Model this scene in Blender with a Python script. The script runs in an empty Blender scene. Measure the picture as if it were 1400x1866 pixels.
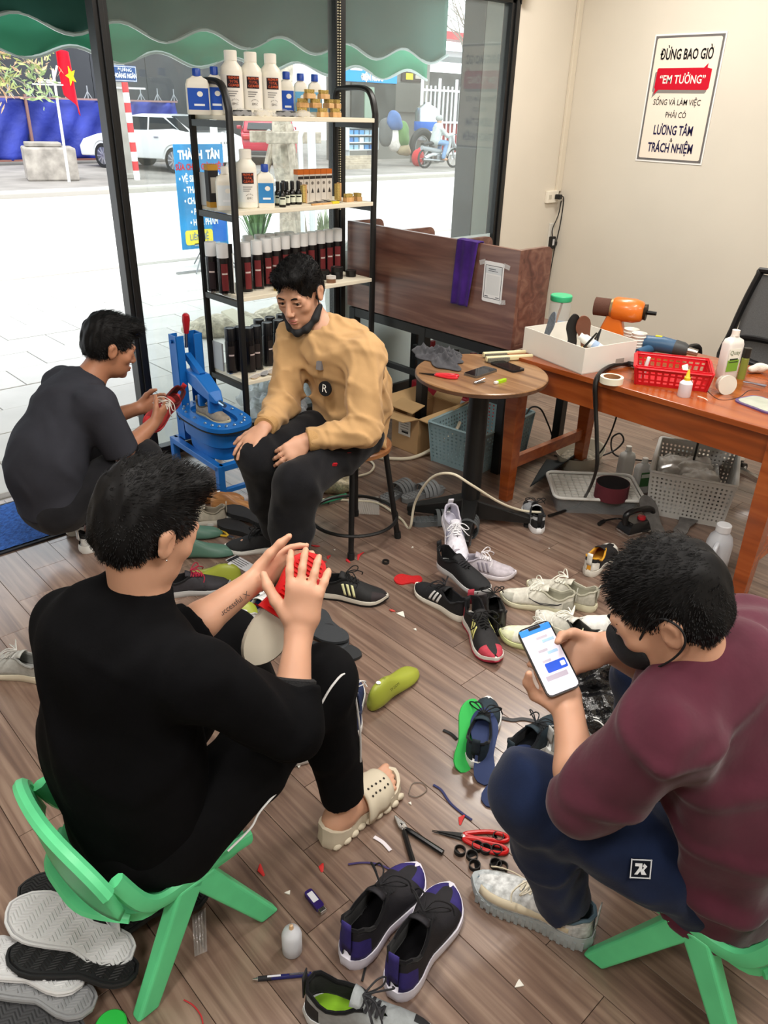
import bpy, bmesh, math, random
import numpy as np
from mathutils import Vector, Matrix, Euler

random.seed(7)
np.random.seed(7)
SC = bpy.context.scene
COL = SC.collection
PI = math.pi

# ------------------------------------------------------------------ camera
F_PX, CX, CY, CAM_H = 1404.0, 700.0, 933.0, 1.75
_n = Vector((622 - CX, 3608 - CY, F_PX)).normalized()
_b = Vector((-789 - CX, 152 - CY, F_PX)); _b = (_b - _n * _b.dot(_n)).normalized()
_u = -_n
_a = _b.cross(_u)
if _a.x < 0: _a = -_a
CAMR = Matrix((_a, _b, _u))            # world = CAMR @ (x right, y down, z forward)
cam = bpy.data.cameras.new('camera')
cam_ob = bpy.data.objects.new('camera', cam); COL.objects.link(cam_ob)
cam.sensor_fit = 'HORIZONTAL'; cam.sensor_width = 36.0
cam.lens = 36.0 * F_PX / 1400.0
cam.clip_start = 0.05; cam.clip_end = 300
_m = CAMR @ Matrix(((1, 0, 0), (0, -1, 0), (0, 0, -1)))
cam_ob.matrix_world = Matrix.Translation((0, 0, CAM_H)) @ _m.to_4x4()
SC.camera = cam_ob

# ------------------------------------------------------------------ world, light, exposure
SC.view_settings.view_transform = 'Standard'
SC.view_settings.look = 'None'
SC.view_settings.exposure = 0.0
SC.view_settings.gamma = 1.0
SC.view_settings.use_curve_mapping = False
SC.cycles.max_bounces = 8
SC.cycles.diffuse_bounces = 4
SC.cycles.caustics_reflective = False
SC.cycles.caustics_refractive = False
SC.cycles.sample_clamp_indirect = 6.0
world = bpy.data.worlds.new('overcast_sky'); SC.world = world
world.use_nodes = True
bg = world.node_tree.nodes['Background']
bg.inputs[0].default_value = (0.90, 0.95, 1.0, 1)
bg.inputs[1].default_value = 3.4
sun = bpy.data.lights.new('hazy_sun', 'SUN'); sun.energy = 2.2; sun.angle = math.radians(30)
sun.color = (1.0, 0.97, 0.92)
sun_ob = bpy.data.objects.new('hazy_sun', sun); COL.objects.link(sun_ob)
sun_ob.rotation_euler = Vector((0.55, 0.65, -1.25)).to_track_quat('-Z', 'Y').to_euler()
def ceiling_lamp(x, y, sx, sy, power):
    l = bpy.data.lights.new('ceiling_panel_light', 'AREA'); l.shape = 'RECTANGLE'
    l.size = sx; l.size_y = sy; l.energy = power; l.color = (1.0, 0.955, 0.89)
    o = bpy.data.objects.new('ceiling_panel_light', l); COL.objects.link(o)
    o.location = (x, y, 2.97)
LAMPS = [(0.6, 1.5), (2.6, 1.0), (0.9, -0.6), (3.2, -0.9), (-1.2, 0.2), (4.0, 2.6)]
for x, y in LAMPS:
    ceiling_lamp(x, y, 1.1, 0.35, 46)

# pixel of the photograph -> point of the place, at a known height or on a known wall plane
def _ray(px, py): return CAMR @ Vector((px - CX, py - CY, F_PX))
def fl(px, py, z=0.0):
    d = _ray(px, py); return Vector((0, 0, CAM_H)) + d * ((z - CAM_H) / d.z)
def atx(px, py, x):
    d = _ray(px, py); return Vector((0, 0, CAM_H)) + d * (x / d.x)
def aty(px, py, y):
    d = _ray(px, py); return Vector((0, 0, CAM_H)) + d * (y / d.y)

# ------------------------------------------------------------------ materials
def lin(h):
    if not isinstance(h, str): return tuple(h)[:3]
    h = h.lstrip('#'); c = [int(h[i:i + 2], 16) / 255 for i in (0, 2, 4)]
    return tuple(v / 12.92 if v <= .04045 else ((v + .055) / 1.055) ** 2.4 for v in c)
_mats = {}
def mat(key, col='#888888', rough=.5, metal=0., var=0., vs=8., bump=0., bs=60., spec=.5, trans=0., ior=1.45,
        alpha=1., coat=0., emit=0., sss=0., stretch=None, sheen=0., detail=3., bd=.004, col2=None):
    if key in _mats: return _mats[key]
    m = bpy.data.materials.new(key); m.use_nodes = True
    nt = m.node_tree; p = nt.nodes['Principled BSDF']; L = nt.links.new
    c = lin(col)
    p.inputs['Base Color'].default_value = (*c, 1)
    p.inputs['Roughness'].default_value = rough
    p.inputs['Metallic'].default_value = metal
    p.inputs['Specular IOR Level'].default_value = spec
    p.inputs['IOR'].default_value = ior
    p.inputs['Transmission Weight'].default_value = trans
    p.inputs['Alpha'].default_value = alpha
    p.inputs['Coat Weight'].default_value = coat
    p.inputs['Sheen Weight'].default_value = sheen
    if sss:
        p.inputs['Subsurface Weight'].default_value = sss
        p.inputs['Subsurface Radius'].default_value = (.012, .005, .003)
        p.inputs['Subsurface Scale'].default_value = 1.0
    if emit:
        p.inputs['Emission Color'].default_value = (*c, 1); p.inputs['Emission Strength'].default_value = emit
    if var or bump or col2:
        tc = nt.nodes.new('ShaderNodeTexCoord'); src = tc.outputs['Object']
        if stretch:
            mp = nt.nodes.new('ShaderNodeMapping'); mp.inputs['Scale'].default_value = stretch
            L(src, mp.inputs[0]); src = mp.outputs[0]
        if var or col2:
            n = nt.nodes.new('ShaderNodeTexNoise'); n.inputs['Scale'].default_value = vs; n.inputs['Detail'].default_value = detail
            L(src, n.inputs['Vector'])
            r = nt.nodes.new('ShaderNodeValToRGB')
            c2 = lin(col2) if col2 else None
            lo = tuple(x * (1 - var) for x in c); hi = c2 if c2 else tuple(min(1, x * (1 + var)) for x in c)
            r.color_ramp.elements[0].position = .32; r.color_ramp.elements[1].position = .68
            r.color_ramp.elements[0].color = (*lo, 1); r.color_ramp.elements[1].color = (*hi, 1)
            L(n.outputs['Fac'], r.inputs[0]); L(r.outputs[0], p.inputs['Base Color'])
        if bump:
            n2 = nt.nodes.new('ShaderNodeTexNoise'); n2.inputs['Scale'].default_value = bs; n2.inputs['Detail'].default_value = 4
            L(src, n2.inputs['Vector'])
            bn = nt.nodes.new('ShaderNodeBump'); bn.inputs['Strength'].default_value = bump; bn.inputs['Distance'].default_value = bd
            L(n2.outputs['Fac'], bn.inputs['Height']); L(bn.outputs[0], p.inputs['Normal'])
    _mats[key] = m
    return m

def wood(key, c1, c2, c3, scale=(18, 1.6, 18), rough=.35, rnd=.12, coat=0., bump=.08):
    """streaky timber; every object shifts a little in tone (Object Info > Random)"""
    if key in _mats: return _mats[key]
    m = bpy.data.materials.new(key); m.use_nodes = True
    nt = m.node_tree; p = nt.nodes['Principled BSDF']; L = nt.links.new; N = nt.nodes.new
    tc = N('ShaderNodeTexCoord'); oi = N('ShaderNodeObjectInfo')
    add = N('ShaderNodeVectorMath'); add.operation = 'ADD'
    mul = N('ShaderNodeVectorMath'); mul.operation = 'SCALE'; mul.inputs['Scale'].default_value = 37.
    cmb = N('ShaderNodeCombineXYZ')
    for i in range(3): L(oi.outputs['Random'], cmb.inputs[i])
    L(cmb.outputs[0], mul.inputs[0]); L(tc.outputs['Object'], add.inputs[0]); L(mul.outputs[0], add.inputs[1])
    mp = N('ShaderNodeMapping'); mp.inputs['Scale'].default_value = scale; L(add.outputs[0], mp.inputs[0])
    n = N('ShaderNodeTexNoise'); n.inputs['Scale'].default_value = 1.; n.inputs['Detail'].default_value = 6; n.inputs['Distortion'].default_value = 1.2
    L(mp.outputs[0], n.inputs['Vector'])
    r = N('ShaderNodeValToRGB'); e = r.color_ramp.elements
    e[0].position = .3; e[0].color = (*lin(c1), 1); e[1].position = .72; e[1].color = (*lin(c3), 1)
    k = e.new(.5); k.color = (*lin(c2), 1)
    L(n.outputs['Fac'], r.inputs[0])
    hs = N('ShaderNodeHueSaturation'); mr = N('ShaderNodeMapRange')
    mr.inputs['To Min'].default_value = 1 - rnd; mr.inputs['To Max'].default_value = 1 + rnd
    L(oi.outputs['Random'], mr.inputs[0]); L(mr.outputs[0], hs.inputs['Value']); L(r.outputs[0], hs.inputs['Color'])
    L(hs.outputs[0], p.inputs['Base Color'])
    p.inputs['Roughness'].default_value = rough; p.inputs['Coat Weight'].default_value = coat
    p.inputs['Coat Roughness'].default_value = .18
    bn = N('ShaderNodeBump'); bn.inputs['Strength'].default_value = bump; bn.inputs['Distance'].default_value = .002
    L(n.outputs['Fac'], bn.inputs['Height']); L(bn.outputs[0], p.inputs['Normal'])
    _mats[key] = m
    return m

def P(name, hexc, rough=.45, **k): return mat(name + hexc + str(rough), hexc, rough, **k)
def plastic(h, rough=.35): return P('plastic', h, rough)
def cloth(h, var=.12, bump=.25): return P('cloth', h, .92, var=var, vs=14, bump=bump, bs=220, spec=.15, sheen=.1, bd=.0015)
def paint(h, rough=.4): return P('paint', h, rough)
def metal(h='#b9b9b9', rough=.3): return P('metal', h, rough, metal=1.)
def rubber(h='#17171a', rough=.7): return P('rubber', h, rough, bump=.15, bs=200, bd=.001)
def printed(h): return P('print', h, .6, spec=.2)
def clear(h='#ffffff', a=.35, rough=.15): return mat('clear%s%.2f' % (h, a), h, rough, alpha=a)

# ------------------------------------------------------------------ mesh building
class MB:
    def __init__(s): s.v = []; s.f = []; s.mi = []
    def add(s, vs, fs, M=None, m=0):
        o = len(s.v)
        if M is not None: vs = [M @ Vector(v) for v in vs]
        s.v += [tuple(v) for v in vs]
        s.f += [tuple(i + o for i in f) for f in fs]; s.mi += [m] * len(fs)
        return s
    def box(s, c, d, M=None, m=0, rot=None):
        x, y, z = d[0] / 2, d[1] / 2, d[2] / 2
        vs = [Vector((sx * x, sy * y, sz * z)) for sz in (-1, 1) for sy in (-1, 1) for sx in (-1, 1)]
        if rot is not None:
            R = rot if isinstance(rot, Matrix) else Euler(rot).to_matrix()
            vs = [R @ v for v in vs]
        vs = [v + Vector(c) for v in vs]
        return s.add(vs, [(0, 2, 3, 1), (4, 5, 7, 6), (0, 1, 5, 4), (2, 6, 7, 3), (0, 4, 6, 2), (1, 3, 7, 5)], M, m)
    def bar(s, p0, p1, w, t, up=(0, 0, 1), M=None, m=0):
        """rectangular bar from p0 to p1, w across, t along 'up'"""
        p0, p1 = Vector(p0), Vector(p1); d = (p1 - p0); z = d.normalized(); u = Vector(up)
        if abs(z.dot(u)) > .98: u = Vector((0, 1, 0))
        x = u.cross(z).normalized(); y = z.cross(x)
        vs = [q + x * (sx * w / 2) + y * (sy * t / 2) for q in (p0, p1) for sy in (-1, 1) for sx in (-1, 1)]
        return s.add(vs, [(0, 2, 3, 1), (4, 5, 7, 6), (0, 1, 5, 4), (2, 6, 7, 3), (0, 4, 6, 2), (1, 3, 7, 5)], M, m)
    def tube(s, p0, p1, r0, r1=None, n=12, M=None, m=0, caps=True):
        if r1 is None: r1 = r0
        return s.path([p0, p1], [r0, r1], n, M=M, m=m, caps=caps)
    def path(s, pts, r, n=8, closed=False, M=None, m=0, caps=True, flat=None):
        pts = [Vector(p) for p in pts]; k = len(pts)
        rs = list(r) if hasattr(r, '__len__') else [r] * k
        vs = []; nrm = None
        for i, p in enumerate(pts):
            a = pts[(i - 1) % k] if (closed or i > 0) else p
            b = pts[(i + 1) % k] if (closed or i < k - 1) else p
            t = (b - a)
            t = t.normalized() if t.length > 1e-9 else Vector((0, 0, 1))
            if nrm is None:
                nrm = t.orthogonal() if flat is None else (Vector(flat) - t * t.dot(Vector(flat)))
            nrm = (nrm - t * nrm.dot(t))
            nrm = nrm.normalized() if nrm.length > 1e-6 else t.orthogonal().normalized()
            bi = t.cross(nrm)
            rr = rs[i]
            ra, rb = rr if isinstance(rr, tuple) else (rr, rr)
            for j in range(n):
                an = 2 * PI * j / n
                vs.append(p + nrm * (ra * math.cos(an)) + bi * (rb * math.sin(an)))
        fs = []
        for i in range(k if closed else k - 1):
            i2 = (i + 1) % k
            for j in range(n):
                j2 = (j + 1) % n
                fs.append((i * n + j, i * n + j2, i2 * n + j2, i2 * n + j))
        if caps and not closed:
            fs.append(tuple(range(n))[::-1]); fs.append(tuple((k - 1) * n + j for j in range(n)))
        return s.add(vs, fs, M, m)
    def lathe(s, prof, n=20, M=None, m=0, sx=1., sy=1.):
        vs = []; fs = []; k = len(prof)
        for (r, z) in prof:
            for j in range(n):
                a = 2 * PI * j / n; vs.append((r * sx * math.cos(a), r * sy * math.sin(a), z))
        for i in range(k - 1):
            for j in range(n):
                j2 = (j + 1) % n; fs.append((i * n + j, i * n + j2, (i + 1) * n + j2, (i + 1) * n + j))
        if prof[0][0] > 1e-6: fs.append(tuple(range(n))[::-1])
        if prof[-1][0] > 1e-6: fs.append(tuple((k - 1) * n + j for j in range(n)))
        return s.add(vs, fs, M, m)
    def prism(s, out, z0, z1, M=None, m=0, top=None):
        n = len(out); top = top or out
        vs = [(x, y, z0) for x, y in out] + [(x, y, z1) for x, y in top]
        fs = [tuple(range(n))[::-1], tuple(range(n, 2 * n))]
        fs += [(i, (i + 1) % n, n + (i + 1) % n, n + i) for i in range(n)]
        return s.add(vs, fs, M, m)
    def loft(s, rings, M=None, m=0, caps=True, closed_ring=True):
        n = len(rings[0]); vs = [v for r in rings for v in r]; fs = []
        for i in range(len(rings) - 1):
            for j in range(n if closed_ring else n - 1):
                j2 = (j + 1) % n; fs.append((i * n + j, i * n + j2, (i + 1) * n + j2, (i + 1) * n + j))
        if caps and closed_ring:
            fs.append(tuple(range(n))[::-1]); fs.append(tuple((len(rings) - 1) * n + j for j in range(n)))
        return s.add(vs, fs, M, m)
    def sheet(s, fn, nu, nv, M=None, m=0):
        vs = [fn(i / nu, j / nv) for i in range(nu + 1) for j in range(nv + 1)]
        w = nv + 1
        fs = [(i * w + j, (i + 1) * w + j, (i + 1) * w + j + 1, i * w + j + 1) for i in range(nu) for j in range(nv)]
        return s.add(vs, fs, M, m)
    def ball(s, c, r, n=12, k=8, M=None, m=0):
        r = Vector(r) if hasattr(r, '__len__') else Vector((r, r, r)); c = Vector(c)
        vs = [c + Vector((0, 0, -r.z))]
        for i in range(1, k):
            a = PI * i / k - PI / 2
            for j in range(n):
                b = 2 * PI * j / n
                vs.append(c + Vector((r.x * math.cos(a) * math.cos(b), r.y * math.cos(a) * math.sin(b), r.z * math.sin(a))))
        vs.append(c + Vector((0, 0, r.z))); fs = []
        for j in range(n):
            j2 = (j + 1) % n
            fs.append((0, 1 + j2, 1 + j)); L0 = 1 + (k - 2) * n
            fs.append((len(vs) - 1, L0 + j, L0 + j2))
            for i in range(k - 2):
                fs.append((1 + i * n + j, 1 + i * n + j2, 1 + (i + 1) * n + j2, 1 + (i + 1) * n + j))
        return s.add(vs, fs, M, m)
    def build(s, name, mats, parent=None, smooth=35, bevel=0., seg=2, sub=0, solid=0., off=-1., matoff=0, label=None, fixn=True):
        me = bpy.data.meshes.new(name); me.from_pydata(s.v, [], s.f); me.validate()
        if not isinstance(mats, (list, tuple)): mats = [mats]
        for mm in mats: me.materials.append(mm)
        if len(mats) > 1 and len(me.polygons) == len(s.mi): me.polygons.foreach_set('material_index', s.mi)
        if fixn or bevel:
            bm = bmesh.new(); bm.from_mesh(me)
            if fixn: bmesh.ops.recalc_face_normals(bm, faces=bm.faces)
            if bevel:
                es = [e for e in bm.edges if len(e.link_faces) == 2 and e.calc_face_angle(0) > .6]
                bmesh.ops.bevel(bm, geom=es, offset=bevel, segments=seg, profile=.5, affect='EDGES', clamp_overlap=True)
            bm.to_mesh(me); bm.free()
        ob = bpy.data.objects.new(name, me); COL.objects.link(ob)
        if smooth:
            me.shade_smooth()
            if smooth < 180: me.set_sharp_from_angle(angle=math.radians(smooth))
        if solid:
            md = ob.modifiers.new('thickness', 'SOLIDIFY'); md.thickness = solid; md.offset = off; md.material_offset = matoff; md.material_offset_rim = 0
        if sub:
            md = ob.modifiers.new('smooth', 'SUBSURF'); md.levels = sub; md.render_levels = sub
        if parent is not None: ob.parent = parent
        if label: ob['label'] = label
        return ob

def tag(o, label, cat, group=None, kind=None):
    if label: o['label'] = label
    if cat: o['category'] = cat
    if group: o['group'] = group
    if kind: o['kind'] = kind
    return o
def struct(o): o['kind'] = 'structure'; return o
def thing(name, label, cat, loc=(0, 0, 0), rot=0., group=None, M=None):
    o = bpy.data.objects.new(name, None); COL.objects.link(o); o.empty_display_size = .05
    if M is not None: o.matrix_world = M
    else:
        o.location = loc
        o.rotation_euler = (0, 0, rot) if not hasattr(rot, '__len__') else rot
    return tag(o, label, cat, group)
def copy_tree(o, parent=None):
    c = o.copy(); COL.objects.link(c); c.parent = parent
    for ch in o.children: copy_tree(ch, c)
    return c
def dup(o, label, loc=None, rot=None, group=None):
    c = copy_tree(o); c['label'] = label
    if loc is not None: c.location = loc
    if rot is not None: c.rotation_euler = (0, 0, rot) if not hasattr(rot, '__len__') else rot
    if group: c['group'] = group
    return c
def T(x=0, y=0, z=0): return Matrix.Translation((x, y, z))
def RX(a): return Matrix.Rotation(a, 4, 'X')
def RY(a): return Matrix.Rotation(a, 4, 'Y')
def RZ(a): return Matrix.Rotation(a, 4, 'Z')
def frame(o, x, z):
    """matrix with origin o, x axis along x, z axis near z"""
    x = Vector(x).normalized(); z = Vector(z); y = z.cross(x).normalized(); z = x.cross(y)
    return Matrix(((x.x, y.x, z.x, o[0]), (x.y, y.y, z.y, o[1]), (x.z, y.z, z.z, o[2]), (0, 0, 0, 1)))
def ang(p, q): return math.atan2(q[1] - p[1], q[0] - p[0])
def smooth_pts(pts, n=6, closed=False):
    """Catmull-Rom through the points"""
    p = [Vector(q) for q in pts]; k = len(p); out = []
    for i in range(k if closed else k - 1):
        g = lambda j: p[j % k] if closed else p[max(0, min(k - 1, j))]
        a, b, c, d = g(i - 1), g(i), g(i + 1), g(i + 2)
        for q in range(n):
            t = q / n
            out.append(.5 * ((2 * b) + (c - a) * t + (2 * a - 5 * b + 4 * c - d) * t * t + (3 * b - a - 3 * c + d) * t ** 3))
    if not closed: out.append(p[-1])
    return out
def rrect(w, h, r, n=4, cx=0., cy=0.):
    out = []
    for (sx, sy, a0) in ((1, 1, 0), (-1, 1, PI / 2), (-1, -1, PI), (1, -1, 1.5 * PI)):
        for i in range(n + 1):
            a = a0 + PI / 2 * i / n
            out.append((cx + sx * (w / 2 - r) + r * math.cos(a), cy + sy * (h / 2 - r) + r * math.sin(a)))
    return out
def text(name, s, size, m, parent, M, depth=0., sx=1., bold=0., align='CENTER', label=None, shear=0.):
    cu = bpy.data.curves.new(name, 'FONT'); cu.body = s; cu.size = size; cu.align_x = align; cu.align_y = 'CENTER'
    cu.extrude = depth; cu.offset = bold; cu.resolution_u = 2; cu.shear = shear
    to = bpy.data.objects.new(name, cu); COL.objects.link(to)
    me = bpy.data.meshes.new_from_object(to.evaluated_get(bpy.context.evaluated_depsgraph_get()))
    bpy.data.objects.remove(to); bpy.data.curves.remove(cu)
    me.name = name
    me.transform(M @ Matrix.Diagonal((sx, 1, 1, 1)))
    me.materials.clear(); me.materials.append(m)
    o = bpy.data.objects.new(name, me); COL.objects.link(o); o.parent = parent
    if label: o['label'] = label
    return o

# ------------------------------------------------------------------ signed-distance sculpting (bodies, clothes, soft things)
def cone(p0, p1, r0, r1=None, k=.02, flat=None, f=1., cap=False, cap0=False, op=1):
    return dict(t='c', a=np.array(p0, np.float32), b=np.array(p1, np.float32), r0=r0, r1=r0 if r1 is None else r1, k=k,
                w=None if flat is None else np.array(Vector(flat).normalized(), np.float32), f=f, cap=cap, cap0=cap0, op=op)
def ell(c, r, R=None, k=.02, op=1):
    return dict(t='e', c=np.array(c, np.float32), r=np.array(r, np.float32), R=None if R is None else np.array(R, np.float32), k=k, op=op)
def plane_cut(c, n, rad, k=.004):
    return dict(t='p', c=np.array(c, np.float32), n=np.array(Vector(n).normalized(), np.float32), rad=rad, k=k, op=-1)
def _bounds(p):
    if p['t'] == 'c':
        r = max(p['r0'], p['r1']) * max(1., p['f']); return np.minimum(p['a'], p['b']) - r, np.maximum(p['a'], p['b']) + r
    if p['t'] == 'e':
        r = p['r'].max() if p['R'] is not None else p['r']; return p['c'] - r, p['c'] + r
    return p['c'] - p['rad'], p['c'] + p['rad']
def sdf_eval(prims, h, fold=None):
    add = [p for p in prims if p['op'] > 0]
    lo = np.min([_bounds(p)[0] for p in add], 0) - 4 * h; hi = np.max([_bounds(p)[1] for p in add], 0) + 4 * h
    n = np.ceil((hi - lo) / h).astype(int) + 1
    G = np.full(n, .5, np.float32)
    ax = [lo[i] + h * np.arange(n[i], dtype=np.float32) for i in range(3)]
    for p in prims:
        b0, b1 = _bounds(p); mg = p['k'] + 3 * h
        i0 = np.maximum(np.floor((b0 - mg - lo) / h).astype(int), 0); i1 = np.minimum(np.ceil((b1 + mg - lo) / h).astype(int) + 1, n)
        if (i1 <= i0).any(): continue
        sl = tuple(slice(i0[i], i1[i]) for i in range(3))
        X, Y, Z = np.meshgrid(ax[0][sl[0]], ax[1][sl[1]], ax[2][sl[2]], indexing='ij', sparse=False)
        Q = np.stack([X, Y, Z], -1)
        if p['t'] == 'c':
            a, b = p['a'], p['b']
            q = Q - a; ba = b - a; dn = float(ba @ ba) + 1e-12
            t = np.clip((q @ ba) / dn, 0, 1)
            v = q - t[..., None] * ba
            if p['w'] is not None:
                v = v + ((v @ p['w']) * (1 / p['f'] - 1))[..., None] * p['w']
            d = np.sqrt((v * v).sum(-1)) - (p['r0'] + (p['r1'] - p['r0']) * t)
            if p['w'] is not None: d = d * min(1., p['f'] ** .5)
            L = math.sqrt(dn)
            if p['cap']: d = np.maximum(d, (q @ ba) / L - L)
            if p['cap0']: d = np.maximum(d, -(q @ ba) / L)
        elif p['t'] == 'e':
            q = Q - p['c']
            if p['R'] is not None: q = q @ p['R']
            qr = q / p['r']; k0 = np.sqrt((qr * qr).sum(-1)); qq = qr / p['r']; k1 = np.sqrt((qq * qq).sum(-1)) + 1e-9
            d = k0 * (k0 - 1) / k1
        else:
            q = Q - p['c']; d = -(q @ p['n'])
            d = np.where((q * q).sum(-1) < p['rad'] ** 2, d, 1.)
        g = G[sl]; k = p['k']
        if p['op'] > 0:
            hh = np.clip(.5 + .5 * (d - g) / k, 0, 1); G[sl] = d * (1 - hh) + g * hh - k * hh * (1 - hh)
        else:
            e = -d; hh = np.clip(.5 - .5 * (e - g) / k, 0, 1); G[sl] = e * (1 - hh) + g * hh + k * hh * (1 - hh)
    if fold is not None:
        X, Y, Z = np.meshgrid(*ax, indexing='ij')
        near = np.abs(G) < .03
        G[near] += fold(X[near], Y[near], Z[near]).astype(np.float32)
    return G, lo, h
def surface_nets(G, lo, h):
    S = G < 0
    n = np.array(G.shape)
    c = np.zeros(n - 1, np.int8)
    for dx in (0, 1):
        for dy in (0, 1):
            for dz in (0, 1):
                c += S[dx:n[0] - 1 + dx, dy:n[1] - 1 + dy, dz:n[2] - 1 + dz]
    act = np.argwhere((c > 0) & (c < 8)); idx = np.full(n - 1, -1, np.int32); idx[tuple(act.T)] = np.arange(len(act))
    acc = np.zeros((len(act), 3), np.float32); cnt = np.zeros(len(act), np.float32)
    cs = [(0, 0, 0), (1, 0, 0), (0, 1, 0), (1, 1, 0), (0, 0, 1), (1, 0, 1), (0, 1, 1), (1, 1, 1)]
    val = [G[act[:, 0] + q[0], act[:, 1] + q[1], act[:, 2] + q[2]] for q in cs]
    for i, j in ((0, 1), (2, 3), (4, 5), (6, 7), (0, 2), (1, 3), (4, 6), (5, 7), (0, 4), (1, 5), (2, 6), (3, 7)):
        a, b = val[i], val[j]; x = (a < 0) != (b < 0)
        t = np.where(x, a / np.where(x, a - b, 1), 0)[:, None]
        pa, pb = np.array(cs[i], np.float32), np.array(cs[j], np.float32)
        acc += np.where(x[:, None], pa + (pb - pa) * t, 0); cnt += x
    V = lo + h * (act + acc / cnt[:, None])
    F = []
    for a in range(3):
        b, d = (a + 1) % 3, (a + 2) % 3
        s0 = [slice(None)] * 3; s1 = [slice(None)] * 3; s0[a] = slice(0, -1); s1[a] = slice(1, None)
        A0, A1 = S[tuple(s0)], S[tuple(s1)]
        e = np.argwhere(A0 != A1)
        e = e[(e[:, b] > 0) & (e[:, d] > 0) & (e[:, b] < n[b] - 1) & (e[:, d] < n[d] - 1)]
        fl_ = A0[tuple(e.T)]
        def g(ob, od):
            q = e.copy(); q[:, b] -= ob; q[:, d] -= od; return idx[tuple(q.T)]
        q = np.stack([g(1, 1), g(0, 1), g(0, 0), g(1, 0)], 1)
        q[~fl_] = q[~fl_][:, ::-1]; F.append(q)
    return V, np.concatenate(F)
def sculpt(name, prims, mats, parent=None, h=.006, fold=None, label=None, relax=1):
    G, lo, hh = sdf_eval(prims, h, fold)
    V, F = surface_nets(G, lo, hh)
    if relax:                                  # light Laplacian smoothing
        for _ in range(relax):
            acc = np.zeros_like(V); cn = np.zeros(len(V), np.float32)
            for i, j in ((0, 1), (1, 2), (2, 3), (3, 0)):
                np.add.at(acc, F[:, i], V[F[:, j]]); np.add.at(cn, F[:, i], 1)
                np.add.at(acc, F[:, j], V[F[:, i]]); np.add.at(cn, F[:, j], 1)
            V = V * .5 + .5 * acc / np.maximum(cn, 1)[:, None]
    me = bpy.data.meshes.new(name)
    me.vertices.add(len(V)); me.vertices.foreach_set('co', V.astype(np.float32).ravel())
    me.loops.add(len(F) * 4); me.loops.foreach_set('vertex_index', F.astype(np.int32).ravel())
    me.polygons.add(len(F)); me.polygons.foreach_set('loop_start', np.arange(0, len(F) * 4, 4, dtype=np.int32))
    me.update(calc_edges=True); me.validate(); me.shade_smooth()
    for mm in (mats if isinstance(mats, (list, tuple)) else [mats]): me.materials.append(mm)
    ob = bpy.data.objects.new(name, me); COL.objects.link(ob)
    if parent is not None: ob.parent = parent
    if label: ob['label'] = label
    return ob
# ================================================================== the room
GY, WX = 3.71, 5.27            # glass front plane, right wall plane
M_PLANK = wood('floor_plank', '#5c483f', '#776053', '#937d6d', scale=(30, 1.5, 30), rough=.33, rnd=.10, bump=.05, coat=.45)
M_WALL = mat('cream_wall', '#dbd3c4', .6, var=.03, vs=1.5, bump=.05, bs=90, bd=.002)
M_BLACK = mat('black_steel', '#141414', .42, metal=.0)
floor = MB().box((1.0, .55, -.055), (8.6, 6.35, .09)).build('floor', mat('floor_screed', '#2a211c', .8), smooth=0)
struct(floor)
PW, PL = .135, .92
def plank_mesh(L):
    return MB().box((0, 0, -.004), (PW - .0014, L - .0014, .008)).build('plank', M_PLANK, floor, smooth=0, bevel=.0008, seg=1)
_pl = plank_mesh(PL); _first = True
for i in range(-2, 41):
    x = .417 - PW / 2 + PW * (i - 3)
    off = (1.675 + [0, .38, .71, .19, .55][(i * 3) % 5]) % PL if (i != 3) else 1.675 % PL
    j0 = -1
    for j in range(-2, 5):
        y0 = off + (j - 1) * PL
        y1 = min(y0 + PL, GY); y0c = max(y0, -.35)
        if y1 - y0c < .1: continue
        yc = (y0c + y1) / 2
        # keep the planks the photograph can see, plus a margin
        d = CAMR.transposed() @ (Vector((x, yc, 0)) - Vector((0, 0, CAM_H)))
        if d.z < .2: continue
        u, v = CX + F_PX * d.x / d.z, CY + F_PX * d.y / d.z
        if u < -650 or u > 2050 or v > 2700: continue
        if _first and abs(y1 - y0c - PL) < 1e-6: o = _pl; _first = False
        elif abs(y1 - y0c - PL) < 1e-6: o = _pl.copy(); COL.objects.link(o)
        else: o = plank_mesh(y1 - y0c)
        o.parent = floor; o.location = (x, yc, 0)
w = struct(MB().box((WX + .06, .55, 1.5), (.12, 6.5, 3.04)).build('wall_right', M_WALL, smooth=0))
wb = MB()
wb.box(((4.565 + WX) / 2, GY + .05, 1.5), (WX - 4.565, .1, 3.0))          # sliver beside the glass
wb.box(((-3.3 + 4.565) / 2, GY + .05, 2.72), (4.565 + 3.3, .1, .56))              # lintel above the glass
wb.box((-1.5, GY + .05, 1.22), (3.6, .1, 2.44))
wb = struct(wb.build('wall_front', M_WALL, smooth=0))
struct(MB().box((1.0, -2.66, 1.5), (8.7, .1, 3.0)).build('wall_rear', M_WALL, smooth=0))
struct(MB().box((-3.33, .55, 1.5), (.1, 6.4, 3.0)).build('wall_left', M_WALL, smooth=0))
struct(MB().box((1.0, .55, 3.04), (8.7, 6.5, .06)).build('ceiling', mat('ceiling_white', '#efece6', .8), smooth=0))
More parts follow.
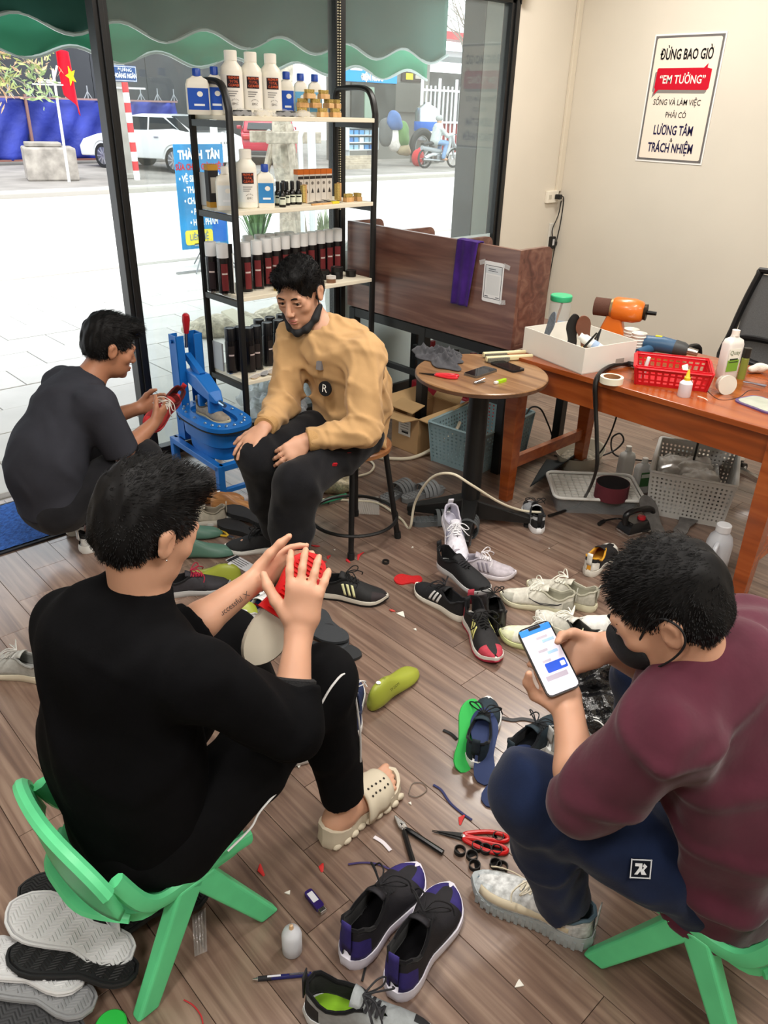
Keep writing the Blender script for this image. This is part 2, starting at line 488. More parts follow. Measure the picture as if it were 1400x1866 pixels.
# shop front: black steel frame, glass, frosted film low down on the far pane
win = thing('window_1', None, None); win['kind'] = 'structure'
def post(x, w, name='mullion', d=.07):
    o = MB()
    o.box((x, GY, 1.21), (w, d, 2.42)); o.box((x, GY - d / 2 - .006, 1.21), (w * .34, .014, 2.42))
    return o.build(name, M_BLACK, win, smooth=0, bevel=.003)
post(1.752, .066); post(3.085, .07); post(4.53, .085, 'jamb')
post(.33, .085, 'jamb')
fr = MB(); fr.box((2.43, GY, 2.395), (4.3, .07, .09)); fr.build('head_rail', M_BLACK, win, smooth=0, bevel=.003)
MB().box((3.15, GY, .03), (2.70, .06, .06)).build('sill_rail', M_BLACK, win, smooth=0, bevel=.003)
M_GLASS = bpy.data.materials.new('shop_glass'); M_GLASS.use_nodes = True
_nt = M_GLASS.node_tree; _nt.nodes.remove(_nt.nodes['Principled BSDF'])
_o = _nt.nodes['Material Output']; _tr = _nt.nodes.new('ShaderNodeBsdfTransparent'); _gl = _nt.nodes.new('ShaderNodeBsdfGlossy')
_df = _nt.nodes.new('ShaderNodeBsdfDiffuse'); _df.inputs[0].default_value = (.75, .85, .85, 1)
_tr.inputs[0].default_value = (.95, .98, .97, 1); _gl.inputs['Roughness'].default_value = .02
_mx = _nt.nodes.new('ShaderNodeMixShader'); _mx.inputs[0].default_value = .06; _mx2 = _nt.nodes.new('ShaderNodeMixShader'); _mx2.inputs[0].default_value = .05
_nt.links.new(_tr.outputs[0], _mx.inputs[1]); _nt.links.new(_gl.outputs[0], _mx.inputs[2])
_nt.links.new(_mx.outputs[0], _mx2.inputs[1]); _nt.links.new(_df.outputs[0], _mx2.inputs[2]); _nt.links.new(_mx2.outputs[0], _o.inputs[0])
MB().box((2.425, GY, 1.2), (1.25, .008, 2.32)).build('pane', M_GLASS, win, smooth=0)
MB().box((3.805, GY, 1.2), (1.37, .008, 2.32)).build('pane', M_GLASS, win, smooth=0)
MB().box((3.805, GY - .007, .52), (1.37, .003, .92)).build('frosted_film', mat('frosted_film', '#cfe0e2', .35, alpha=.82), win, smooth=0, label='pale frosted film on the lower glass')
# roller blind box and bead chain at the head of the glass
bl = thing('roller_blind', 'white roller blind case rolled up above the shop window', 'blind', (0, 0, 0))
MB().box((3.6, GY - .075, 2.43), (2.0, .07, .075)).build('case', plastic('#d8d6d2'), bl, smooth=0, bevel=.012)
MB().box((4.62, GY - .075, 2.43), (.03, .075, .085)).build('end_cap', plastic('#bdbdbb'), bl, smooth=0, bevel=.004)
ch = MB()
for x in (3.035, 3.05):
    for i in range(95): ch.ball((x, GY - .07, 2.40 - i * .0125), .0042, 6, 4)
ch.build('bead_chain', plastic('#d9cfae'), bl)
# trunking in the corner, socket, plugs and flex
tr = thing('trim_1', None, None); tr['kind'] = 'structure'
MB().box((WX - .03, GY - .012, 2.1), (.055, .022, 1.75)).build('trunking', mat('trunking_white', '#ddd3c0', .5), tr, smooth=0, bevel=.003)
MB().box((WX - .055, GY - .009, .50), (.05, .018, 1.0)).build('trunking', mat('trunking_low', '#d5d2c9', .5), tr, smooth=0, bevel=.003)
so = thing('wall_socket', 'white double wall socket beside the room corner', 'socket', (WX - .10, GY, 1.19))
MB().box((0, -.012, 0), (.135, .024, .085)).build('plate', plastic('#efe8d8'), so, smooth=0, bevel=.004)
for x in (-.035, .03):
    MB().box((x, -.025, 0), (.03, .003, .03)).build('outlet', plastic('#c9c2b2'), so, smooth=0)
def flex(name, label, pts, r, m, n=8, cat='cable', group=None, ns=8):
    o = MB().path(smooth_pts(pts, ns), r, n).build(name, m)
    return tag(o, label, cat, group)
M_FLEX = rubber('#121212', .5)
pg = thing('power_adapter', 'black plug adapter hanging on its flex below the wall socket', 'adapter', (WX - .055, GY - .03, .86))
MB().box((0, 0, 0), (.05, .035, .09)).build('body', plastic('#161616'), pg, smooth=0, bevel=.006)
MB().box((-.005, -.019, .005), (.022, .002, .045)).build('rating_label', printed('#d8d8d8'), pg, smooth=0)
MB().box((.035, 0, -.01), (.04, .03, .03)).build('plug', plastic('#0f0f0f'), pg, smooth=0, bevel=.005)
MB().path(smooth_pts([(.0, 0, .045), (-.012, 0, .10), (.035, -.005, .2), (.05, -.005, .30)], 6), .004, 6).build('flex', M_FLEX, pg)
pl = thing('mains_plug', 'black mains plug pushed into the wall socket', 'plug', (WX - .06, GY - .045, 1.19))
MB().box((0, 0, 0), (.04, .045, .035)).build('body', plastic('#141414'), pl, smooth=0, bevel=.006)
MB().path(smooth_pts([(.02, -.01, 0), (.055, -.01, -.02), (.05, -.01, -.2), (.01, -.01, -.42), (.0, 0, -.75), (-.01, 0, -1.0)], 6), .004, 6).build('flex', M_FLEX, pl)
flex('dangling_cable', 'thin black flex hanging down the room corner below the adapter', [(WX - .07, GY - .03, .82), (WX - .04, GY - .03, .65), (WX - .09, GY - .03, .4), (WX - .07, GY - .03, .05)], .004, M_FLEX)

# printed poster on the right wall
po = thing('poster', 'cream slogan poster with a red speech bubble on the right wall', 'poster', (WX - .001, (3.096 + 2.63) / 2, (2.205 + 1.48) / 2))
PM = Matrix(((0, 0, -1, 0), (-1, 0, 0, 0), (0, 1, 0, 0), (0, 0, 0, 1)))      # poster x -> -y world, y -> z, normal -> -x
MB().box((0, 0, .002), (.485, .745, .003), PM).build('white_backing', printed('#f2f0ec'), po, smooth=0)
MB().box((0, 0, .0040), (.466, .725, .001), PM).build('grey_border', printed('#6f6b69'), po, smooth=0)
MB().prism(rrect(.44, .699, .012), .0046, .0056, PM).build('sheet', printed('#f3e4d3'), po, smooth=0)
INK, NAVY, RED = printed('#161619'), printed('#1d1b45'), printed('#c8102a')
bub = [(-.185, .175), (-.178, .182), (.135, .182), (.16, .207), (.158, .182), (.19, .175), (.19, .07), (.18, .058), (-.155, .058), (-.186, .03), (-.18, .062), (-.188, .07)]
MB().prism([(x - .012, y - .02) for x, y in bub], .0058, .0062, PM).build('bubble_shadow', printed('#8a8580'), po, smooth=0)
MB().prism(bub, .0064, .0068, PM).build('speech_bubble', RED, po, smooth=0)
def ptext(s, y, size, m, sx=1., bold=0., x=0., z=.0072): text('lettering', s, size, m, po, PM @ T(x, y, z), sx=sx, bold=bold)
ptext('ĐỪNG BAO GIỜ', .255, .082, INK, .60, .0022)
ptext('“EM TƯỞNG”', .115, .066, printed('#f7ece0'), .80, .0012)
ptext('SỐNG VÀ LÀM VIỆC', -.015, .048, INK, .78, .0003, -.01)
ptext('PHẢI CÓ', -.088, .048, INK, .78, .0003)
ptext('LƯƠNG TÂM', -.18, .078, NAVY, .62, .0018)
ptext('&', -.235, .034, INK)
ptext('TRÁCH NHIỆM', -.285, .078, NAVY, .62, .0018)

# door mat in the doorway
mt = thing('door_mat', 'blue ribbed door mat in the open doorway', 'mat', (.52, 3.42, 0))
MB().box((0, 0, .004), (1.24, .47, .008)).build('backing', rubber('#101420'), mt, smooth=0, bevel=.002)
MB().sheet(lambda u, v: ((u - .5) * 1.2, (v - .5) * .43, .010 + .003 * random.random()), 150, 56).build('pile', mat('mat_pile', '#2f5fae', .95, var=.35, vs=60, bump=.8, bs=250, bd=.006), mt, smooth=0, fixn=False)
MB().box((.49, -.02, .016), (.05, .03, .002)).build('care_label', printed('#b9c1c4'), mt, smooth=0)
# ================================================================== display shelf and its goods
SX0, SX1, SY0, SY1 = 2.12, 3.0, 3.30, 3.62
SH = [1.70, 1.30, .90, .47]
sh = thing('display_shelf', 'black steel display shelf with four pale boards before the shop window', 'shelf', (0, 0, 0))
for x in (SX0, SX1):
    pts = [(x, SY0, 0), (x, SY0, 1.72), (x, SY0 + .03, 1.80), (x, SY0 + .09, 1.835), (x, SY1 - .05, 1.835), (x, SY1 - .01, 1.82), (x, SY1, 1.78), (x, SY1, 0)]
    o = MB()
    pp = [Vector(p) for p in [pts[0], pts[1]] + smooth_pts(pts[1:7], 4)[1:] + [pts[7]]]
    o.path(pp, [(.019, .014)] * len(pp), 8, flat=(1, 0, 0))
    o.build('side_frame', M_BLACK, sh)
    for z in SH:
        MB().box((x, (SY0 + SY1) / 2, z - .035), (.024, SY1 - SY0, .028)).build('cross_rail', M_BLACK, sh, smooth=0)
M_BOARD = mat('pale_board', '#e8dfc9', .5)
for z in SH:
    MB().box(((SX0 + SX1) / 2, (SY0 + SY1) / 2, z - .010), (SX1 - SX0 - .02, SY1 - SY0 + .02, .02)).build('board', M_BOARD, sh, smooth=0, bevel=.002)
    MB().box((SX0 + .01, SY1 - .06, z + .075), (.01, .09, .15)).build('end_plate', mat('end_plate_grey', '#b5b7b8', .5), sh, smooth=0, bevel=.001)

def on(px, y): return aty(px, 400, y).x          # column of the photograph -> x on a shelf row
def band(r0, r1, z0, z1, a0, a1, sx=1., sy=1., n=14):
    """curved label patch around a bottle"""
    return MB().sheet(lambda u, v: (sx * (r0 + (r1 - r0) * v) * math.cos(a0 + (a1 - a0) * u), sy * (r0 + (r1 - r0) * v) * math.sin(a0 + (a1 - a0) * u), z0 + (z1 - z0) * v), n, 1)
FACE = -PI / 2 - .55        # goods face the camera's side of the room
def wrap_text(par, s, r, z, size, m, a, sx=1., step=None):
    """letters laid one by one round a bottle, as one lettering part"""
    cu = bpy.data.curves.new('t', 'FONT'); cu.body = s; cu.size = size; cu.align_x = 'CENTER'; cu.align_y = 'CENTER'; cu.resolution_u = 1
    to = bpy.data.objects.new('t', cu); COL.objects.link(to)
    me = bpy.data.meshes.new_from_object(to.evaluated_get(bpy.context.evaluated_depsgraph_get()))
    bpy.data.objects.remove(to)
    for v in me.vertices:
        x, y = v.co.x * sx, v.co.y; t = a + x / r
        v.co = (r * math.cos(t), r * math.sin(t), z + y)
    me.materials.clear(); me.materials.append(m); me.name = 'lettering'
    o = bpy.data.objects.new('lettering', me); COL.objects.link(o); o.parent = par
    return o
W_PLA = plastic('#e9e4d6', .4)
def cleaner(label, loc):
    t = thing('cleaner_bottle', label, 'bottle', loc, 0, 'large cleaner bottles')
    MB().lathe([(.0, 0), (.044, 0), (.049, .006), (.049, .175), (.045, .195), (.029, .213), (.027, .220)], 24, sx=1.05, sy=.95).build('body', W_PLA, t)
    MB().lathe([(.0, .220), (.0285, .220), (.029, .256), (.026, .260), (0, .260)], 20).build('cap', plastic('#efeadf', .35), t)
    band(.0495, .0495, .03, .165, FACE - 1.3, FACE + 1.0, 1.05, .95).build('label', printed('#e6e2da'), t)
    band(.0501, .0501, .112, .160, FACE - .42, FACE + .75, 1.05, .95).build('title_patch', printed('#2c2026'), t)
    for i, s in enumerate(('PREMIUM', 'TOTAL', 'CLEANER')):
        wrap_text(t, s, .0525, .151 - i * .0145, .0155, printed('#e8693c'), FACE + .15, .8)
    for i in range(3): band(.0501, .0501, .096 - i * .009, .100 - i * .009, FACE - .35, FACE + (.55 - .15 * i), 1.05, .95, 8).build('small_print', printed('#8c8a88'), t)
    wrap_text(t, 'EMC', .0522, .048, .014, printed('#55504c'), FACE + .2)
    for i in range(6): wrap_text(t, '•', .0522, .058 + .009 * math.sin(PI * (i + .5) / 6), .016, printed('#55504c'), FACE + .2 - .3 * math.cos(PI * (i + .5) / 6))
    return t
def jug(label, loc, h=.155, w=.040, lab='#2c57b8', cap='#1a43a0', pale='#7fb8d8'):
    t = thing('detergent_bottle', label, 'bottle', loc, 0, 'blue labelled bottles')
    MB().loft([[(x, y, z) for x, y in rrect(2 * w * k, 1.25 * w * k, .012 * k)] for z, k in ((0, .94), (.006, 1), (h * .72, 1), (h * .84, .86), (h * .9, .5), (h * .93, .42))]).build('body', W_PLA, t, smooth=50)
    MB().lathe([(0, h * .92), (.0185, h * .92), (.018, h * 1.09), (.016, h * 1.11), (0, h * 1.11)], 16).build('cap', plastic(cap, .35), t)
    MB().box((0, -.6255 * w, h * .38), (2 * w * .88, .0012, h * .52)).build('label', printed(lab), t, smooth=0)
    MB().box((2 * w * .5 + .0004, 0, h * .38), (.0012, 1.25 * w * .8, h * .52)).build('label', printed(pale), t, smooth=0)
    MB().prism([(.013 * math.cos(a) + .008, .011 * math.sin(a) + h * .5) for a in np.linspace(0, 2 * PI, 14)[:-1]], 0, .001, T(0, -.6255 * w - .0008, 0) @ RX(PI / 2)).build('emblem', printed('#f2efe6'), t, smooth=0)
    MB().box((.003, -.6255 * w - .001, h * .24), (w * .9, .0012, h * .05)).build('title_strip', printed('#eef2f6'), t, smooth=0)
    t.rotation_euler = (0, 0, -.5)
    return t
# --- top board
c0 = cleaner('first large white cleaner bottle from the left on the top shelf board', (on(437, 3.42), 3.42, 1.70))
dup(c0, 'middle one of three large white cleaner bottles on the top board', (on(470, 3.43), 3.43, 1.70))
dup(c0, 'rightmost large white cleaner bottle on the top board', (on(503, 3.44), 3.44, 1.70))
dup(c0, 'single large white cleaner bottle on the second board from the top', (on(453, 3.39), 3.39, 1.30))
j0 = jug('wide white bottle with blue label at the left end of the top board', (on(378, 3.46), 3.46, 1.70), .165, .052)
jug('wide white bottle with blue label half hidden behind the left front post', (on(408, 3.47), 3.47, 1.70), .175, .046)
j1 = jug('blue capped bottle next to the large cleaners on the top board', (on(529, 3.52), 3.52, 1.70), .175, .036)
jug('middle blue capped bottle behind the wooden brushes on the top board', (on(553, 3.53), 3.53, 1.70), .172, .035, '#6fb2d9')
jug('right blue capped bottle behind the wooden brushes on the top board', (on(577, 3.54), 3.54, 1.70), .172, .035, '#6fb2d9')
jug('white bottle with pale blue label beside the left post on second board', (on(415, 3.38), 3.38, 1.30), .17, .046, '#dfe6ea', '#e8e4da', '#6fb2d9')
jug('blue capped bottle beside the black dropper bottles on second board', (on(486, 3.37), 3.37, 1.30), .175, .042, '#3b86c4')
jug('white bottle with blue label at the right end of the lowest board', (on(538, 3.40), 3.40, .47), .15, .036, '#dfe6ea', '#e8e4da', '#3b78c0')
# wrapped shoe brushes and small wooden brushes on the top board
M_FILM = mat('clear_film', '#f4f4f4', .12, alpha=.28, spec=.8)
def wrapped(label, loc, rot, L=.10, c='#2b2b28'):
    t = thing('wrapped_brush', label, 'brush', loc, rot, 'brushes in clear wrapping')
    MB().loft([[(x, y, z) for x, y in rrect(L * k, .035 * k, .012 * k)] for z, k in ((0, .9), (.012, 1), (.024, .9))]).build('handle', plastic(c, .5), t, smooth=50)
    MB().sheet(lambda u, v: ((u - .5) * L * 1.5, (v - .5) * .07, .002 + .028 * math.sin(PI * u) * math.sin(PI * v) + .004 * math.sin(23 * u + 9 * v)), 14, 8).build('film', M_FILM, t, fixn=False)
    return t
wrapped('dark brush in clear wrapping beside the left post on the top board', (on(452, 3.335), 3.335, 1.70), .1)
wrapped('dark brush in clear wrapping at the middle of the top board', (on(527, 3.335), 3.335, 1.70), -.3)
wrapped('pale brush in clear wrapping on the top board', (on(488, 3.325), 3.325, 1.70), .2, .11, '#d9d2bf')
wrapped('pale brush in clear wrapping below the wooden brushes on the top board', (on(556, 3.325), 3.325, 1.70), .25, .09, '#cfc6b0')
M_BEECH = wood('beech', '#b98b55', '#cda06a', '#ddb887', scale=(30, 8, 8), rough=.55, rnd=.08)
M_BRIS = mat('bristle', '#b9a05a', .8, var=.35, vs=220)
def block_brush(label, loc, rot=0., L=.055, up=False):
    t = thing('wooden_brush', label, 'brush', loc, rot, 'small wooden brushes')
    MB().box((0, 0, .011), (L, .032, .022)).build('block', M_BEECH, t, smooth=0, bevel=.002)
    b = MB()
    for i in range(6):
        for k in range(3): b.tube((-L / 2 + L * (i + .7) / 6.6, -.009 + .009 * k, .021), (-L / 2 + L * (i + .7) / 6.6, -.009 + .009 * k, .040), .0032, .004, 5)
    b.build('bristles', M_BRIS, t)
    return t
bb = block_brush('wooden block brush on the second board near the right post', (on(635, 3.36), 3.36, 1.30), .1)
dup(bb, 'small wooden block brush closest to the right post on the second board', (on(651, 3.37), 3.37, 1.30), 1.4)
spots = [(555, 3.40, 0), (590, 3.40, 0), (612, 3.40, 0), (600, 3.42, 1), (578, 3.42, 1), (556, 3.43, 1), (612, 3.43, 1), (568, 3.41, 2), (592, 3.42, 2)]
where = ['left end, bottom layer', 'middle, bottom layer', 'right end, bottom layer', 'right of middle, second layer', 'left of middle, second layer', 'left end, second layer', 'right end, second layer', 'left one on top', 'right one on top']
for (px, y, k), wh in zip(spots, where):
    dup(bb, 'wooden brush in the stack on the top board, ' + wh, (on(px, y), y, 1.70 + .040 * k), random.choice((0, .05, -.04)) + (PI / 2 if k == 1 and px > 590 else 0))
# --- second board
t = thing('gold_box', 'black and gold carton at the left end of the second board', 'box', (on(391, 3.50), 3.50, 1.30), -.2)
MB().box((0, 0, .09), (.05, .05, .15)).build('carton', printed('#2e2c2e'), t, smooth=0, bevel=.001)
MB().box((0, 0, .0125), (.051, .051, .025)).build('gold_base', printed('#b98a35'), t, smooth=0)
MB().box((0, 0, .1775), (.051, .051, .025)).build('gold_top', printed('#c08f3a'), t, smooth=0)
MB().box((0, -.0256, .10), (.03, .001, .07)).build('label', printed('#b8b2a8'), t, smooth=0)
def dropper(label, loc):
    t = thing('spray_vial', label, 'bottle', loc, 0, 'small black spray vials')
    MB().lathe([(0, 0), (.0165, 0), (.0175, .004), (.0175, .055), (.012, .068), (.009, .072)], 16).build('body', plastic('#15130f', .2), t)
    MB().lathe([(0, .072), (.010, .072), (.010, .105), (.008, .112), (0, .112)], 12).build('cap', plastic('#0d0d0d', .3), t)
    band(.0178, .0178, .012, .048, FACE - 1.1, FACE + 1.1).build('label', printed('#d8dcc8'), t)
    band(.0181, .0181, .036, .043, FACE - .7, FACE + .7).build('title_strip', printed('#20241c'), t)
    return t
d0 = dropper('front black spray vial before the other vials on the second board', (on(516, 3.335), 3.335, 1.30))
for px, y, wh in ((508, 3.40, 'left end of its cluster'), (524, 3.385, 'behind the front vial'), (534, 3.40, 'right of the middle'), (545, 3.39, 'right end of its cluster'), (518, 3.43, 'at the back')):
    dup(d0, 'black spray vial on the second board, ' + wh, (on(px, y), y, 1.30))
def carton(label, loc):
    t = thing('product_carton', label, 'box', loc, 0, 'orange topped cartons in a row')
    MB().box((0, 0, .065), (.036, .036, .13)).build('carton', printed('#d6cfc6'), t, smooth=0, bevel=.0008)
    MB().box((0, 0, .142), (.0364, .0364, .024)).build('orange_top', printed('#c96a2a'), t, smooth=0, bevel=.0008)
    MB().box((0, -.0184, .115), (.034, .0008, .014)).build('title_strip', printed('#3a3432'), t, smooth=0)
    MB().lathe([(0, 0), (.008, 0), (.008, .0008), (0, .0008)], 14, T(0, -.0183, .088) @ RX(PI / 2)).build('emblem', printed('#77706a'), t)
    MB().prism([(-.008, 0), (.008, 0), (.004, .014), (0, .024), (-.004, .014)], 0, .0008, T(0, -.0183, .04) @ RX(PI / 2)).build('figure_print', printed('#3f3a38'), t, smooth=0)
    return t
k0 = carton('leftmost orange topped carton of the row on the second board', (on(546, 3.50), 3.50, 1.30))
for i, wh in enumerate(('second', 'third', 'fourth', 'fifth', 'sixth')):
    dup(k0, wh + ' orange topped carton from the left on the second board', (on(546, 3.50) + .0385 * (i + 1), 3.50, 1.30), .0)
t = thing('hand_brush', 'upright brush with yellow bristles leaning before the orange topped cartons', 'brush', (on(553, 3.42), 3.42, 1.30))
MB().box((.012, 0, .045), (.010, .03, .09)).build('back', M_BEECH, t, smooth=0, bevel=.002)
MB().box((0, 0, .045), (.018, .026, .08)).build('bristles', M_BRIS, t, smooth=0)
t = dup(t, 'upright brush with yellow bristles at the right of the orange topped cartons', (on(615, 3.42), 3.42, 1.30))
t = thing('yellow_scraper', 'yellow handled scraper lying at the edge of the second board', 'scraper', (on(590, 3.32), 3.32, 1.30), .05)
MB().box((0, 0, .004), (.16, .012, .008)).build('blade', wood('beech', '', '', ''), t, smooth=0, bevel=.001)
MB().box((.08, 0, .006), (.05, .02, .012)).build('grip', plastic('#d9c62e'), t, smooth=0, bevel=.003)
def sachet(label, loc, rot, c='#7d7770'):
    t = thing('sachet', label, 'sachet', loc, rot, 'flat sachets')
    MB().sheet(lambda u, v: ((u - .5) * .11, (v - .5) * .06, .002 + .010 * math.sin(PI * u) * math.sin(PI * v) + .0015 * math.sin(30 * u * v + 8 * u)), 10, 6).build('packet', P('foil', c, .3, metal=.3), t, solid=.001, off=0)
    MB().box((0, -.01, .0125), (.05, .02, .001)).build('label', printed('#c9c2b4'), t, smooth=0)
    return t
for i, (px, y, r, wh) in enumerate(((580, 3.38, .2, 'left one before the cartons'), (603, 3.37, -.3, 'right one before the cartons'), (592, 3.42, .5, 'rear one before the cartons'))):
    o = sachet('flat grey sachet on the second board, ' + wh, (on(px, y), y, 1.30 + .0 * i), r)
# --- third board: spray cans
def can(label, loc, cap, band_c, dark='#191516', g='white capped spray cans'):
    t = thing('spray_can', label, 'spray can', loc, random.uniform(-.3, .3), g)
    MB().lathe([(0, 0), (.029, 0), (.0305, .004), (.0305, .165), (.027, .176), (.027, .178)], 20).build('body', P('can', dark, .25, metal=.3), t)
    MB().lathe([(0, .176), (.029, .176), (.029, .238), (.027, .242), (.022, .242), (.021, .240), (0, .240)], 20).build('cap', cap, t)
    band(.0308, .0308, .02, .15, FACE - .35, FACE + .75).build('label', printed(band_c), t)
    band(.0311, .0311, .098, .106, FACE - .25, FACE + .65).build('title_strip', printed('#cbb9b4'), t)
    MB().lathe([(.0302, .0), (.0318, .001), (.0318, .006), (.0302, .007)], 20).build('base_rim', metal('#d8d8d8', .25), t)
    return t
WC = plastic('#dcdcdc', .4); BC = P('cap', '#131418', .3)
s0 = can('white capped spray can at the far left of the third board', (on(380, 3.50), 3.50, .90), WC, '#2a2022')
names = ['second', 'third', 'fourth', 'fifth', 'sixth', 'seventh', 'eighth', 'ninth', 'tenth', 'eleventh', 'twelfth']
s1 = can('second white capped spray can from the left on the third board', (on(401, 3.42), 3.42, .90), WC, '#6e2a2c')
xs = [(443, 3.39), (465, 3.41), (483, 3.44), (500, 3.455), (517, 3.47), (536, 3.48), (551, 3.49), (567, 3.50), (583, 3.51), (598, 3.52), (614, 3.525)]
for (px, y), nm in zip(xs, names[1:] + ['rightmost']):
    dup(s1, nm + ' white capped spray can from the left on the third board' if nm != 'rightmost' else 'rightmost white capped spray can on the third board', (on(px, y), y, .90), random.uniform(-.4, .4))
for i, px in enumerate((450, 472, 490, 508, 526)):
    dup(s1, 'white capped spray can in the rear row of the third board, ' + ['first', 'second', 'third', 'fourth', 'fifth'][i] + ' from left', (on(px, 3.565), 3.565, .90), random.uniform(-.4, .4))
t = thing('price_card', 'thin black standing card beside the left post on the third board', 'card', (on(416, 3.40), 3.40, .90), -.5)
MB().box((0, 0, .12), (.022, .006, .24)).build('panel', plastic('#141414'), t, smooth=0, bevel=.001)
MB().box((.009, -.0035, .10), (.004, .001, .19)).build('edge_strip', printed('#d9d9d9'), t, smooth=0)
def tin(label, loc, r, h, c, lidc, cat='tin'):
    t = thing('polish_tin', label, cat, loc, 0, 'polish tins')
    MB().lathe([(0, 0), (r, 0), (r, h * .62), (r * .96, h * .66)], 20).build('base', c, t)
    MB().lathe([(r * .9, h * .62), (r * 1.04, h * .62), (r * 1.04, h), (r * .9, h), (r * .85, h * .97), (0, h * .97)], 20).build('lid', lidc, t)
    return t
tin('clear jar of brown polish at the front of the third board', (on(603, 3.33), 3.33, .90), .026, .035, plastic('#7d5a44', .3), clear('#e9e4de', .85))
tin('tall stacked black polish tin on the third board', (on(614, 3.40), 3.40, .90), .033, .062, plastic('#111111', .3), plastic('#1b1b1b', .3))
tin('low black polish tin near the right post on the third board', (on(640, 3.40), 3.40, .90), .030, .034, plastic('#141312', .3), plastic('#1d1c1b', .3))
tin('low black polish tin behind the clear jar on the third board', (on(590, 3.42), 3.42, .90), .028, .05, plastic('#151515', .3), plastic('#191919', .3))
t = thing('yellow_brush', 'round wooden brush with yellow bristles on the third board', 'brush', (on(506, 3.335), 3.335, .90), .1)
MB().loft([[(x, y, z) for x, y in rrect(.075 * k, .035 * k, .015 * k)] for z, k in ((.022, .97), (.03, 1), (.042, .8))]).build('back', P('varnish', '#b9812e', .35), t, smooth=50)
b = MB()
for i in range(9):
    for k in range(4): b.tube((-.03 + .0075 * i, -.012 + .008 * k, 0), (-.03 + .0075 * i, -.012 + .008 * k, .024), .0032, .0028, 5)
b.build('bristles', M_BRIS, t)
# --- lowest board: black cans and flat packets
b0 = can('leftmost black spray can on the lowest board', (on(405, 3.47), 3.47, .47), BC, '#2b2523', '#131215', 'black spray cans on the lowest board')
for (px, y), nm in zip(((425, 3.46), (441, 3.42), (456, 3.43), (478, 3.45), (500, 3.46), (522, 3.47)), names):
    dup(b0, nm + ' black spray can from the left on the lowest board', (on(px, y), y, .47), random.uniform(-.4, .4))
for (px, y), nm in zip(((462, 3.53), (484, 3.54), (506, 3.55), (528, 3.555)), ('first', 'second', 'third', 'fourth')):
    dup(b0, nm + ' black spray can of the rear row on the lowest board', (on(px, y), y, .47), random.uniform(-.4, .4))
cols = ['#b89f7c', '#2a2825', '#c2aa86', '#232323', '#a9916f', '#2d2b29', '#bca483']
for i, (px, y) in enumerate(((450, 3.325), (468, 3.335), (483, 3.33), (497, 3.345), (508, 3.33), (524, 3.345), (537, 3.335))):
    t = thing('shoe_pad_packet', ['first', 'second', 'third', 'fourth', 'fifth', 'sixth', 'seventh'][i] + ' flat shoe pad packet from the left on the lowest board', 'packet', (on(px, y), y, .47 + .002 * i), .5 + .15 * (i % 3), 'flat packets on the lowest board')
    MB().prism([(.045 * math.cos(a) * (1 + .2 * math.cos(a)), .018 * math.sin(a)) for a in np.linspace(0, 2 * PI, 17)[:-1]], 0, .006).build('pad', P('pad', cols[i], .8), t, smooth=30)
    MB().box((.01, 0, .0075), (.09, .045, .001)).build('film', M_FILM, t, smooth=0)
# ================================================================== partition desk, round table, work desk, chairs
M_WAL = wood('walnut_laminate', '#543730', '#6d493e', '#876455', scale=(14, 1.3, 16), rough=.3, rnd=.0, coat=.15, bump=.03)
PX = 3.07
pd = thing('partition_desk', 'dark walnut desk with upright privacy panel on black steel legs', 'desk', (0, 0, 0))
MB().box((PX, 2.955, .93), (.025, 1.26, .48)).build('privacy_panel', M_WAL, pd, smooth=0, bevel=.002)
def divider(y):
    out = [(0, 0), (.23, 0), (.23, .43)] + [(.19 + .04 * math.cos(a), .44 + .04 * math.sin(a)) for a in np.linspace(0, PI / 2, 6)] + [(0, .48)]
    MB().prism(out, -.0125, .0125, T(PX + .0125, y, .69) @ RX(PI / 2)).build('divider', M_WAL, pd, smooth=0, bevel=.001)
for y in (2.338, 2.72, 3.14, 3.56): divider(y)
MB().box((PX + .31, 2.955, .70), (.60, 1.26, .025)).build('desktop', M_WAL, pd, smooth=0, bevel=.002)
for y in (2.36, 2.955, 3.55):
    MB().box((PX + .02, y, .34), (.05, .05, .68)).build('leg', M_BLACK, pd, smooth=0, bevel=.003)
    MB().box((PX + .56, y, .34), (.05, .05, .68)).build('leg', M_BLACK, pd, smooth=0, bevel=.003)
MB().box((PX + .02, 2.955, .655), (.045, 1.2, .05)).build('rail', M_BLACK, pd, smooth=0)
MB().box((PX + .02, 2.955, .40), (.03, 1.2, .03)).build('rail', M_BLACK, pd, smooth=0)
for y in (2.36, 3.55): MB().box((PX + .29, y, .03), (.56, .04, .04)).build('foot_rail', M_BLACK, pd, smooth=0)
# purple towel over the panel
def towel(u, v):
    w = (v - .5) * .125
    if u < .2:  x = PX + .018; z = 1.173 - (.2 - u) * .35
    elif u < .26: x = PX + .018 - (u - .2) / .06 * .036; z = 1.176
    else: x = PX - .018 - .012 * (u - .26) - .008 * (.5 + .5 * math.sin(v * 13 + 2 * u)); z = 1.175 - (u - .26) * .43
    return (x, 2.65 + w * (1.1 - .25 * abs(u - .26)) + .03 * (u - .26), z)
tag(MB().sheet(towel, 34, 14).build('towel', cloth('#3f2170', .25, .6), solid=.006, off=0), 'purple towel hung over the walnut privacy panel', 'towel')
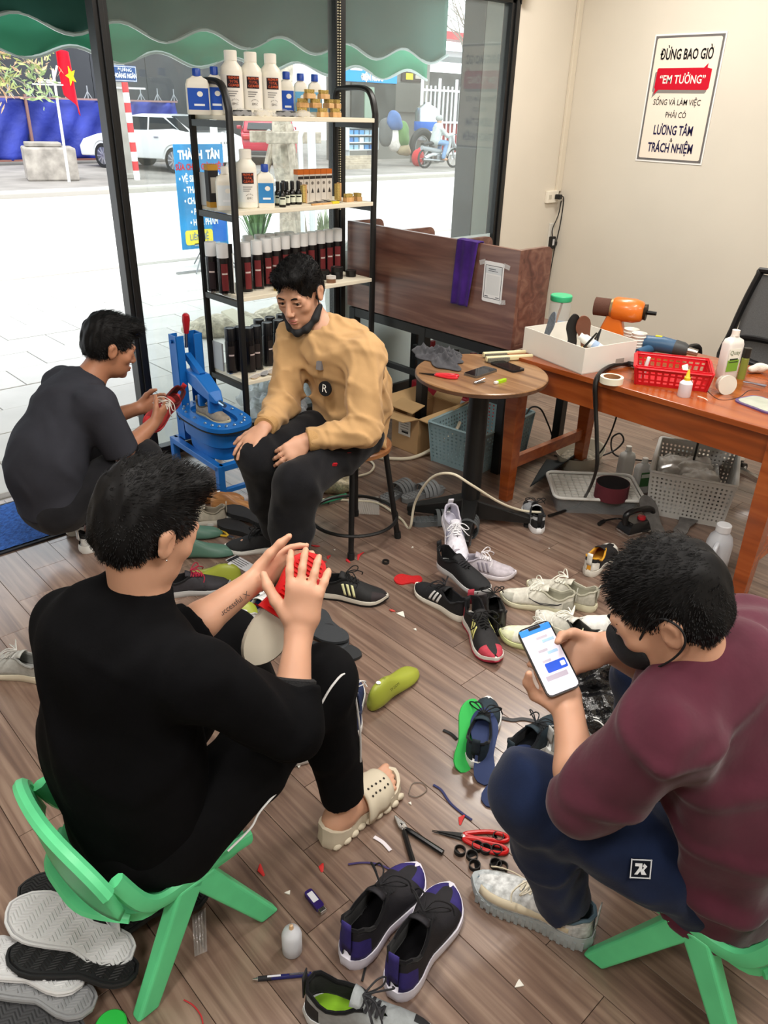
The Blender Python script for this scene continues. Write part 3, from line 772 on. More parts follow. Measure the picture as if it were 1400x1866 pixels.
# taped payment sheet (code left out)
Q = [(865, 462), (918, 468), (906, 552), (862, 543)]
qs = thing('taped_sheet', 'white printed sheet with dark frame taped to the walnut panel', 'paper', (PX - .0145, 2.475, 1.0))
QM = PM
MB().prism(rrect(.125, .195, .010), 0, .001, QM).build('paper', printed('#e9e9ea'), qs, smooth=0)
for (x, y, w, h) in ((0, .078, .104, .0025), (0, -.078, .104, .0025), (-.052, 0, .0025, .158), (.052, 0, .0025, .158)):
    MB().box((x, y, .0013), (w, h, .0006), QM).build('print_frame', printed('#3b4450'), qs, smooth=0)
MB().box((0, .056, .0012), (.10, .032, .0004), QM).build('head_field', printed('#d3d8dc'), qs, smooth=0)
MB().box((-.01, .062, .0015), (.045, .004, .0005), QM).build('print_line', printed('#5b6068'), qs, smooth=0)
MB().box((-.004, .053, .0015), (.06, .003, .0005), QM).build('print_line', printed('#5b6068'), qs, smooth=0)
MB().box((0, -.013, .0012), (.082, .094, .0004), QM).build('blank_field', printed('#dadcdd'), qs, smooth=0)
MB().box((-.035, -.070, .0015), (.022, .004, .0005), QM).build('print_line', printed('#5b6068'), qs, smooth=0)
MB().box((.035, -.070, .0015), (.022, .004, .0005), QM).build('print_line', printed('#5b6068'), qs, smooth=0)
for (x, y, r) in ((-.075, .088, .3), (.078, .086, -.2), (.07, -.085, .2)): MB().box((x, y, .0018), (.04, .022, .0004), QM @ T(0, 0, 0), rot=(0, 0, r)).build('tape', M_FILM, qs, smooth=0)

# round table
TZ = .735; TC = Vector((2.556, 2.09, 0))
M_OAK = wood('table_oak', '#6f4f35', '#8b6746', '#a98560', scale=(18, 1.6, 10), rough=.3, rnd=0, coat=.2, bump=.03)
rt = thing('round_table', 'round wood-topped cafe table on a black pedestal', 'table', TC)
MB().lathe([(0, TZ - .022), (.283, TZ - .022), (.29, TZ - .018), (.29, TZ - .004), (.286, TZ), (0, TZ)], 64).build('table_top', M_OAK, rt, smooth=40)
MB().lathe([(.2835, TZ - .0222), (.2912, TZ - .019), (.2912, TZ - .006), (.286, TZ - .0222)], 64).build('edge_band', wood('edge_band', '#4a3326', '#5a4030', '#6b4d3a', rnd=0), rt, smooth=40)
MB().lathe([(.045, .05), (.045, TZ - .03)], 28).build('column', M_BLACK, rt, smooth=40)
MB().lathe([(0, TZ - .045), (.12, TZ - .045), (.12, TZ - .026), (0, TZ - .026)], 28).build('mount_plate', M_BLACK, rt, smooth=40)
for a in (-.92, .65, 2.22, -2.49):
    d = Vector((math.cos(a), math.sin(a), 0)); n = Vector((-d.y, d.x, 0))
    f = MB()
    q = lambda s, w, z: d * s + n * w + Vector((0, 0, z))
    f.loft([[q(.03, -.04, .03), q(.03, .04, .03), q(.03, .04, .13), q(.03, -.04, .13)], [q(.30, -.022, .025), q(.30, .022, .025), q(.30, .02, .052), q(.30, -.02, .052)]])
    foot = f.build('foot', M_BLACK, rt, smooth=0, bevel=.006)
    MB().lathe([(0, 0), (.018, 0), (.018, .012), (.008, .014), (.008, .03), (0, .03)], 14, T(*(d * .28))).build('foot_pad', rubber('#1a1a1a'), foot)

# orange-brown work desk
DZ = .75
M_DESK = wood('orange_teak', '#7c3a16', '#97481c', '#ad5c2a', scale=(10, 1.4, 14), rough=.26, rnd=.04, coat=.35, bump=.03)
wd = thing('work_desk', 'glossy orange-brown wooden work desk with tapered legs', 'desk', (0, 0, 0))
DX0, DX1, DY0, DY1 = 2.828, 3.58, .86, 2.18
MB().box(((DX0 + DX1) / 2, (DY0 + DY1) / 2, DZ - .012), (DX1 - DX0, DY1 - DY0, .024)).build('desktop', M_DESK, wd, smooth=0, bevel=.002)
for x in (DX0 + .042, DX1 - .03): MB().box((x, (DY0 + DY1) / 2, DZ - .084), (.025, DY1 - DY0 - .04, .12)).build('apron', M_DESK, wd, smooth=0, bevel=.002)
for y in (DY0 + .03, DY1 - .03): MB().box(((DX0 + DX1) / 2, y, DZ - .084), (DX1 - DX0 - .06, .025, .12)).build('apron', M_DESK, wd, smooth=0, bevel=.002)
for (x, sx) in ((DX0 + .045, 1), (DX1 - .06, -1)):
    for (y, sy) in ((DY0 + .05, 1), (DY1 - .06, -1)):
        g = MB()
        R = lambda hw, z, ox=0: [(x + ox - hw, y - hw, z), (x + ox + hw, y - hw, z), (x + ox + hw, y + hw, z), (x + ox - hw, y + hw, z)]
        g.loft([R(.026, 0, -.0), R(.036, .45), R(.038, DZ - .024)])
        g.build('leg', M_DESK, wd, smooth=0, bevel=.003)
for y in (DY0 + .05, DY1 - .06): MB().box(((DX0 + DX1) / 2, y, .20), (DX1 - DX0 - .12, .03, .06)).build('stretcher', M_DESK, wd, smooth=0, bevel=.002)
for z in (.66, .705): MB().lathe([(0, 0), (.004, 0), (.004, .002), (0, .002)], 10, T(DX0 + .006, DY0 + .06, z) @ RY(-PI / 2)).build('screw', metal('#b8a890'), wd)

# office chair behind the desk
oc = thing('office_chair', 'black mesh-backed office chair behind the work desk', 'chair', (4.02, 1.50, 0), -.15)
# its back faces the wall, seat towards the desk (-x)
def ocm(name, mb, m, par=None, **k): return mb.build(name, m, par or oc, **k)
ring = [(.0, s * w, z) for s, w, z in ()]
ys = [(-.23, .55), (-.245, .75), (-.20, 1.02), (-.16, 1.06), (.16, 1.06), (.20, 1.02), (.245, .75), (.23, .55)]
bp = [Vector((.12 + .16 * (z - .55) - .25 * (.25 - y * y) * .5, y, z)) for y, z in ys]
bp = smooth_pts(bp, 5, True)
MB().path(bp, [(.022, .016)] * len(bp), 8, closed=True).build('back_frame', plastic('#141415', .45), oc)
MB().sheet(lambda u, v: (.12 + .16 * (.03 + .47 * v) - .02, (u - .5) * (.44 - .08 * max(0, v - .6)), .58 + .46 * v), 12, 12).build('mesh_back', mat('chair_mesh', '#57585a', .8, alpha=.8, var=.3, vs=400), oc, solid=.003)
MB().path(smooth_pts([(.10, -.2, .70), (.10, -.1, .735), (.10, .1, .735), (.10, .2, .70), (.095, .12, .62), (.095, -.12, .62)], 5, True), [(.02, .014)] * 30, 8, closed=True).build('lumbar_bar', plastic('#141415', .45), oc)
MB().loft([[(x - .16, y, z) for x, y in rrect(.46 * k, .48 * k, .1 * k)] for z, k in ((.42, .9), (.435, 1), (.48, 1), (.50, .92))]).build('seat', cloth('#1b1b1d'), oc, smooth=50)
for s in (-1, 1):
    MB().path(smooth_pts([(-.05, s * .24, .44), (-.05, s * .29, .50), (-.08, s * .29, .66), (-.2, s * .28, .68), (-.3, s * .27, .66)], 5), [(.02, .014)] * 21, 8).build('armrest', plastic('#161617', .45), oc)
MB().tube((-.16, 0, .12), (-.16, 0, .42), .03, .025).build('gas_column', metal('#9a9a9a'), oc)
for i in range(5):
    a = 2 * PI * i / 5 + 2.55; d = Vector((math.cos(a), math.sin(a), 0)); c = Vector((-.16, 0, 0))
    ar = MB().path([c + Vector((0, 0, .13)), c + d * .15 + Vector((0, 0, .115)), c + d * .29 + Vector((0, 0, .075))], [.028, .024, .017], 8).build('base_arm', metal('#d4d4d4', .2), oc)
    n = Vector((-d.y, d.x, 0)); w = c + d * .29 + Vector((0, 0, .03))
    for s in (-1, 1): MB().tube(w + n * (.008 * s), w + n * (.026 * s), .03, .03, 16).build('caster', plastic('#151515', .4), oc)
    for s in (-1, 1): MB().tube(w + n * (.0262 * s), w + n * (.028 * s), .015, .015, 16).build('caster_hub', plastic('#dadada', .4), oc)

# round stool
st = thing('bar_stool', 'low round stool with wooden seat, four black legs and foot ring', 'stool', (2.03, 2.33, 0), .02)
MB().lathe([(0, .44), (.155, .44), (.163, .446), (.163, .462), (.157, .468), (0, .468)], 40).build('seat', wood('stool_seat', '#7a4c2b', '#93613a', '#b07d50', scale=(4, 30, 10), rough=.35, rnd=0), st, smooth=40)
for sx in (-1, 1):
    for sy in (-1, 1):
        lg = MB().tube((sx * .095, sy * .095, .44), (sx * .143, sy * .143, .012), .0125, .0125, 12).build('leg', M_BLACK, st)
        MB().tube((sx * .1425, sy * .1425, .03), (sx * .1445, sy * .1445, 0), .0155, .0155, 12).build('rubber_foot', rubber('#141414'), lg)
MB().path([(.197 * math.cos(a), .197 * math.sin(a), .11) for a in np.linspace(0, 2 * PI, 41)[:-1]], .008, 8, closed=True).build('foot_ring', M_BLACK, st)
# ================================================================== the street outside
def ypx(px, py, Y): return aty(px, py, Y)
M_PAVE = mat('pavement_tile', '#c2bfba', .75, var=.06, vs=3, bump=.1, bs=40)
pv = struct(MB().box((3.2, 6.4, -.075), (14.5, 5.24, .09)).build('ground_pavement', mat('pavement_bed', '#b5b2ac', .9), smooth=0))
ti = None
for i in range(-3, 22):
    for j in range(13):
        x = -1.0 + .6 * i + (.3 if j % 2 else 0); y = 3.98 + .4 * j
        d = CAMR.transposed() @ (Vector((x, y, 0)) - Vector((0, 0, CAM_H)))
        if d.z < .2 or not (-700 < CX + F_PX * d.x / d.z < 1050): continue
        if ti is None:
            ti = MB().box((0, 0, -.015), (.592, .392, .03)).build('paving_slab', M_PAVE, pv, smooth=0, bevel=.002, seg=1); o = ti
        else:
            o = ti.copy(); COL.objects.link(o); o.parent = pv
        o.location = (x, y, random.uniform(-.003, .001))
struct(MB().box((13, 13.2, -.14), (70, 8.7, .1)).build('ground_road', mat('road_concrete', '#d8d6d2', .8, var=.06, vs=.8), smooth=0))
struct(MB().box((13, 28.0, -.06), (70, 21, .12)).build('ground_far_pavement', mat('far_paving', '#85807a', .9, var=.2, vs=1.2, bump=.2, bs=4), smooth=0))
for y, nm in ((9.02, 'kerb'), (17.5, 'kerb')):
    kb = struct(MB().box((13, y, -.06), (70, .14, .13)).build('trim_kerb', mat('kerb_stone', '#9b968e', .9), smooth=0, bevel=.01))
struct(MB().box((13, 17.75, .012), (70, .35, .02)).build('trim_channel', mat('kerb_stone2', '#bdb9b2', .9), smooth=0))

# building behind the fence, dark cladding
bd = thing('dark_building', 'large dark grey clad building behind the blue fence', 'building', (0, 0, 0))
M_DK = mat('dark_clad', '#3b3d41', .8, var=.15, vs=.6)
for i in range(14):
    MB().box((-6 + 2.02 * i, 29.5, 4.5), (2.0, 1.2, 9.0)).build('panel', M_DK, bd, smooth=0)
# blue tarpaulin fence
fe = thing('tarp_fence', 'blue tarpaulin fence with spiked rail across the road', 'fence', (0, 0, 0))
M_TARP = mat('blue_tarp', '#22308a', .55, var=.2, vs=1.2, bump=.5, bs=2.2, bd=.12)
x0 = -3.5
for i in range(7):
    w_ = [2.6, 2.2, 3.0, 2.4, 2.7][i % 5]; x1 = x0 + w_
    MB().sheet(lambda u, v: (x0 + (x1 - x0) * u, 25.2 + .08 * math.sin(9 * u + 4 * v + i) + .05 * math.sin(23 * u - 9 * v), .12 + 1.60 * v), 24, 12).build('tarpaulin', M_TARP, fe, solid=.01)
    MB().box((x0, 25.12, .9), (.07, .07, 1.85)).build('post', paint('#7d5a52'), fe, smooth=0)
    x0 = x1
MB().box((5.35, 25.1, 1.74), (17.7, .06, .05)).build('top_rail', paint('#8a6a66'), fe, smooth=0)
MB().box((5.35, 25.1, .12), (17.7, .06, .05)).build('bottom_rail', paint('#7a5148'), fe, smooth=0)
for i in range(31):
    x = -3 + .57 * i
    sp = MB(); sp.bar((x, 25.1, 1.76), (x, 25.1, 2.1), .025, .025); sp.bar((x - .12, 25.1, 1.76), (x, 25.1, 1.95), .02, .02); sp.bar((x + .12, 25.1, 1.76), (x, 25.1, 1.95), .02, .02)
    sp.build('spike', paint('#8d9094'), fe, smooth=0)
# concrete block, flag pole and flag
cb = thing('concrete_block', 'weathered concrete block with a loose slab on top across the road', 'block', (7.95, 20.35, 0), -.3)
MB().box((0, 0, .36), (1.15, 1.0, .72)).build('body', mat('old_concrete', '#9a938a', .95, var=.3, vs=4, bump=.4, bs=12), cb, smooth=0, bevel=.04)
MB().box((-.1, .05, .77), (.8, .7, .09)).build('slab', mat('old_concrete2', '#8a847b', .95, var=.3, vs=4), cb, smooth=0, bevel=.02)
fp0, fp1 = aty(120, 290, 19.5), aty(96, 125, 19.5)
fp = thing('flag_pole', 'white leaning flag pole beside the concrete block', 'pole', (0, 0, 0))
MB().tube(Vector((fp0.x, 19.5, 0)), fp1, .035, .03, 8).build('shaft', paint('#c9c9c6'), fp)
a0, a1 = aty(96, 155, 19.5), aty(104, 120, 19.5)
MB().tube(a0, a1, .025, .025, 8).build('flag_arm', paint('#c9c9c6'), fp)
for k, (px, py, L) in enumerate(((90, 150, .5), (88, 154, .7), (84, 146, .3))):
    q = aty(px, py, 19.5); MB().bar(q - Vector((L / 2, 0, 0)), q + Vector((L / 2, 0, 0)), .03, .03).build('bracket', paint('#c9c9c6'), fp, smooth=0)
F0 = aty(106, 95, 19.4)
def flagf(u, v):
    # hangs down from the arm tip, folds across
    w = .26 + .16 * v
    return (F0.x + (u - .2) * w * (1 - .25 * v) + .1 * v, 19.4 + .12 * math.sin(6 * u + 2 * v), F0.z + .1 - 1.25 * v * (.75 + .25 * u) - .1 * u)
fg = thing('flag', 'red flag with a yellow star hanging from the white pole', 'flag', (0, 0, 0))
MB().sheet(flagf, 12, 16).build('cloth', cloth('#c01226'), fg, solid=.01)
star = []
for i in range(10):
    r = .20 if i % 2 == 0 else .085; a = PI / 2 + i * PI / 5 + .3; star.append((.62 * r * math.cos(a), r * math.sin(a)))
sc_ = Vector(flagf(.55, .45))
MB().prism(star, 0, .02, T(sc_.x, 19.26, sc_.z) @ RX(PI / 2)).build('star', printed('#e8cf1c'), fg, smooth=0)
# concrete post with street sign, striped pole
cp = aty(238, 330, 19.8)
pst = thing('concrete_post', 'square concrete utility post carrying the street name sign', 'post', (cp.x, 19.95, 0))
MB().box((0, 0, 1.95), (.36, .36, 3.9)).build('shaft', mat('post_concrete', '#a39f98', .9, var=.15, vs=3), pst, smooth=0, bevel=.02)
MB().box((0, 0, .06), (.5, .5, .12)).build('footing', mat('post_concrete', ''), pst, smooth=0, bevel=.02)
S0, S1 = aty(203, 118, 19.74), aty(250, 150, 19.74)
ss = thing('street_sign', 'blue street name sign on the concrete post', 'sign', ((S0.x + S1.x) / 2, 19.74, (S0.z + S1.z) / 2))
sw, shh = S1.x - S0.x, S0.z - S1.z
SM = RX(PI / 2)
MB().box((0, 0, 0), (sw, .04, shh)).build('plate', paint('#0e3f78'), ss, smooth=0, bevel=.01)
MB().box((0, -.015, 0), (sw * .95, .02, shh * .9)).build('border', printed('#e9eef2'), ss, smooth=0)
MB().box((0, -.02, 0), (sw * .91, .02, shh * .82)).build('field', printed('#0e3f78'), ss, smooth=0)
text('lettering', 'ĐƯỜNG', .10, printed('#f2f5f7'), ss, T(0, -.034, shh * .22) @ SM, sx=.95)
text('lettering', 'HOÀNG NGÂN', .135, printed('#f2f5f7'), ss, T(0, -.034, -shh * .14) @ SM, sx=.62, bold=.004)
MB().box((.1, 0, -.3), (.8, .03, .04)).build('bracket', paint('#c5c7c8'), ss, smooth=0)
def striped(label, base, top, r, bands, Y):
    b0, b1 = aty(*base, Y), aty(*top, Y); b0.z = 0
    t = thing('striped_pole', label, 'pole', (0, 0, 0))
    n = bands
    for i in range(n):
        p = b0.lerp(b1, i / n); q = b0.lerp(b1, (i + 1) / n)
        MB().tube(p, q, r, r, 12).build('red_band' if i % 2 else 'white_band', paint('#c3202c' if i % 2 else '#e6e6e4'), t)
striped('red and white striped pole before the concrete post', (250, 325), (227, 150), .075, 10, 19.4)
striped('thin white pole with red bands beside the blue banner', (410, 470), (388, 218), .045, 5, 8.9)
# ---- cars
def car(label, loc, rot, body, L=4.6, W=1.8, hatch=False):
    t = thing('car', label, 'car', loc, rot)
    pm = P('carpaint', body, .25, coat=.6); dk = P('carglass', '#20262b', .08, spec=.8)
    # side profile, x forward
    prof = [(-2.28, .35), (-2.30, .62), (-2.25, .92), (-1.95, 1.02), (-1.35, 1.10), (-.2, 1.03), (.9, .98), (1.55, .88), (2.1, .74), (2.28, .55), (2.25, .30)]
    rings = []
    for (wf, zc) in ((-1, 0), (-.97, .0), (.97, 0), (1, 0)):
        s_ = .94 if abs(wf) == 1 else 1
        rings.append([(x * L / 4.6, wf * W / 2, (z - .6) * s_ + .6) for x, z in prof])
    MB().loft(rings).build('body', pm, t, smooth=30, bevel=.05)
    if hatch: cab = [(-2.15, .95), (-2.0, 1.28), (-1.7, 1.52), (-.9, 1.60), (.1, 1.55), (.85, 1.05)]
    else: cab = [(-1.95, 1.0), (-1.3, 1.30), (-.7, 1.43), (-.1, 1.44), (.45, 1.36), (1.25, .97)]
    MB().loft([[(x, wf * (W / 2 - .06 - .22 * max(0, z - 1.0)), z) for x, z in cab] for wf in (-1, 1)]).build('cabin', pm, t, smooth=30, bevel=.04)
    # side windows
    for s in (-1, 1):
        for (a, b, ta, tb) in (((-1.55, -.45, -.95, -.45)), ((-.38, .95, -.38, .42)), ((-1.9, -1.62, -1.4, -1.05)) if not hatch else ((-1.95, -1.62, -1.7, -1.05))):
            zt = 1.36 if not hatch else 1.45
            q = [(a, 1.05), (b, 1.03), (tb, zt), (ta, zt)]
            yy = lambda z: s * (W / 2 - .055 - .22 * max(0, z - 1.0))
            MB().loft([[(x, yy(z) + s * e, z) for x, z in q] for e in (0, .012)]).build('side_window', dk, t, smooth=0)
    if hatch: ws = [(-2.17, 1.02), (-1.74, 1.5)]
    else: ws = [(-1.92, 1.06), (-1.05, 1.385)]
    MB().loft([[(ws[0][0] - e, -.68, ws[0][1] + e), (ws[0][0] - e, .68, ws[0][1] + e), (ws[1][0] - e, .56, ws[1][1] + e), (ws[1][0] - e, -.56, ws[1][1] + e)] for e in (0, .02)]).build('rear_window', dk, t, smooth=0)
    MB().loft([[(1.18 + e, -.7, 1.03 + e), (1.18 + e, .7, 1.03 + e), (.5 + e, .6, 1.36 + e), (.5 + e, -.6, 1.36 + e)] for e in (0, .02)]).build('windscreen', dk, t, smooth=0)
    for s in (-1, 1):
        for x in (-1.33, 1.37):
            wh = MB().tube((x, s * (W / 2 - .2), .32), (x, s * (W / 2 + .005), .32), .33, .33, 28).build('wheel', rubber('#1a1a1b'), t)
            MB().tube((x, s * (W / 2 - .02), .32), (x, s * (W / 2 + .012), .32), .23, .23, 24).build('rim', metal('#8d9094', .35), wh)
            for k in range(10):
                a = 2 * PI * k / 10; MB().bar((x, s * (W / 2 + .012), .32), (x + .22 * math.cos(a), s * (W / 2 + .012), .32 + .22 * math.sin(a)), .035, .02, up=(0, 1, 0)).build('spoke', metal('#e4e4e4', .3), wh, smooth=0)
            MB().path([(x + .39 * math.cos(a), s * (W / 2 + .002), .34 + .39 * math.sin(a)) for a in np.linspace(0, PI, 15)], .025, 6).build('arch_trim', P('arch', '#2a2a2c', .6) if hatch else pm, t)
        MB().box((-2.2, s * .66, .80), (.12, .34, .14)).build('tail_lamp', P('lamp', '#a8121c', .2, coat=.5), t, smooth=0, bevel=.03)
        MB().box((.25, s * (W / 2 + .01), .86), (.16, .02, .03)).build('door_handle', metal('#d8d8d8', .3), t, smooth=0)
        MB().box((-.75, s * (W / 2 + .01), .88), (.16, .02, .03)).build('door_handle', metal('#d8d8d8', .3), t, smooth=0)
        MB().box((.75, s * (W / 2 + .08), 1.02), (.16, .16, .12)).build('mirror', pm, t, smooth=0, bevel=.03)
    MB().box((-2.315, 0, .78), (.02, .5, .13)).build('number_plate', printed('#e8e6e2'), t, smooth=0)
    for k in (-.15, -.05, .09): MB().box((-2.328, k, .78), (.006, .07, .06)).build('plate_mark', printed('#8a8a8a'), t, smooth=0)
    MB().lathe([(.05, 0), (.075, .005), (.075, .02), (.05, .02)], 20, T(-2.30, 0, .98) @ RY(-PI / 2)).build('badge', metal('#e2e2e2', .2), t)
    MB().box((-2.26, 0, .36), (.16, 1.5, .14)).build('rear_bumper', P('bumper', '#3a3a3d' if hatch else body, .5), t, smooth=0, bevel=.03)
    return t
car('white sedan parked across the road behind the striped pole', (11.95, 22.3, 0), math.atan2(2.5, -.81), '#dadcdd')
car('red hatchback seen from behind through the shelf', (17.1, 24.3, 0), .98, '#b8203c', 4.4, 1.75, True)
# ---- blue roll-up banner on the near pavement
bY = 8.35
B0, B1, B2, B3 = aty(315, 263, bY), aty(372, 265, bY), aty(398, 462, bY), aty(340, 455, bY)
bn = thing('banner_stand', 'blue service banner on a folding stand outside the glass', 'banner', (0, 0, 0))
bw = .62; bx0 = B0.x; bz0, bz1 = B3.z, B0.z
BMx = T(bx0 + bw / 2, bY, (bz0 + bz1) / 2) @ RX(PI / 2)
bh = bz1 - bz0
MB().box((0, 0, 0), (bw, bh, .012), BMx).build('panel', mat('banner_blue', '#1283bd', .5, var=.25, vs=2.5), bn, smooth=0)
MB().box((bw * .32, -bh * .1, .0065), (bw * .3, bh * .7, .002), BMx).build('print_field', printed('#1667c2'), bn, smooth=0)
WHT = printed('#f2f7fa')
def bt(s, y, size, m, x=0., sx=.8, b=.003): text('lettering', s, size, m, bn, BMx @ T(x, y * bh, .009), sx=sx, bold=b)
bt('THÀNH  TÂN', .40, .12, WHT, 0, .72, .006)
bt('SỬA CHỮA GIÀY HIỆU', .29, .085, printed('#c0262e'), 0, .72, .003)
for i, s in enumerate(('VỆ SINH GIÀY DÉP', 'THAY ĐẾ GIÀY', 'CHĂM SÓC DA', 'PHỤ KIỆN', 'HÓA PHẨM')):
    bt('• ' + s, .18 - i * .105, .095, WHT, 0, .66)
MB().prism(rrect(.36, .16, .03), .007, .010, BMx @ T(-.08, -.385 * bh, 0)).build('yellow_tag', printed('#e9d84a'), bn, smooth=0)
text('lettering', 'LIÊN HỆ', .1, printed('#2b6aa8'), bn, BMx @ T(-.08, -.385 * bh, .012), sx=.7)
MB().box((.02, -.46 * bh, .009), (.34, .03, .002), BMx).build('print_line', printed('#8fa9bd'), bn, smooth=0)
for dx, dy in ((-.3, -.25), (.3, -.25), (0, .3)):
    MB().tube((bx0 + bw / 2, bY + .02, bz0 + .05), (bx0 + bw / 2 + dx, bY + dy, .01), .008, .008, 6).build('stand_leg', metal('#8a8d90'), bn)
MB().tube((bx0 + bw / 2, bY + .02, .1), (bx0 + bw / 2, bY + .02, bz1), .01, .01, 6).build('stand_mast', metal('#8a8d90'), bn)
MB().box((bx0 + bw / 2, bY - .12, .01), (.95, .04, .02)).build('base_bar', metal('#a8a8a8'), bn, smooth=0)
# ---- tree in a guard, white pipe, tufts of grass
tY = 8.0
tb = aty(528, 480, tY); tb.z = 0
tree = thing('street_tree', 'pale trunked street tree braced by wooden props', 'tree', (tb.x, tY, 0))
M_BARK = mat('pale_bark', '#b3a797', .95, var=.3, vs=14, bump=.8, bs=30, bd=.02)
MB().path(smooth_pts([(0, 0, 0), (.03, 0, .7), (-.04, .03, 1.4), (.05, .05, 2.3), (.2, .2, 3.2), (.3, .3, 4.6)], 4), [.13] * 8 + [.11] * 9 + [.09] * 4, 10).build('trunk', M_BARK, tree)
for a in (0.5, 2.4, 4.4):
    d = Vector((math.cos(a), math.sin(a), 0)); MB().tube(d * .55, d * .10 + Vector((0, 0, 1.55)), .045, .04, 8).build('prop', mat('prop_wood', '#a5998a', .95, var=.3, vs=20), tree)
MB().box((0, -.16, 1.42), (.75, .06, .12)).build('tie_beam', mat('prop_wood', ''), tree, smooth=0, bevel=.01)
MB().box((0, .16, 1.42), (.75, .06, .12)).build('tie_beam', mat('prop_wood', ''), tree, smooth=0, bevel=.01)
for k in range(7):
    a = k * 1.3; MB().path(smooth_pts([(.1, .1, 2.6 + .2 * k), (.1 + .5 * math.cos(a), .1 + .5 * math.sin(a), 3.2 + .2 * k), (.1 + 1.1 * math.cos(a), .1 + 1.1 * math.sin(a), 3.9 + .2 * k)], 4), [.03] * 3 + [.02] * 6, 6).build('branch', M_BARK, tree)
pb = aty(572, 470, 7.4)
wp = thing('white_pipe', 'white bent pipe standing beside the braced tree', 'pipe', (pb.x, 7.4, 0))
MB().path(smooth_pts([(0, 0, 0), (0, 0, 1.0), (-.02, 0, 2.0), (-.06, -.05, 2.35), (-.25, -.3, 2.62), (-.5, -1.0, 2.75)], 6), .045, 10).build('pipe', paint('#d5dbdb'), wp)
MB().path([(-.22, -.1, .2), (-.2, -.05, 1.45), (-.12, 0, 1.55)], .025, 8).build('side_pipe', paint('#cfd5d5'), wp)
def tuft(label, px, py, n, R, h, c, Y):
    p = aty(px, py, Y); b = MB(); rnd = random.Random(px)
    for i in range(n):
        a = rnd.uniform(0, 2 * PI); e = rnd.uniform(.2, 1) * R; hh = h * rnd.uniform(.6, 1)
        d = Vector((math.cos(a), math.sin(a), 0)); s = Vector((-d.y, d.x, 0)) * .012
        q0 = d * (.1 * R); q1 = d * (.5 * e) + Vector((0, 0, hh * .7)); q2 = d * e + Vector((0, 0, hh))
        b.add([q0 - s, q0 + s, q1 + s * .8, q1 - s * .8, q2], [(0, 1, 2, 3), (3, 2, 4)])
    t = thing('grass_tuft', label, 'plant', (p.x, Y, max(0, p.z)), 0)
    o = b.build('blades', P('blade', c, .6, var=.4, vs=9), t, smooth=0, fixn=False); o['kind'] = 'stuff'
    MB().lathe([(0, 0), (.16, 0), (.19, .05), (.15, .07), (0, .08)], 14).build('soil_mound', mat('soil', '#8d7f6c', .95, var=.3, vs=30), t)
tuft('spiky green grass tuft growing below the second shelf board', 470, 445, 110, .42, .55, '#56794a', 7.7)
tuft('pale dry grass tuft beside the white pipe', 590, 450, 70, .4, .5, '#8f9a7e', 7.9)
# rubble, sacks and a bundle of laths on the pavement below the shelf
rb = aty(455, 560, 5.6)
for i in range(3):
    q = aty((395, 430, 520)[i], (552, 540, 545)[i], 5.7)
    sculpt('gravel_sack', [ell((q.x, 5.75, .06), (.22, .16, .10)), ell((q.x + .12, 5.7, .05), (.16, .14, .08)), ell((q.x - .14, 5.8, .05), (.14, .13, .07))], mat('sack_weave', '#b9b09c', .95, var=.35, vs=25, bump=.8, bs=40, bd=.02), h=.02,
           fold=lambda x, y, z: .008 * np.sin(40 * x) * np.sin(37 * y + 20 * z))
    tag(bpy.context.scene.collection.objects[-1], ['leftmost beige sack slumped outside below the third board', 'middle beige sack slumped outside below the third board', 'rightmost beige sack slumped outside below the third board'][i], 'sack', 'sacks outside the glass')
lb = thing('lath_bundle', 'bundle of pale wooden laths lying outside below the third board', 'laths', (aty(452, 558, 5.35).x, 5.35, .13), .25)
for i in range(9): MB().box((-.08 + .02 * i, 0, .01), (.017, .5, .02), rot=(.35, 0, .02 * (i - 4))).build('lath', P('lath', '#cfc7b2', .8), lb, smooth=0)
# ---- far side, right: shop fronts, gate, tank, motorcycle
def slab_px(x0, y0, x1, y1, Y, d=.1):
    a, b = aty(x0, y0, Y), aty(x1, y1, Y); return Vector(((a.x + b.x) / 2, Y, (a.z + b.z) / 2)), (abs(b.x - a.x), d, abs(a.z - b.z))
def slab(name, label, cat, px, Y, m, d=.1):
    c, s = slab_px(*px, Y, d); t = thing(name, label, cat, c); o = MB().box((0, 0, 0), s).build('panel', m, t, smooth=0, bevel=.01); return t, s
sb = thing('street_house', 'grey low shop house with red roof edge across the road', 'building', (0, 0, 0))
c, s = slab_px(600, 20, 770, 288, 24.0, .4); MB().box(c, s).build('wall', mat('shop_wall', '#77756f', .9, var=.2, vs=.7), sb, smooth=0)
c, s = slab_px(770, 130, 1050, 288, 26.5, .4); MB().box(c, s).build('wall', mat('yard_wall', '#5b5c5c', .9, var=.3, vs=1.2), sb, smooth=0)
c, s = slab_px(640, 150, 718, 232, 23.75, .1); MB().box(c, s).build('shop_opening', mat('opening_shade', '#343634', .8, var=.5, vs=2), sb, smooth=0)  # closed slab, the shade of the shop interior put into its colour
c, s = slab_px(664, 158, 680, 215, 23.7, .1); MB().box(c, s).build('window', P('shopglass', '#7d927f', .3), sb, smooth=0)
c, s = slab_px(720, 150, 766, 205, 23.75, .1); MB().box(c, s).build('shutter', P('shutter', '#585751', .7), sb, smooth=0)
rc, rs = slab_px(770, 68, 1060, 88, 26.0, .9); MB().box(rc, rs).build('roof_edge', paint('#b8303a'), sb, smooth=0)
rc, rs = slab_px(760, 92, 860, 112, 25.0, 1.2); MB().box(rc, rs, rot=(.25, 0, 0)).build('sheet_roof', P('sheetroof', '#7b7f80', .5), sb, smooth=0)
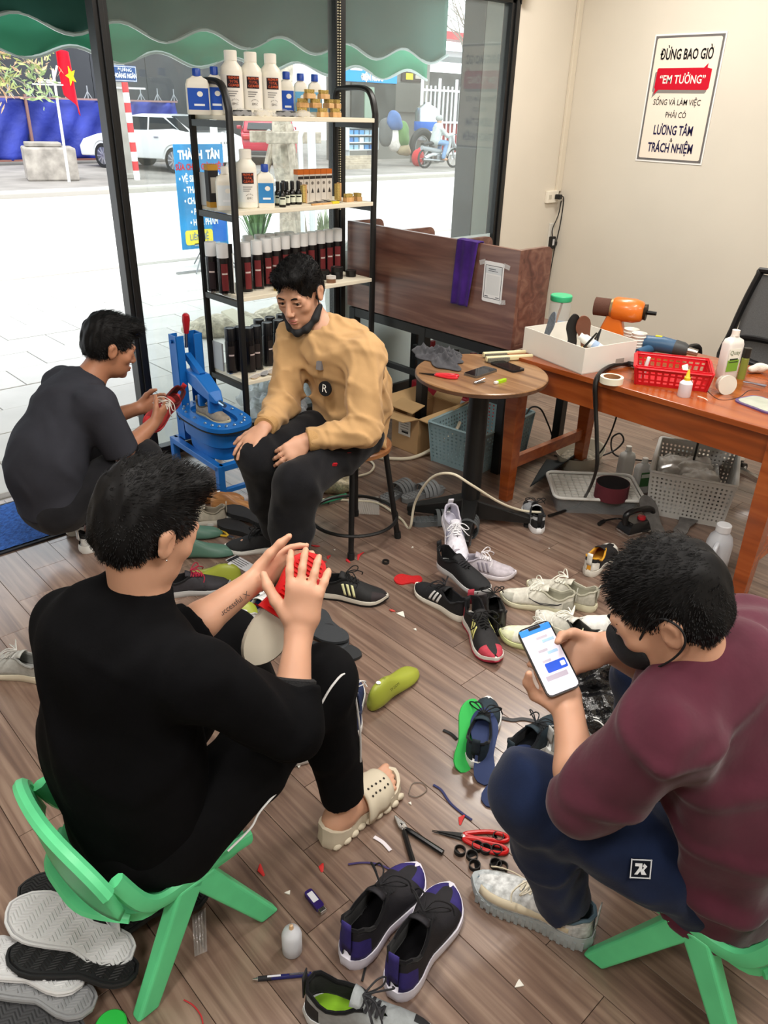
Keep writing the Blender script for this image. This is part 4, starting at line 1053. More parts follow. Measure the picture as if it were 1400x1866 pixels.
sg, s = slab('shop_sign', 'bright blue shop sign over the far shop opening', 'sign', (628, 112, 722, 153), 23.74, printed('#1c8fd2'))
for k in (-.3, 0, .28): MB().box((s[0] * k, -.055, s[2] * .22), (s[0] * .22, .02, s[2] * .26)).build('white_print', printed('#f4f8fa'), sg, smooth=0)
text('lettering', 'ĐIỆN NƯỚC', s[2] * .42, printed('#f4f8fa'), sg, T(0, -.07, -s[2] * .25) @ SM, sx=.75, bold=.02)
sg, s = slab('lamp_sign', 'dark sign with orange lettering and yellow patch across the road', 'sign', (733, 115, 772, 150), 23.74, printed('#3a3230'))
text('lettering', 'RỬA XE', s[2] * .4, printed('#f07a3a'), sg, T(0, -.07, s[2] * .2) @ SM, sx=.7)
MB().box((-s[0] * .2, -.06, -s[2] * .22), (s[0] * .3, .02, s[2] * .35)).build('yellow_patch', printed('#e5d32a'), sg, smooth=0)
MB().box((s[0] * .22, -.055, -s[2] * .22), (s[0] * .3, .02, s[2] * .2)).build('grey_print', printed('#a9a39a'), sg, smooth=0)
gt = thing('white_gate', 'white barred gate across the road behind the motorcyclist', 'gate', (0, 0, 0))
g0, g1 = aty(770, 155, 23.0), aty(850, 275, 23.0); gx0, gx1, gz = g0.x, g1.x + .6, g0.z
for i in range(15):
    x = gx0 + (gx1 - gx0) * i / 14; MB().bar((x, 23, 0), (x, 23, gz + (.25 if i % 4 == 0 else 0)), .05 if i % 4 else .11, .05).build('bar', paint('#dfe1e1'), gt, smooth=0)
for z in (.2, 1.3, gz - .15): MB().bar((gx0, 22.98, z), (gx1, 22.98, z), .05, .07).build('rail', paint('#dfe1e1'), gt, smooth=0)
MB().box(((gx0 + gx1) / 2 + .6, 23.06, .75), ((gx1 - gx0) * .75, .04, 1.1)).build('red_sheet', paint('#8c2a2e'), gt, smooth=0)
w0 = aty(776, 240, 21.6)
wt = thing('water_tank', 'steel and blue water tank standing before the white gate', 'tank', (w0.x, 21.6, 0))
MB().lathe([(0, .75), (.42, .75), (.42, 1.62), (.36, 1.78), (.12, 1.9), (.12, 1.96), (0, 1.96)], 24).build('drum', metal('#c4cbd0', .3), wt)
MB().lathe([(.425, 1.05), (.43, 1.06), (.43, 1.34), (.425, 1.35)], 24).build('blue_band', printed('#2a5fae'), wt)
MB().box((0, 0, .38), (.8, .7, .75)).build('plinth', P('plinth', '#6e6a66', .9), wt, smooth=0)
q = aty(768, 286, 20.9)
ty = thing('tyre', 'big black tyre standing on edge before the water tank', 'tyre', (q.x, 20.9, .58))
MB().path([(.47 * math.cos(a), 0, .47 * math.sin(a)) for a in np.linspace(0, 2 * PI, 33)[:-1]], [(.11, .13)] * 32, 10, closed=True).build('tread', rubber('#2c2d2e'), ty)
MB().path([(.33 * math.cos(a), 0, .33 * math.sin(a)) for a in np.linspace(0, 2 * PI, 33)[:-1]], .03, 6, closed=True).build('bead', metal('#8a8c8c', .5), ty)
q = aty(762, 282, 20.4); tag(sculpt('red_sack', [ell((q.x, 20.4, .26), (.24, .2, .28)), ell((q.x + .08, 20.4, .4), (.1, .1, .2))], cloth('#b8323a'), h=.04), 'red bundle leaning on the big tyre', 'sack')
for i, (px, py, c, lab, hh) in enumerate(((703, 268, '#5b5c5b', 'dark grey bin beside the display cabinet', .9), (716, 276, '#cfc9c2', 'white sack standing beside the dark bin', .9), (734, 284, '#9a8c72', 'tan sack lying near the big tyre', .45), (731, 268, '#5a7a4a', 'green sack behind the tan sack', .8), (718, 238, '#4a6490', 'blue bundle heaped above the white sack', .6))):
    q = aty(px, py, 20.8 - .05 * i); z0 = max(0, q.z)
    tag(sculpt('street_sack', [ell((q.x, q.y, z0 + hh * .5), (.28, .22, hh * .5)), ell((q.x + .12, q.y, z0 + hh * .3), (.22, .2, hh * .3))], cloth(c), h=.045, fold=lambda x, y, z: .02 * np.sin(14 * x + 9 * z)), lab, 'sack', 'sacks across the road')
dc = thing('display_cabinet', 'glass display cabinet of blue goods across the road', 'cabinet', (0, 0, 0))
c, s = slab_px(627, 232, 680, 272, 21.5, .6); MB().box(c + Vector((0, .25, 0)), (s[0], .05, s[2])).build('back', paint('#c9d2d6'), dc, smooth=0)
for k in range(4): MB().box((c.x, 21.5, c.z - s[2] / 2 + s[2] * k / 3), (s[0], .5, .03)).build('shelf', paint('#d5dbdd'), dc, smooth=0)
for k in (-1, 1): MB().box((c.x + k * s[0] / 2, 21.5, c.z), (.05, .5, s[2])).build('side', paint('#d5dbdd'), dc, smooth=0)
rr = random.Random(3)
for k in range(3):
    for j in range(5):
        MB().box((c.x + (j - 2) * s[0] * .18, 21.45, c.z - s[2] / 2 + s[2] * (k + .38) / 3), (s[0] * .13, .2, s[2] * .2)).build('goods_box', paint(rr.choice(['#3f78b8', '#9fc3d8', '#e4e8ea', '#5a9ad0'])), dc, smooth=0)
for k in (-1, 1): MB().box((c.x + k * s[0] * .46, 21.5, (c.z - s[2] / 2) / 2), (.06, .4, c.z - s[2] / 2)).build('leg', paint('#b9c0c3'), dc, smooth=0)
lp = thing('log_pile', 'pile of pale timber lengths below the display cabinet', 'timber', (0, 0, 0))
for k in range(5):
    q0, q1 = aty(628, 278 + 3.4 * k, 20.6 - .1 * k), aty(678, 280 + 3.4 * k, 20.6 - .1 * k)
    MB().bar(Vector((q0.x, q0.y, .06 + .06 * (4 - k))), Vector((q1.x, q1.y, .06 + .06 * (4 - k))), .12, .12).build('timber', P('timber', '#a89c8a', .9, var=.2, vs=6), lp, smooth=0)
# motorcycle and rider
q = aty(800, 308, 19.5)
mc = thing('motorcycle', 'small silver step-through motorcycle with rider across the road', 'motorcycle', (q.x, 19.5, 0), -.12)
for x in (-.62, .62):
    wh = MB().path([(x + .27 * math.cos(a), 0, .30 + .27 * math.sin(a)) for a in np.linspace(0, 2 * PI, 29)[:-1]], .035, 8, closed=True).build('wheel', rubber('#26272a'), mc)
    for k in range(8):
        a = 2 * PI * k / 8; MB().tube((x, 0, .3), (x + .26 * math.cos(a), 0, .3 + .26 * math.sin(a)), .006, .006, 5).build('spoke', metal('#b5b8ba'), wh)
MB().path(smooth_pts([(-.62, 0, .3), (-.3, 0, .42), (.1, 0, .38), (.35, 0, .55), (.45, 0, .95)], 4), [.06] * 17, 8).build('frame', paint('#b8bcbe'), mc)
MB().path([(-.75, 0, .72), (-.4, 0, .76), (.0, 0, .72)], [(.05, .11)] * 3, 10, flat=(0, 0, 1)).build('seat', rubber('#2f3032'), mc)
MB().path([(-.78, 0, .62), (-.4, 0, .56), (.05, 0, .5)], [(.07, .08)] * 3, 10).build('side_fairing', paint('#9aa0a4'), mc)
MB().path(smooth_pts([(.62, 0, .62), (.5, 0, .8), (.42, 0, 1.0)], 4), [(.03, .15)] * 9, 10, flat=(1, 0, 0)).build('leg_shield', paint('#c5c9cb'), mc)
MB().tube((.62, 0, .3), (.46, 0, .95), .03, .03, 8).build('fork', metal('#9a9da0'), mc)
MB().tube((.42, -.3, 1.02), (.42, .3, 1.02), .018, .018, 8).build('handlebar', metal('#8a8d90'), mc)
MB().ball((.5, 0, .98), (.1, .1, .09)).build('headlamp', paint('#d5d8da'), mc)
MB().tube((-.8, -.12, .28), (-.1, -.12, .24), .045, .03, 10).build('exhaust', metal('#a8abad'), mc)
MB().box((0, 0, .3), (.35, .2, .25)).build('engine', metal('#8c8f92', .5), mc, smooth=0, bevel=.04)
MB().path([(.62 + .32 * math.cos(a), 0, .30 + .32 * math.sin(a)) for a in np.linspace(.2, PI - .2, 9)], [(.012, .06)] * 9, 8, flat=(1, 0, 0)).build('mudguard', paint('#b8bcbe'), mc)
rd = thing('person', 'motorcycle rider in pale jacket and cap riding across the road', 'person', (q.x - .12, 19.5, 0), -.12)
sculpt('body', [ell((.02, 0, 1.42), (.09, .08, .12)), cone((0, 0, 1.3), (-.02, 0, 1.15), .05), cone((-.02, 0, 1.15), (-.12, 0, .8), .1), cone((-.02, -.18, 1.15), (.2, -.22, .98), .04), cone((.2, -.22, .98), (.45, -.26, 1.04), .035), cone((-.02, .18, 1.15), (.2, .22, .98), .04), cone((.2, .22, .98), (.45, .26, 1.04), .035),
                cone((-.1, -.1, .8), (.25, -.14, .75), .06), cone((.25, -.14, .75), (.15, -.14, .32), .05), cone((-.1, .1, .8), (.25, .14, .75), .06), cone((.25, .14, .75), (.15, .14, .32), .05), cone((.15, -.14, .29), (.3, -.14, .27), .045), cone((.15, .14, .29), (.3, .14, .27), .045)], mat('rider_skin', '#b58a70', .6), rd, h=.02)
sculpt('jacket', [cone((-.01, 0, 1.22), (-.12, 0, .82), .15, .15, flat=(0, 1, 0), f=1.25), cone((-.02, -.18, 1.18), (.2, -.23, .98), .07), cone((.2, -.23, .98), (.42, -.26, 1.03), .055), cone((-.02, .18, 1.18), (.2, .23, .98), .07), cone((.2, .23, .98), (.42, .26, 1.03), .055)], cloth('#a9b0ae'), rd, h=.02)
sculpt('trousers', [cone((-.1, -.1, .8), (.25, -.15, .76), .085), cone((.25, -.15, .76), (.15, -.15, .34), .07), cone((-.1, .1, .8), (.25, .15, .76), .085), cone((.25, .15, .76), (.15, .15, .34), .07), ell((-.12, 0, .82), (.14, .18, .1))], cloth('#6f8cae'), rd, h=.02)
sculpt('helmet', [ell((.01, 0, 1.49), (.125, .115, .10)), cone((.1, 0, 1.47), (.17, 0, 1.46), .05, .04, flat=(0, 0, 1), f=.3)], plastic('#8f9290'), rd, h=.015)
# bare tree beyond the right pane, leafy branch at the far left
bt_ = aty(885, 260, 13.0)
tr2 = thing('bare_tree', 'bare branched tree standing beyond the right window pane', 'tree', (bt_.x, 13.0, 0))
M_TW = mat('twig', '#7d756d', .9)
rr = random.Random(11)
MB().path([(0, 0, 0), (-.05, 0, 1.5), (-.2, 0, 2.6)], [.09, .08, .06], 8).build('trunk', M_TW, tr2)
for k in range(14):
    p = Vector((-.2, 0, 2.2 + .06 * k)); d = Vector((-rr.uniform(.3, 1), rr.uniform(-.5, .5), rr.uniform(.25, 1))).normalized()
    tw = MB(); pts = [p]
    for j in range(6):
        p = p + d * rr.uniform(.25, .4); d = (d + Vector((rr.uniform(-.3, .3), rr.uniform(-.3, .3), rr.uniform(-.2, .3)))).normalized(); pts.append(p)
        e = p + (d + Vector((rr.uniform(-.9, .9), rr.uniform(-.5, .5), rr.uniform(-.6, .6)))).normalized() * rr.uniform(.3, .7); tw.tube(p, e, .007, .003, 4)
    tw.path(pts, [.022, .019, .016, .013, .010, .008, .005], 5)
    tw.build('branch', M_TW, tr2)
lt = aty(20, 130, 13.0)
tr3 = thing('blossom_tree', 'flowering branches reaching in at the left edge beyond the doorway', 'tree', (lt.x - 1.1, 13.0, 0))
MB().path([(0, 0, 0), (.02, 0, 1.3), (.1, 0, 2.2), (.2, 0, 3.0)], [.1, .09, .07, .05], 8).build('trunk', M_BARK, tr3)
rr = random.Random(5)
for k in range(16):
    p = Vector((.1, 0, 1.7 + .08 * k)); q = Vector((rr.uniform(.7, 1.75), rr.uniform(-.4, .4), rr.uniform(1.65, 3.0)))
    m_ = p.lerp(q, .5) + Vector((0, 0, .25)); pts = smooth_pts([p, m_, q], 5)
    br = MB().path(pts, [.016] * 5 + [.008] * 6, 5).build('branch', M_TW, tr3)
    lf = MB()
    for j in range(70):
        c = pts[rr.randrange(4, 11)] + Vector((rr.gauss(0, .12), rr.gauss(0, .12), rr.gauss(0, .10)))
        a = Vector((rr.uniform(-1, 1), rr.uniform(-1, 1), rr.uniform(-1, 1))).normalized(); b_ = a.orthogonal().normalized(); L_ = rr.uniform(.04, .10)
        lf.add([c - a * L_, c + b_ * L_ * .35, c + a * L_, c - b_ * L_ * .35], [(0, 1, 2, 3)])
    o = lf.build('blossom', mat('blossom%d' % (k % 3), ['#a3a86a', '#c9a582', '#8a9c6c'][k % 3], .8, var=.4, vs=30), br, smooth=0, fixn=False); o['kind'] = 'stuff'
# exterior pillar by the right pane
pc = aty(872, 230, 4.05)
pr = thing('pillar', 'grey rendered pillar with a dark side outside the right pane', 'pillar', (0, 0, 0))
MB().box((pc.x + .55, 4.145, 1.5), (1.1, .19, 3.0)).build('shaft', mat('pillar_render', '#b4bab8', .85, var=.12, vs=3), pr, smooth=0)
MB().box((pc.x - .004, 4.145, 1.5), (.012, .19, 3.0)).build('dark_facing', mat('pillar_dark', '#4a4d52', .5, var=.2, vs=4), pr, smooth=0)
# white sacks piled outside behind the partition
for i, (px, py) in enumerate(((655, 412), (705, 410), (735, 418))):
    q = aty(px, py, 4.3)
    tag(sculpt('plastic_sack', [ell((q.x, 4.35, .45), (.2, .22, .46)), ell((q.x + .06, 4.3, .75), (.15, .15, .16))], P('sackplastic', '#b9bab2', .4, bump=.6, bs=14, bd=.03), h=.025,
               fold=lambda x, y, z: .012 * np.sin(26 * x + 8 * z) * np.sin(21 * z + 5 * y)), ['grey plastic sack outside behind the left end of the partition', 'white plastic sack outside behind the middle of the partition', 'white plastic sack outside at the right of its pile'][i], 'sack', 'sacks piled outside the frosted glass')
# ---- green awning
aw = thing('awning', 'dark green awning with scalloped white-trimmed valances over the shop front', 'awning', (0, 0, 0))
M_AW = mat('awning_shaded', '#24584c', .8, var=.15, vs=2)  # canopy underside and inner valance: their shade is put into a darker green
M_AWL = mat('awning_backlit', '#3f9a74', .8, var=.12, vs=2)  # front valance: daylight coming through is put into a brighter green
ax1 = aty(795, 40, 5.45).x
def canopy(u, v): return (-3.2 + (ax1 + 3.2) * u, 3.85 + 1.65 * v, 2.95 - .40 * v - .05 * math.sin(PI * v))
MB().sheet(canopy, 24, 8).build('canopy', M_AW, aw, solid=.01)
def valance(name, x0, x1, Y, ztop, zb, m, amp, per, ph=0.):
    n = int((x1 - x0) / per * 12)
    MB().sheet(lambda u, v: (x0 + (x1 - x0) * u, Y + .02 * math.sin(8 * u * (x1 - x0)), ztop + ((zb + amp * math.sin(2 * PI * (x0 + (x1 - x0) * u) / per + ph)) - ztop) * v), n, 4).build(name, m, aw, solid=.004)
    MB().path([(x0 + (x1 - x0) * i / n, Y - .01, zb + amp * math.sin(2 * PI * (x0 + (x1 - x0) * i / n) / per + ph)) for i in range(n + 1)], .012, 5).build('white_trim', paint('#b9c4c0'), aw)
zA = aty(300, 62, 5.3).z; zB = aty(300, 108, 5.75).z
valance('inner_valance', -3.2, ax1, 5.3, 2.62, zA, M_AW, .045, .62)
valance('front_valance', -3.2, aty(778, 120, 5.75).x, 5.75, 2.62, zB, M_AWL, .04, .62, 1.2)
for x in (1.2, 3.2):
    MB().path([(x, 3.86, 2.55), (x, 4.6, 2.42), (x, 5.7, 2.40)], .018, 8).build('support_arm', paint('#cfd4d2'), aw)
# ================================================================== things on the tables
def on_t(px, py): return fl(px, py, TZ)
def on_d(px, py): return fl(px, py, DZ)
def axis_thing(name, label, cat, p, q, group=None):
    """thing whose x axis runs on its support from p to q"""
    return thing(name, label, cat, (p + q) / 2, ang(p, q), group), (q - p).length
# grey cloth heap
c = on_t(803, 655)
def heap(pts, seed, amp=.008):
    r = random.Random(seed); ph = [r.uniform(0, 6) for _ in range(6)]
    return lambda x, y, z: amp * np.sin(70 * x + ph[0] + 30 * z) * np.sin(55 * y + ph[1]) + amp * .7 * np.sin(90 * (x + y) + ph[2] + 60 * z)
def rag(u, v):
    a = 2 * PI * u; e = 1 + .22 * math.sin(3 * a + 1) + .12 * math.sin(7 * a)
    x, y = v * math.cos(a) * e, v * math.sin(a) * e
    p = c + Vector((1, -.35, 0)).normalized() * (x * .095) + Vector((.35, 1, 0)).normalized() * (y * .155)
    rg = 1 - abs(math.sin(6 * x + 4 * y + 1.5 * math.sin(5 * y))); r2 = 1 - abs(math.sin(9 * y - 5 * x + 2 * math.sin(4 * x)))
    return (p.x, p.y, TZ + .003 + (1 - v ** 2.5) * (.012 + .026 * rg * rg + .020 * r2 ** 2 + .030 * max(0, y)))
tag(MB().sheet(rag, 72, 26).build('cloth_heap', cloth('#46464a', .25, .5), smooth=180, solid=.003, off=1), 'crumpled dark grey cloth on the round table', 'cloth')
def snips(name, label, p, q, L, hc, blade='#3a3a3a'):
    t, _ = axis_thing(name, label, 'scissors', p, q)
    s = L / .2
    for k in (-1, 1):
        lp = [(-.012, k * .008, .006), (.02, k * .022, .006), (.06, k * .032, .006), (.095, k * .030, .006), (.105, k * .018, .006), (.09, k * .008, .006), (.05, k * .006, .006), (.015, k * .002, .006)]
        lp = smooth_pts([Vector(a) * s for a in lp], 4, True)
        MB().path(lp, .0062 * s, 8, closed=True).build('handle', plastic(hc, .3), t)
        MB().prism([(-.015 * s, k * .012 * s), (-.10 * s, k * .001 * s), (-.02 * s, -k * .003 * s), (0, k * .0 * s)], .003 * s + (.002 * s if k > 0 else 0), .005 * s + (.002 * s if k > 0 else 0)).build('blade', metal(blade, .35), t, smooth=0)
    MB().lathe([(0, 0), (.006 * s, 0), (.006 * s, .009 * s), (0, .010 * s)], 12, T(-.014 * s, 0, .001)).build('pivot', metal('#d5d5d5', .2), t)
    return t
snips('scissors', 'red handled snips on the round table beside the cloth', on_t(770, 682), on_t(826, 688), .165, '#c3222c')
def phone(label, p, q, w=.074, L=.155, case='#16161a', screen='#0b0c10'):
    t, _ = axis_thing('smartphone', label, 'phone', p, q)
    MB().prism(rrect(L, w, .012), 0, .009).build('case', plastic(case, .4), t, smooth=30)
    MB().prism(rrect(L * .97, w * .93, .010), .009, .0096).build('screen', P('screen', screen, .06, spec=.7), t, smooth=0)
    return t
phone('phone in worn light-edged case on the round table', on_t(846, 690), on_t(905, 670), case='#5a5148')
phone('black phone lying on the round table beside the cream brushes', on_t(900, 660), on_t(950, 679))
def cream_brush(label, p, q):
    t, L = axis_thing('cream_brush', label, 'brush', p, q, 'cream handled brushes')
    L = max(L, .12)
    MB().loft([[(x, y, z) for x, y in ((-L / 2, -w), (L / 2, -w * .7), (L / 2, w * .7), (-L / 2, w))] for z, w in ((.004, .010), (.018, .011), (.026, .008))]).build('handle', plastic('#d8cfa4', .4), t, smooth=0, bevel=.003)
    MB().box((-L * .25, -.014, .012), (L * .45, .012, .018)).build('bristles', P('bristle_grey', '#6d6a5e', .9, var=.3, vs=200), t, smooth=0)
    return t
cream_brush('cream brush nearer the table edge with grey bristles', on_t(885, 660), on_t(970, 655))
cream_brush('cream brush lying behind another at the table rear', on_t(880, 652), on_t(966, 647))
t, L = axis_thing('nail_clipper', 'small chrome nail clipper on the round table', 'clipper', on_t(856, 702), on_t(891, 694))
MB().path([(-.03, 0, .004), (0, 0, .006), (.03, 0, .003)], [(.002, .006)] * 3, 8, flat=(0, 0, 1)).build('lower_jaw', metal('#c9c9c9', .25), t)
MB().path([(-.03, 0, .008), (.0, 0, .011), (.028, 0, .016)], [(.0015, .005)] * 3, 8, flat=(0, 0, 1)).build('lever', metal('#dadada', .2), t)
t, L = axis_thing('lighter', 'bright green lighter on the round table', 'lighter', on_t(899, 701), on_t(929, 692))
MB().prism(rrect(.055, .016, .006), 0, .011).build('body', plastic('#9fc81f', .3), t, smooth=30)
MB().box((-.036, 0, .006), (.02, .013, .010)).build('cap', plastic('#e8e6e0', .3), t, smooth=0, bevel=.002)

# ---- on the work desk
# white shoe box with tools
A, B, C_ = on_d(1060, 683), on_d(952, 640), on_d(1135, 650)
u_ = (B - A).normalized(); w_ = (A - B).length; d_ = .31
bx = thing('shoe_box', 'open white shoe box of insoles and brushes on the desk', 'box', A, ang(A, B))     # x towards B, y towards the right
sgn = -1
M_CARD = mat('white_card', '#dfdbd2', .7, var=.04, vs=5)
H_ = .115
def wallbox(t, w, d, h, m, th=.004, oy=1):
    MB().box((w / 2, oy * d / 2, .002), (w, d, .004)).build('base', m, t, smooth=0)
    MB().box((w / 2, oy * th / 2, h / 2), (w, th, h)).build('side', m, t, smooth=0)
    MB().box((w / 2, oy * (d - th / 2), h / 2), (w, th, h)).build('side', m, t, smooth=0)
    MB().box((th / 2, oy * d / 2, h / 2), (th, d - 2 * th, h)).build('end', m, t, smooth=0)
    MB().box((w - th / 2, oy * d / 2, h / 2), (th, d - 2 * th, h)).build('end', m, t, smooth=0)
wallbox(bx, w_, d_, H_, M_CARD, oy=-1)
MB().box((-.0008, -.22, .03), (.001, .05, .03)).build('print_block', printed('#9a968e'), bx, smooth=0)
def in_box(x, y, z): return bx.location + RZ(ang(A, B)).to_3x3() @ Vector((x, -y, z))
def foot_outline(L, W=None, n=28, mirror=1, heel=.36, waist=.30):
    """plan outline of an insole, heel at x=0, toe at x=L"""
    W = W or L * .36; out = []
    hw = [(.0, .0), (.03, .22), (.10, .34), (.2, heel), (.38, waist), (.55, .40), (.70, .49), (.82, .46), (.92, .33), (.98, .15), (1.0, .0)]
    def h(t):
        for (a, b), (c, d) in zip(hw, hw[1:]):
            if t <= c: return b + (d - b) * (t - a) / (c - a)
        return 0
    cl = lambda t: .10 * math.sin(PI * min(1, max(0, (t - .25) / .75))) * 0 + .06 * (t - .3)
    ts = [.5 - .5 * math.cos(PI * i / n) for i in range(n + 1)]
    for t in ts: out.append((t * L, mirror * W * (cl(t) + h(t))))
    for t in ts[-2:0:-1]: out.append((t * L, mirror * W * (cl(t) - h(t))))
    return out
def insole(name, label, M, L, m, th=.005, mirror=1, cat='insole', group=None, bend=0., under=None):
    t = thing(name, label, cat, M=M, group=group)
    o = foot_outline(L, None, 24, mirror)
    z = lambda x: bend * ((x / L) ** 2) * L
    n = len(o)
    vs = [(x, y, z(x)) for x, y in o] + [(x, y, z(x) + th) for x, y in o]
    half = n // 2
    fs = [(i, (i + 1) % n, n + (i + 1) % n, n + i) for i in range(n)]
    for b in (0, n):
        for i in range(1, half):
            fs.append((b + i, b + i + 1, b + n - i - 1, b + n - i) if i < half - 0 and n - i - 1 > i + 1 else (b + i, b + i + 1, b + n - i))
        fs.append((b, b + 1, b + n - 1))
    MB().add(vs, fs).build('pad', m, t, smooth=30)
    if under: MB().prism([(x * .55 + L * .4, y * .7) for x, y in o], th, th + .0012).build('print', under, t, smooth=0)
    return t
def lean(p, az, tilt, roll=0): return T(*p) @ RZ(az) @ RY(-tilt) @ RX(roll)
insole('insole', 'denim blue insole standing up in the white shoe box', lean(in_box(.33, .05, .02), ang(A, B) + PI, 1.2, 1.2), .20, P('denim', '#6f7680', .9, var=.2, vs=90))
insole('insole', 'black insole standing up at the middle of the white shoe box', lean(in_box(.25, .17, .02), ang(A, B) + 2.2, 1.1, .9), .21, rubber('#1c1a1a'))
insole('insole', 'brown edged insole leaning at the back of the white shoe box', lean(in_box(.22, .24, .02), ang(A, B) + 1.9, 1.0, 1.0), .21, P('leather', '#7a4a36', .6))
for i, (x, y, lab) in enumerate(((.17, .12, 'left'), (.14, .14, 'middle'), (.11, .16, 'right'))):
    t = thing('paint_brush', lab + ' bristle brush standing in the white shoe box', 'brush', in_box(x, y, .02), (.5, .3 - .2 * i, i))
    MB().tube((0, 0, .05), (0, 0, .14), .006, .004, 8).build('handle', plastic('#1b1b1b'), t)
    MB().box((0, 0, .03), (.03, .012, .05)).build('bristles', M_BRIS if i != 1 else P('bristle_dark', '#5b5344', .9), t, smooth=0)
t = thing('white_vial', 'white bottle with blue label lying in the shoe box', 'bottle', in_box(.10, .20, .06), (.2, 1.1, 2.2))
MB().lathe([(0, 0), (.022, 0), (.022, .09), (.016, .10), (.016, .115), (0, .115)], 18).build('body', plastic('#e6e6e4'), t)
MB().lathe([(.0222, .02), (.0226, .021), (.0226, .045), (.0222, .046)], 18).build('label', printed('#9fb4d0'), t)
t = thing('sponge', 'pale yellow sponge in the white shoe box', 'sponge', in_box(.20, .06, .075), (0, .3, .5))
MB().box((0, 0, 0), (.06, .04, .03)).build('block', P('sponge', '#dcd5a8', .95, bump=.5, bs=120), t, smooth=0, bevel=.005)
# jar with green lid
t = thing('clear_jar', 'clear plastic jar with green lid and wooden stick inside', 'jar', on_d(1016, 598))
MB().lathe([(0, .003), (.05, .003), (.052, .0), (.055, .006), (.055, .13), (.050, .14), (.050, .146)], 26).build('body', mat('jar_clear', '#dfe9e6', .1, alpha=.28, spec=.7), t)
MB().lathe([(.0, .143), (.054, .143), (.056, .147), (.056, .168), (.053, .172), (0, .172)], 26).build('lid', plastic('#3fbf86', .35), t)
MB().tube((-.03, 0, .01), (.03, .01, .13), .006, .006, 8).build('stick', P('stick', '#a8683a', .6), t)
MB().lathe([(0, .004), (.05, .004), (.05, .03), (0, .03)], 20).build('blue_contents', P('bluebits', '#8fa8c4', .6), t)
# orange grinder
g0 = on_d(1122, 618)
G0, G1 = fl(1068, 563, DZ + .14), fl(1158, 590, DZ + .10)
gd = thing('bench_grinder', 'orange bench grinder with sanding sleeve at the desk rear', 'grinder', (g0.x, g0.y, DZ), ang(G0, G1))
OR = P('hammered', '#d9701f', .35, coat=.3)
MB().lathe([(0, 0), (.045, 0), (.05, .01), (.05, .09), (.042, .12), (.03, .13), (0, .13)], 24, T(-.03, 0, .13) @ RY(PI / 2)).build('motor', OR, gd, smooth=50)
MB().loft([[(x - .02, y, z) for x, y in rrect(w, .06, .012)] for z, w in ((0, .12), (.03, .11), (.10, .06))]).build('foot', OR, gd, smooth=40)
MB().tube((-.11, 0, .13), (-.035, 0, .13), .038, .038, 24).build('sanding_sleeve', P('sanding', '#5a3a2e', .9, bump=.6, bs=300), gd)
MB().tube((-.04, 0, .13), (-.03, 0, .13), .042, .044, 24).build('collar', metal('#c9b48a', .35), gd)
MB().tube((.09, 0, .13), (.15, 0, .13), .010, .008, 12).build('spindle', metal('#2a2a2a', .35), gd)
MB().lathe([(0, 0), (.032, 0), (.034, .012), (0, .014)], 20, T(.098, 0, .13) @ RY(PI / 2)).build('end_plate', metal('#3a3028', .5), gd)
MB().ball((-.07, -.05, .03), .014).build('knob', plastic('#151515'), gd)
gd.scale = (1.15, 1.15, 1.15)
# cups
t = thing('paper_cup', 'white ribbed cup at the rear of the red basket', 'cup', on_d(1160, 640), 0, 'white cups')
MB().lathe([(.0, .002), (.026, 0), (.034, .085), (.036, .088), (.034, .086), (.025, .006), (0, .006)], 26).build('wall', plastic('#e5e2da'), t)
for k in range(4): MB().lathe([(.0285 + .0022 * k, .025 + .015 * k), (.0305 + .0022 * k, .028 + .015 * k), (.029 + .0022 * k, .031 + .015 * k)], 24).build('rib', plastic('#e5e2da'), t)
t = dup(t, 'white cup half hidden behind the other cup on the desk', on_d(1146, 632))
# heat gun
h0, h1 = on_d(1180, 648), on_d(1248, 652)
hg, L = axis_thing('heat_gun', 'blue heat gun lying on the desk behind the red basket', 'tool', on_d(1168, 640), on_d(1255, 655))
MB().path([(-.10, 0, .045), (-.02, 0, .048), (.04, 0, .045)], [.034, .038, .034], 16).build('body', plastic('#2f5474', .4), hg)
MB().path([(.04, 0, .045), (.08, 0, .042), (.10, 0, .04)], [.036, .033, .024], 16).build('nose', plastic('#3b3d3e', .5), hg)
MB().path([(.10, 0, .04), (.145, 0, .036)], [.018, .015], 14).build('nozzle', metal('#a8a49c', .3), hg)
MB().path([(-.05, 0, .03), (-.08, -.05, .022), (-.10, -.11, .02)], [.022, .02, .018], 12).build('handle', plastic('#2f5474', .4), hg)
MB().box((-.04, 0, .084), (.03, .018, .004)).build('yellow_badge', printed('#d9d23a'), hg, smooth=0)
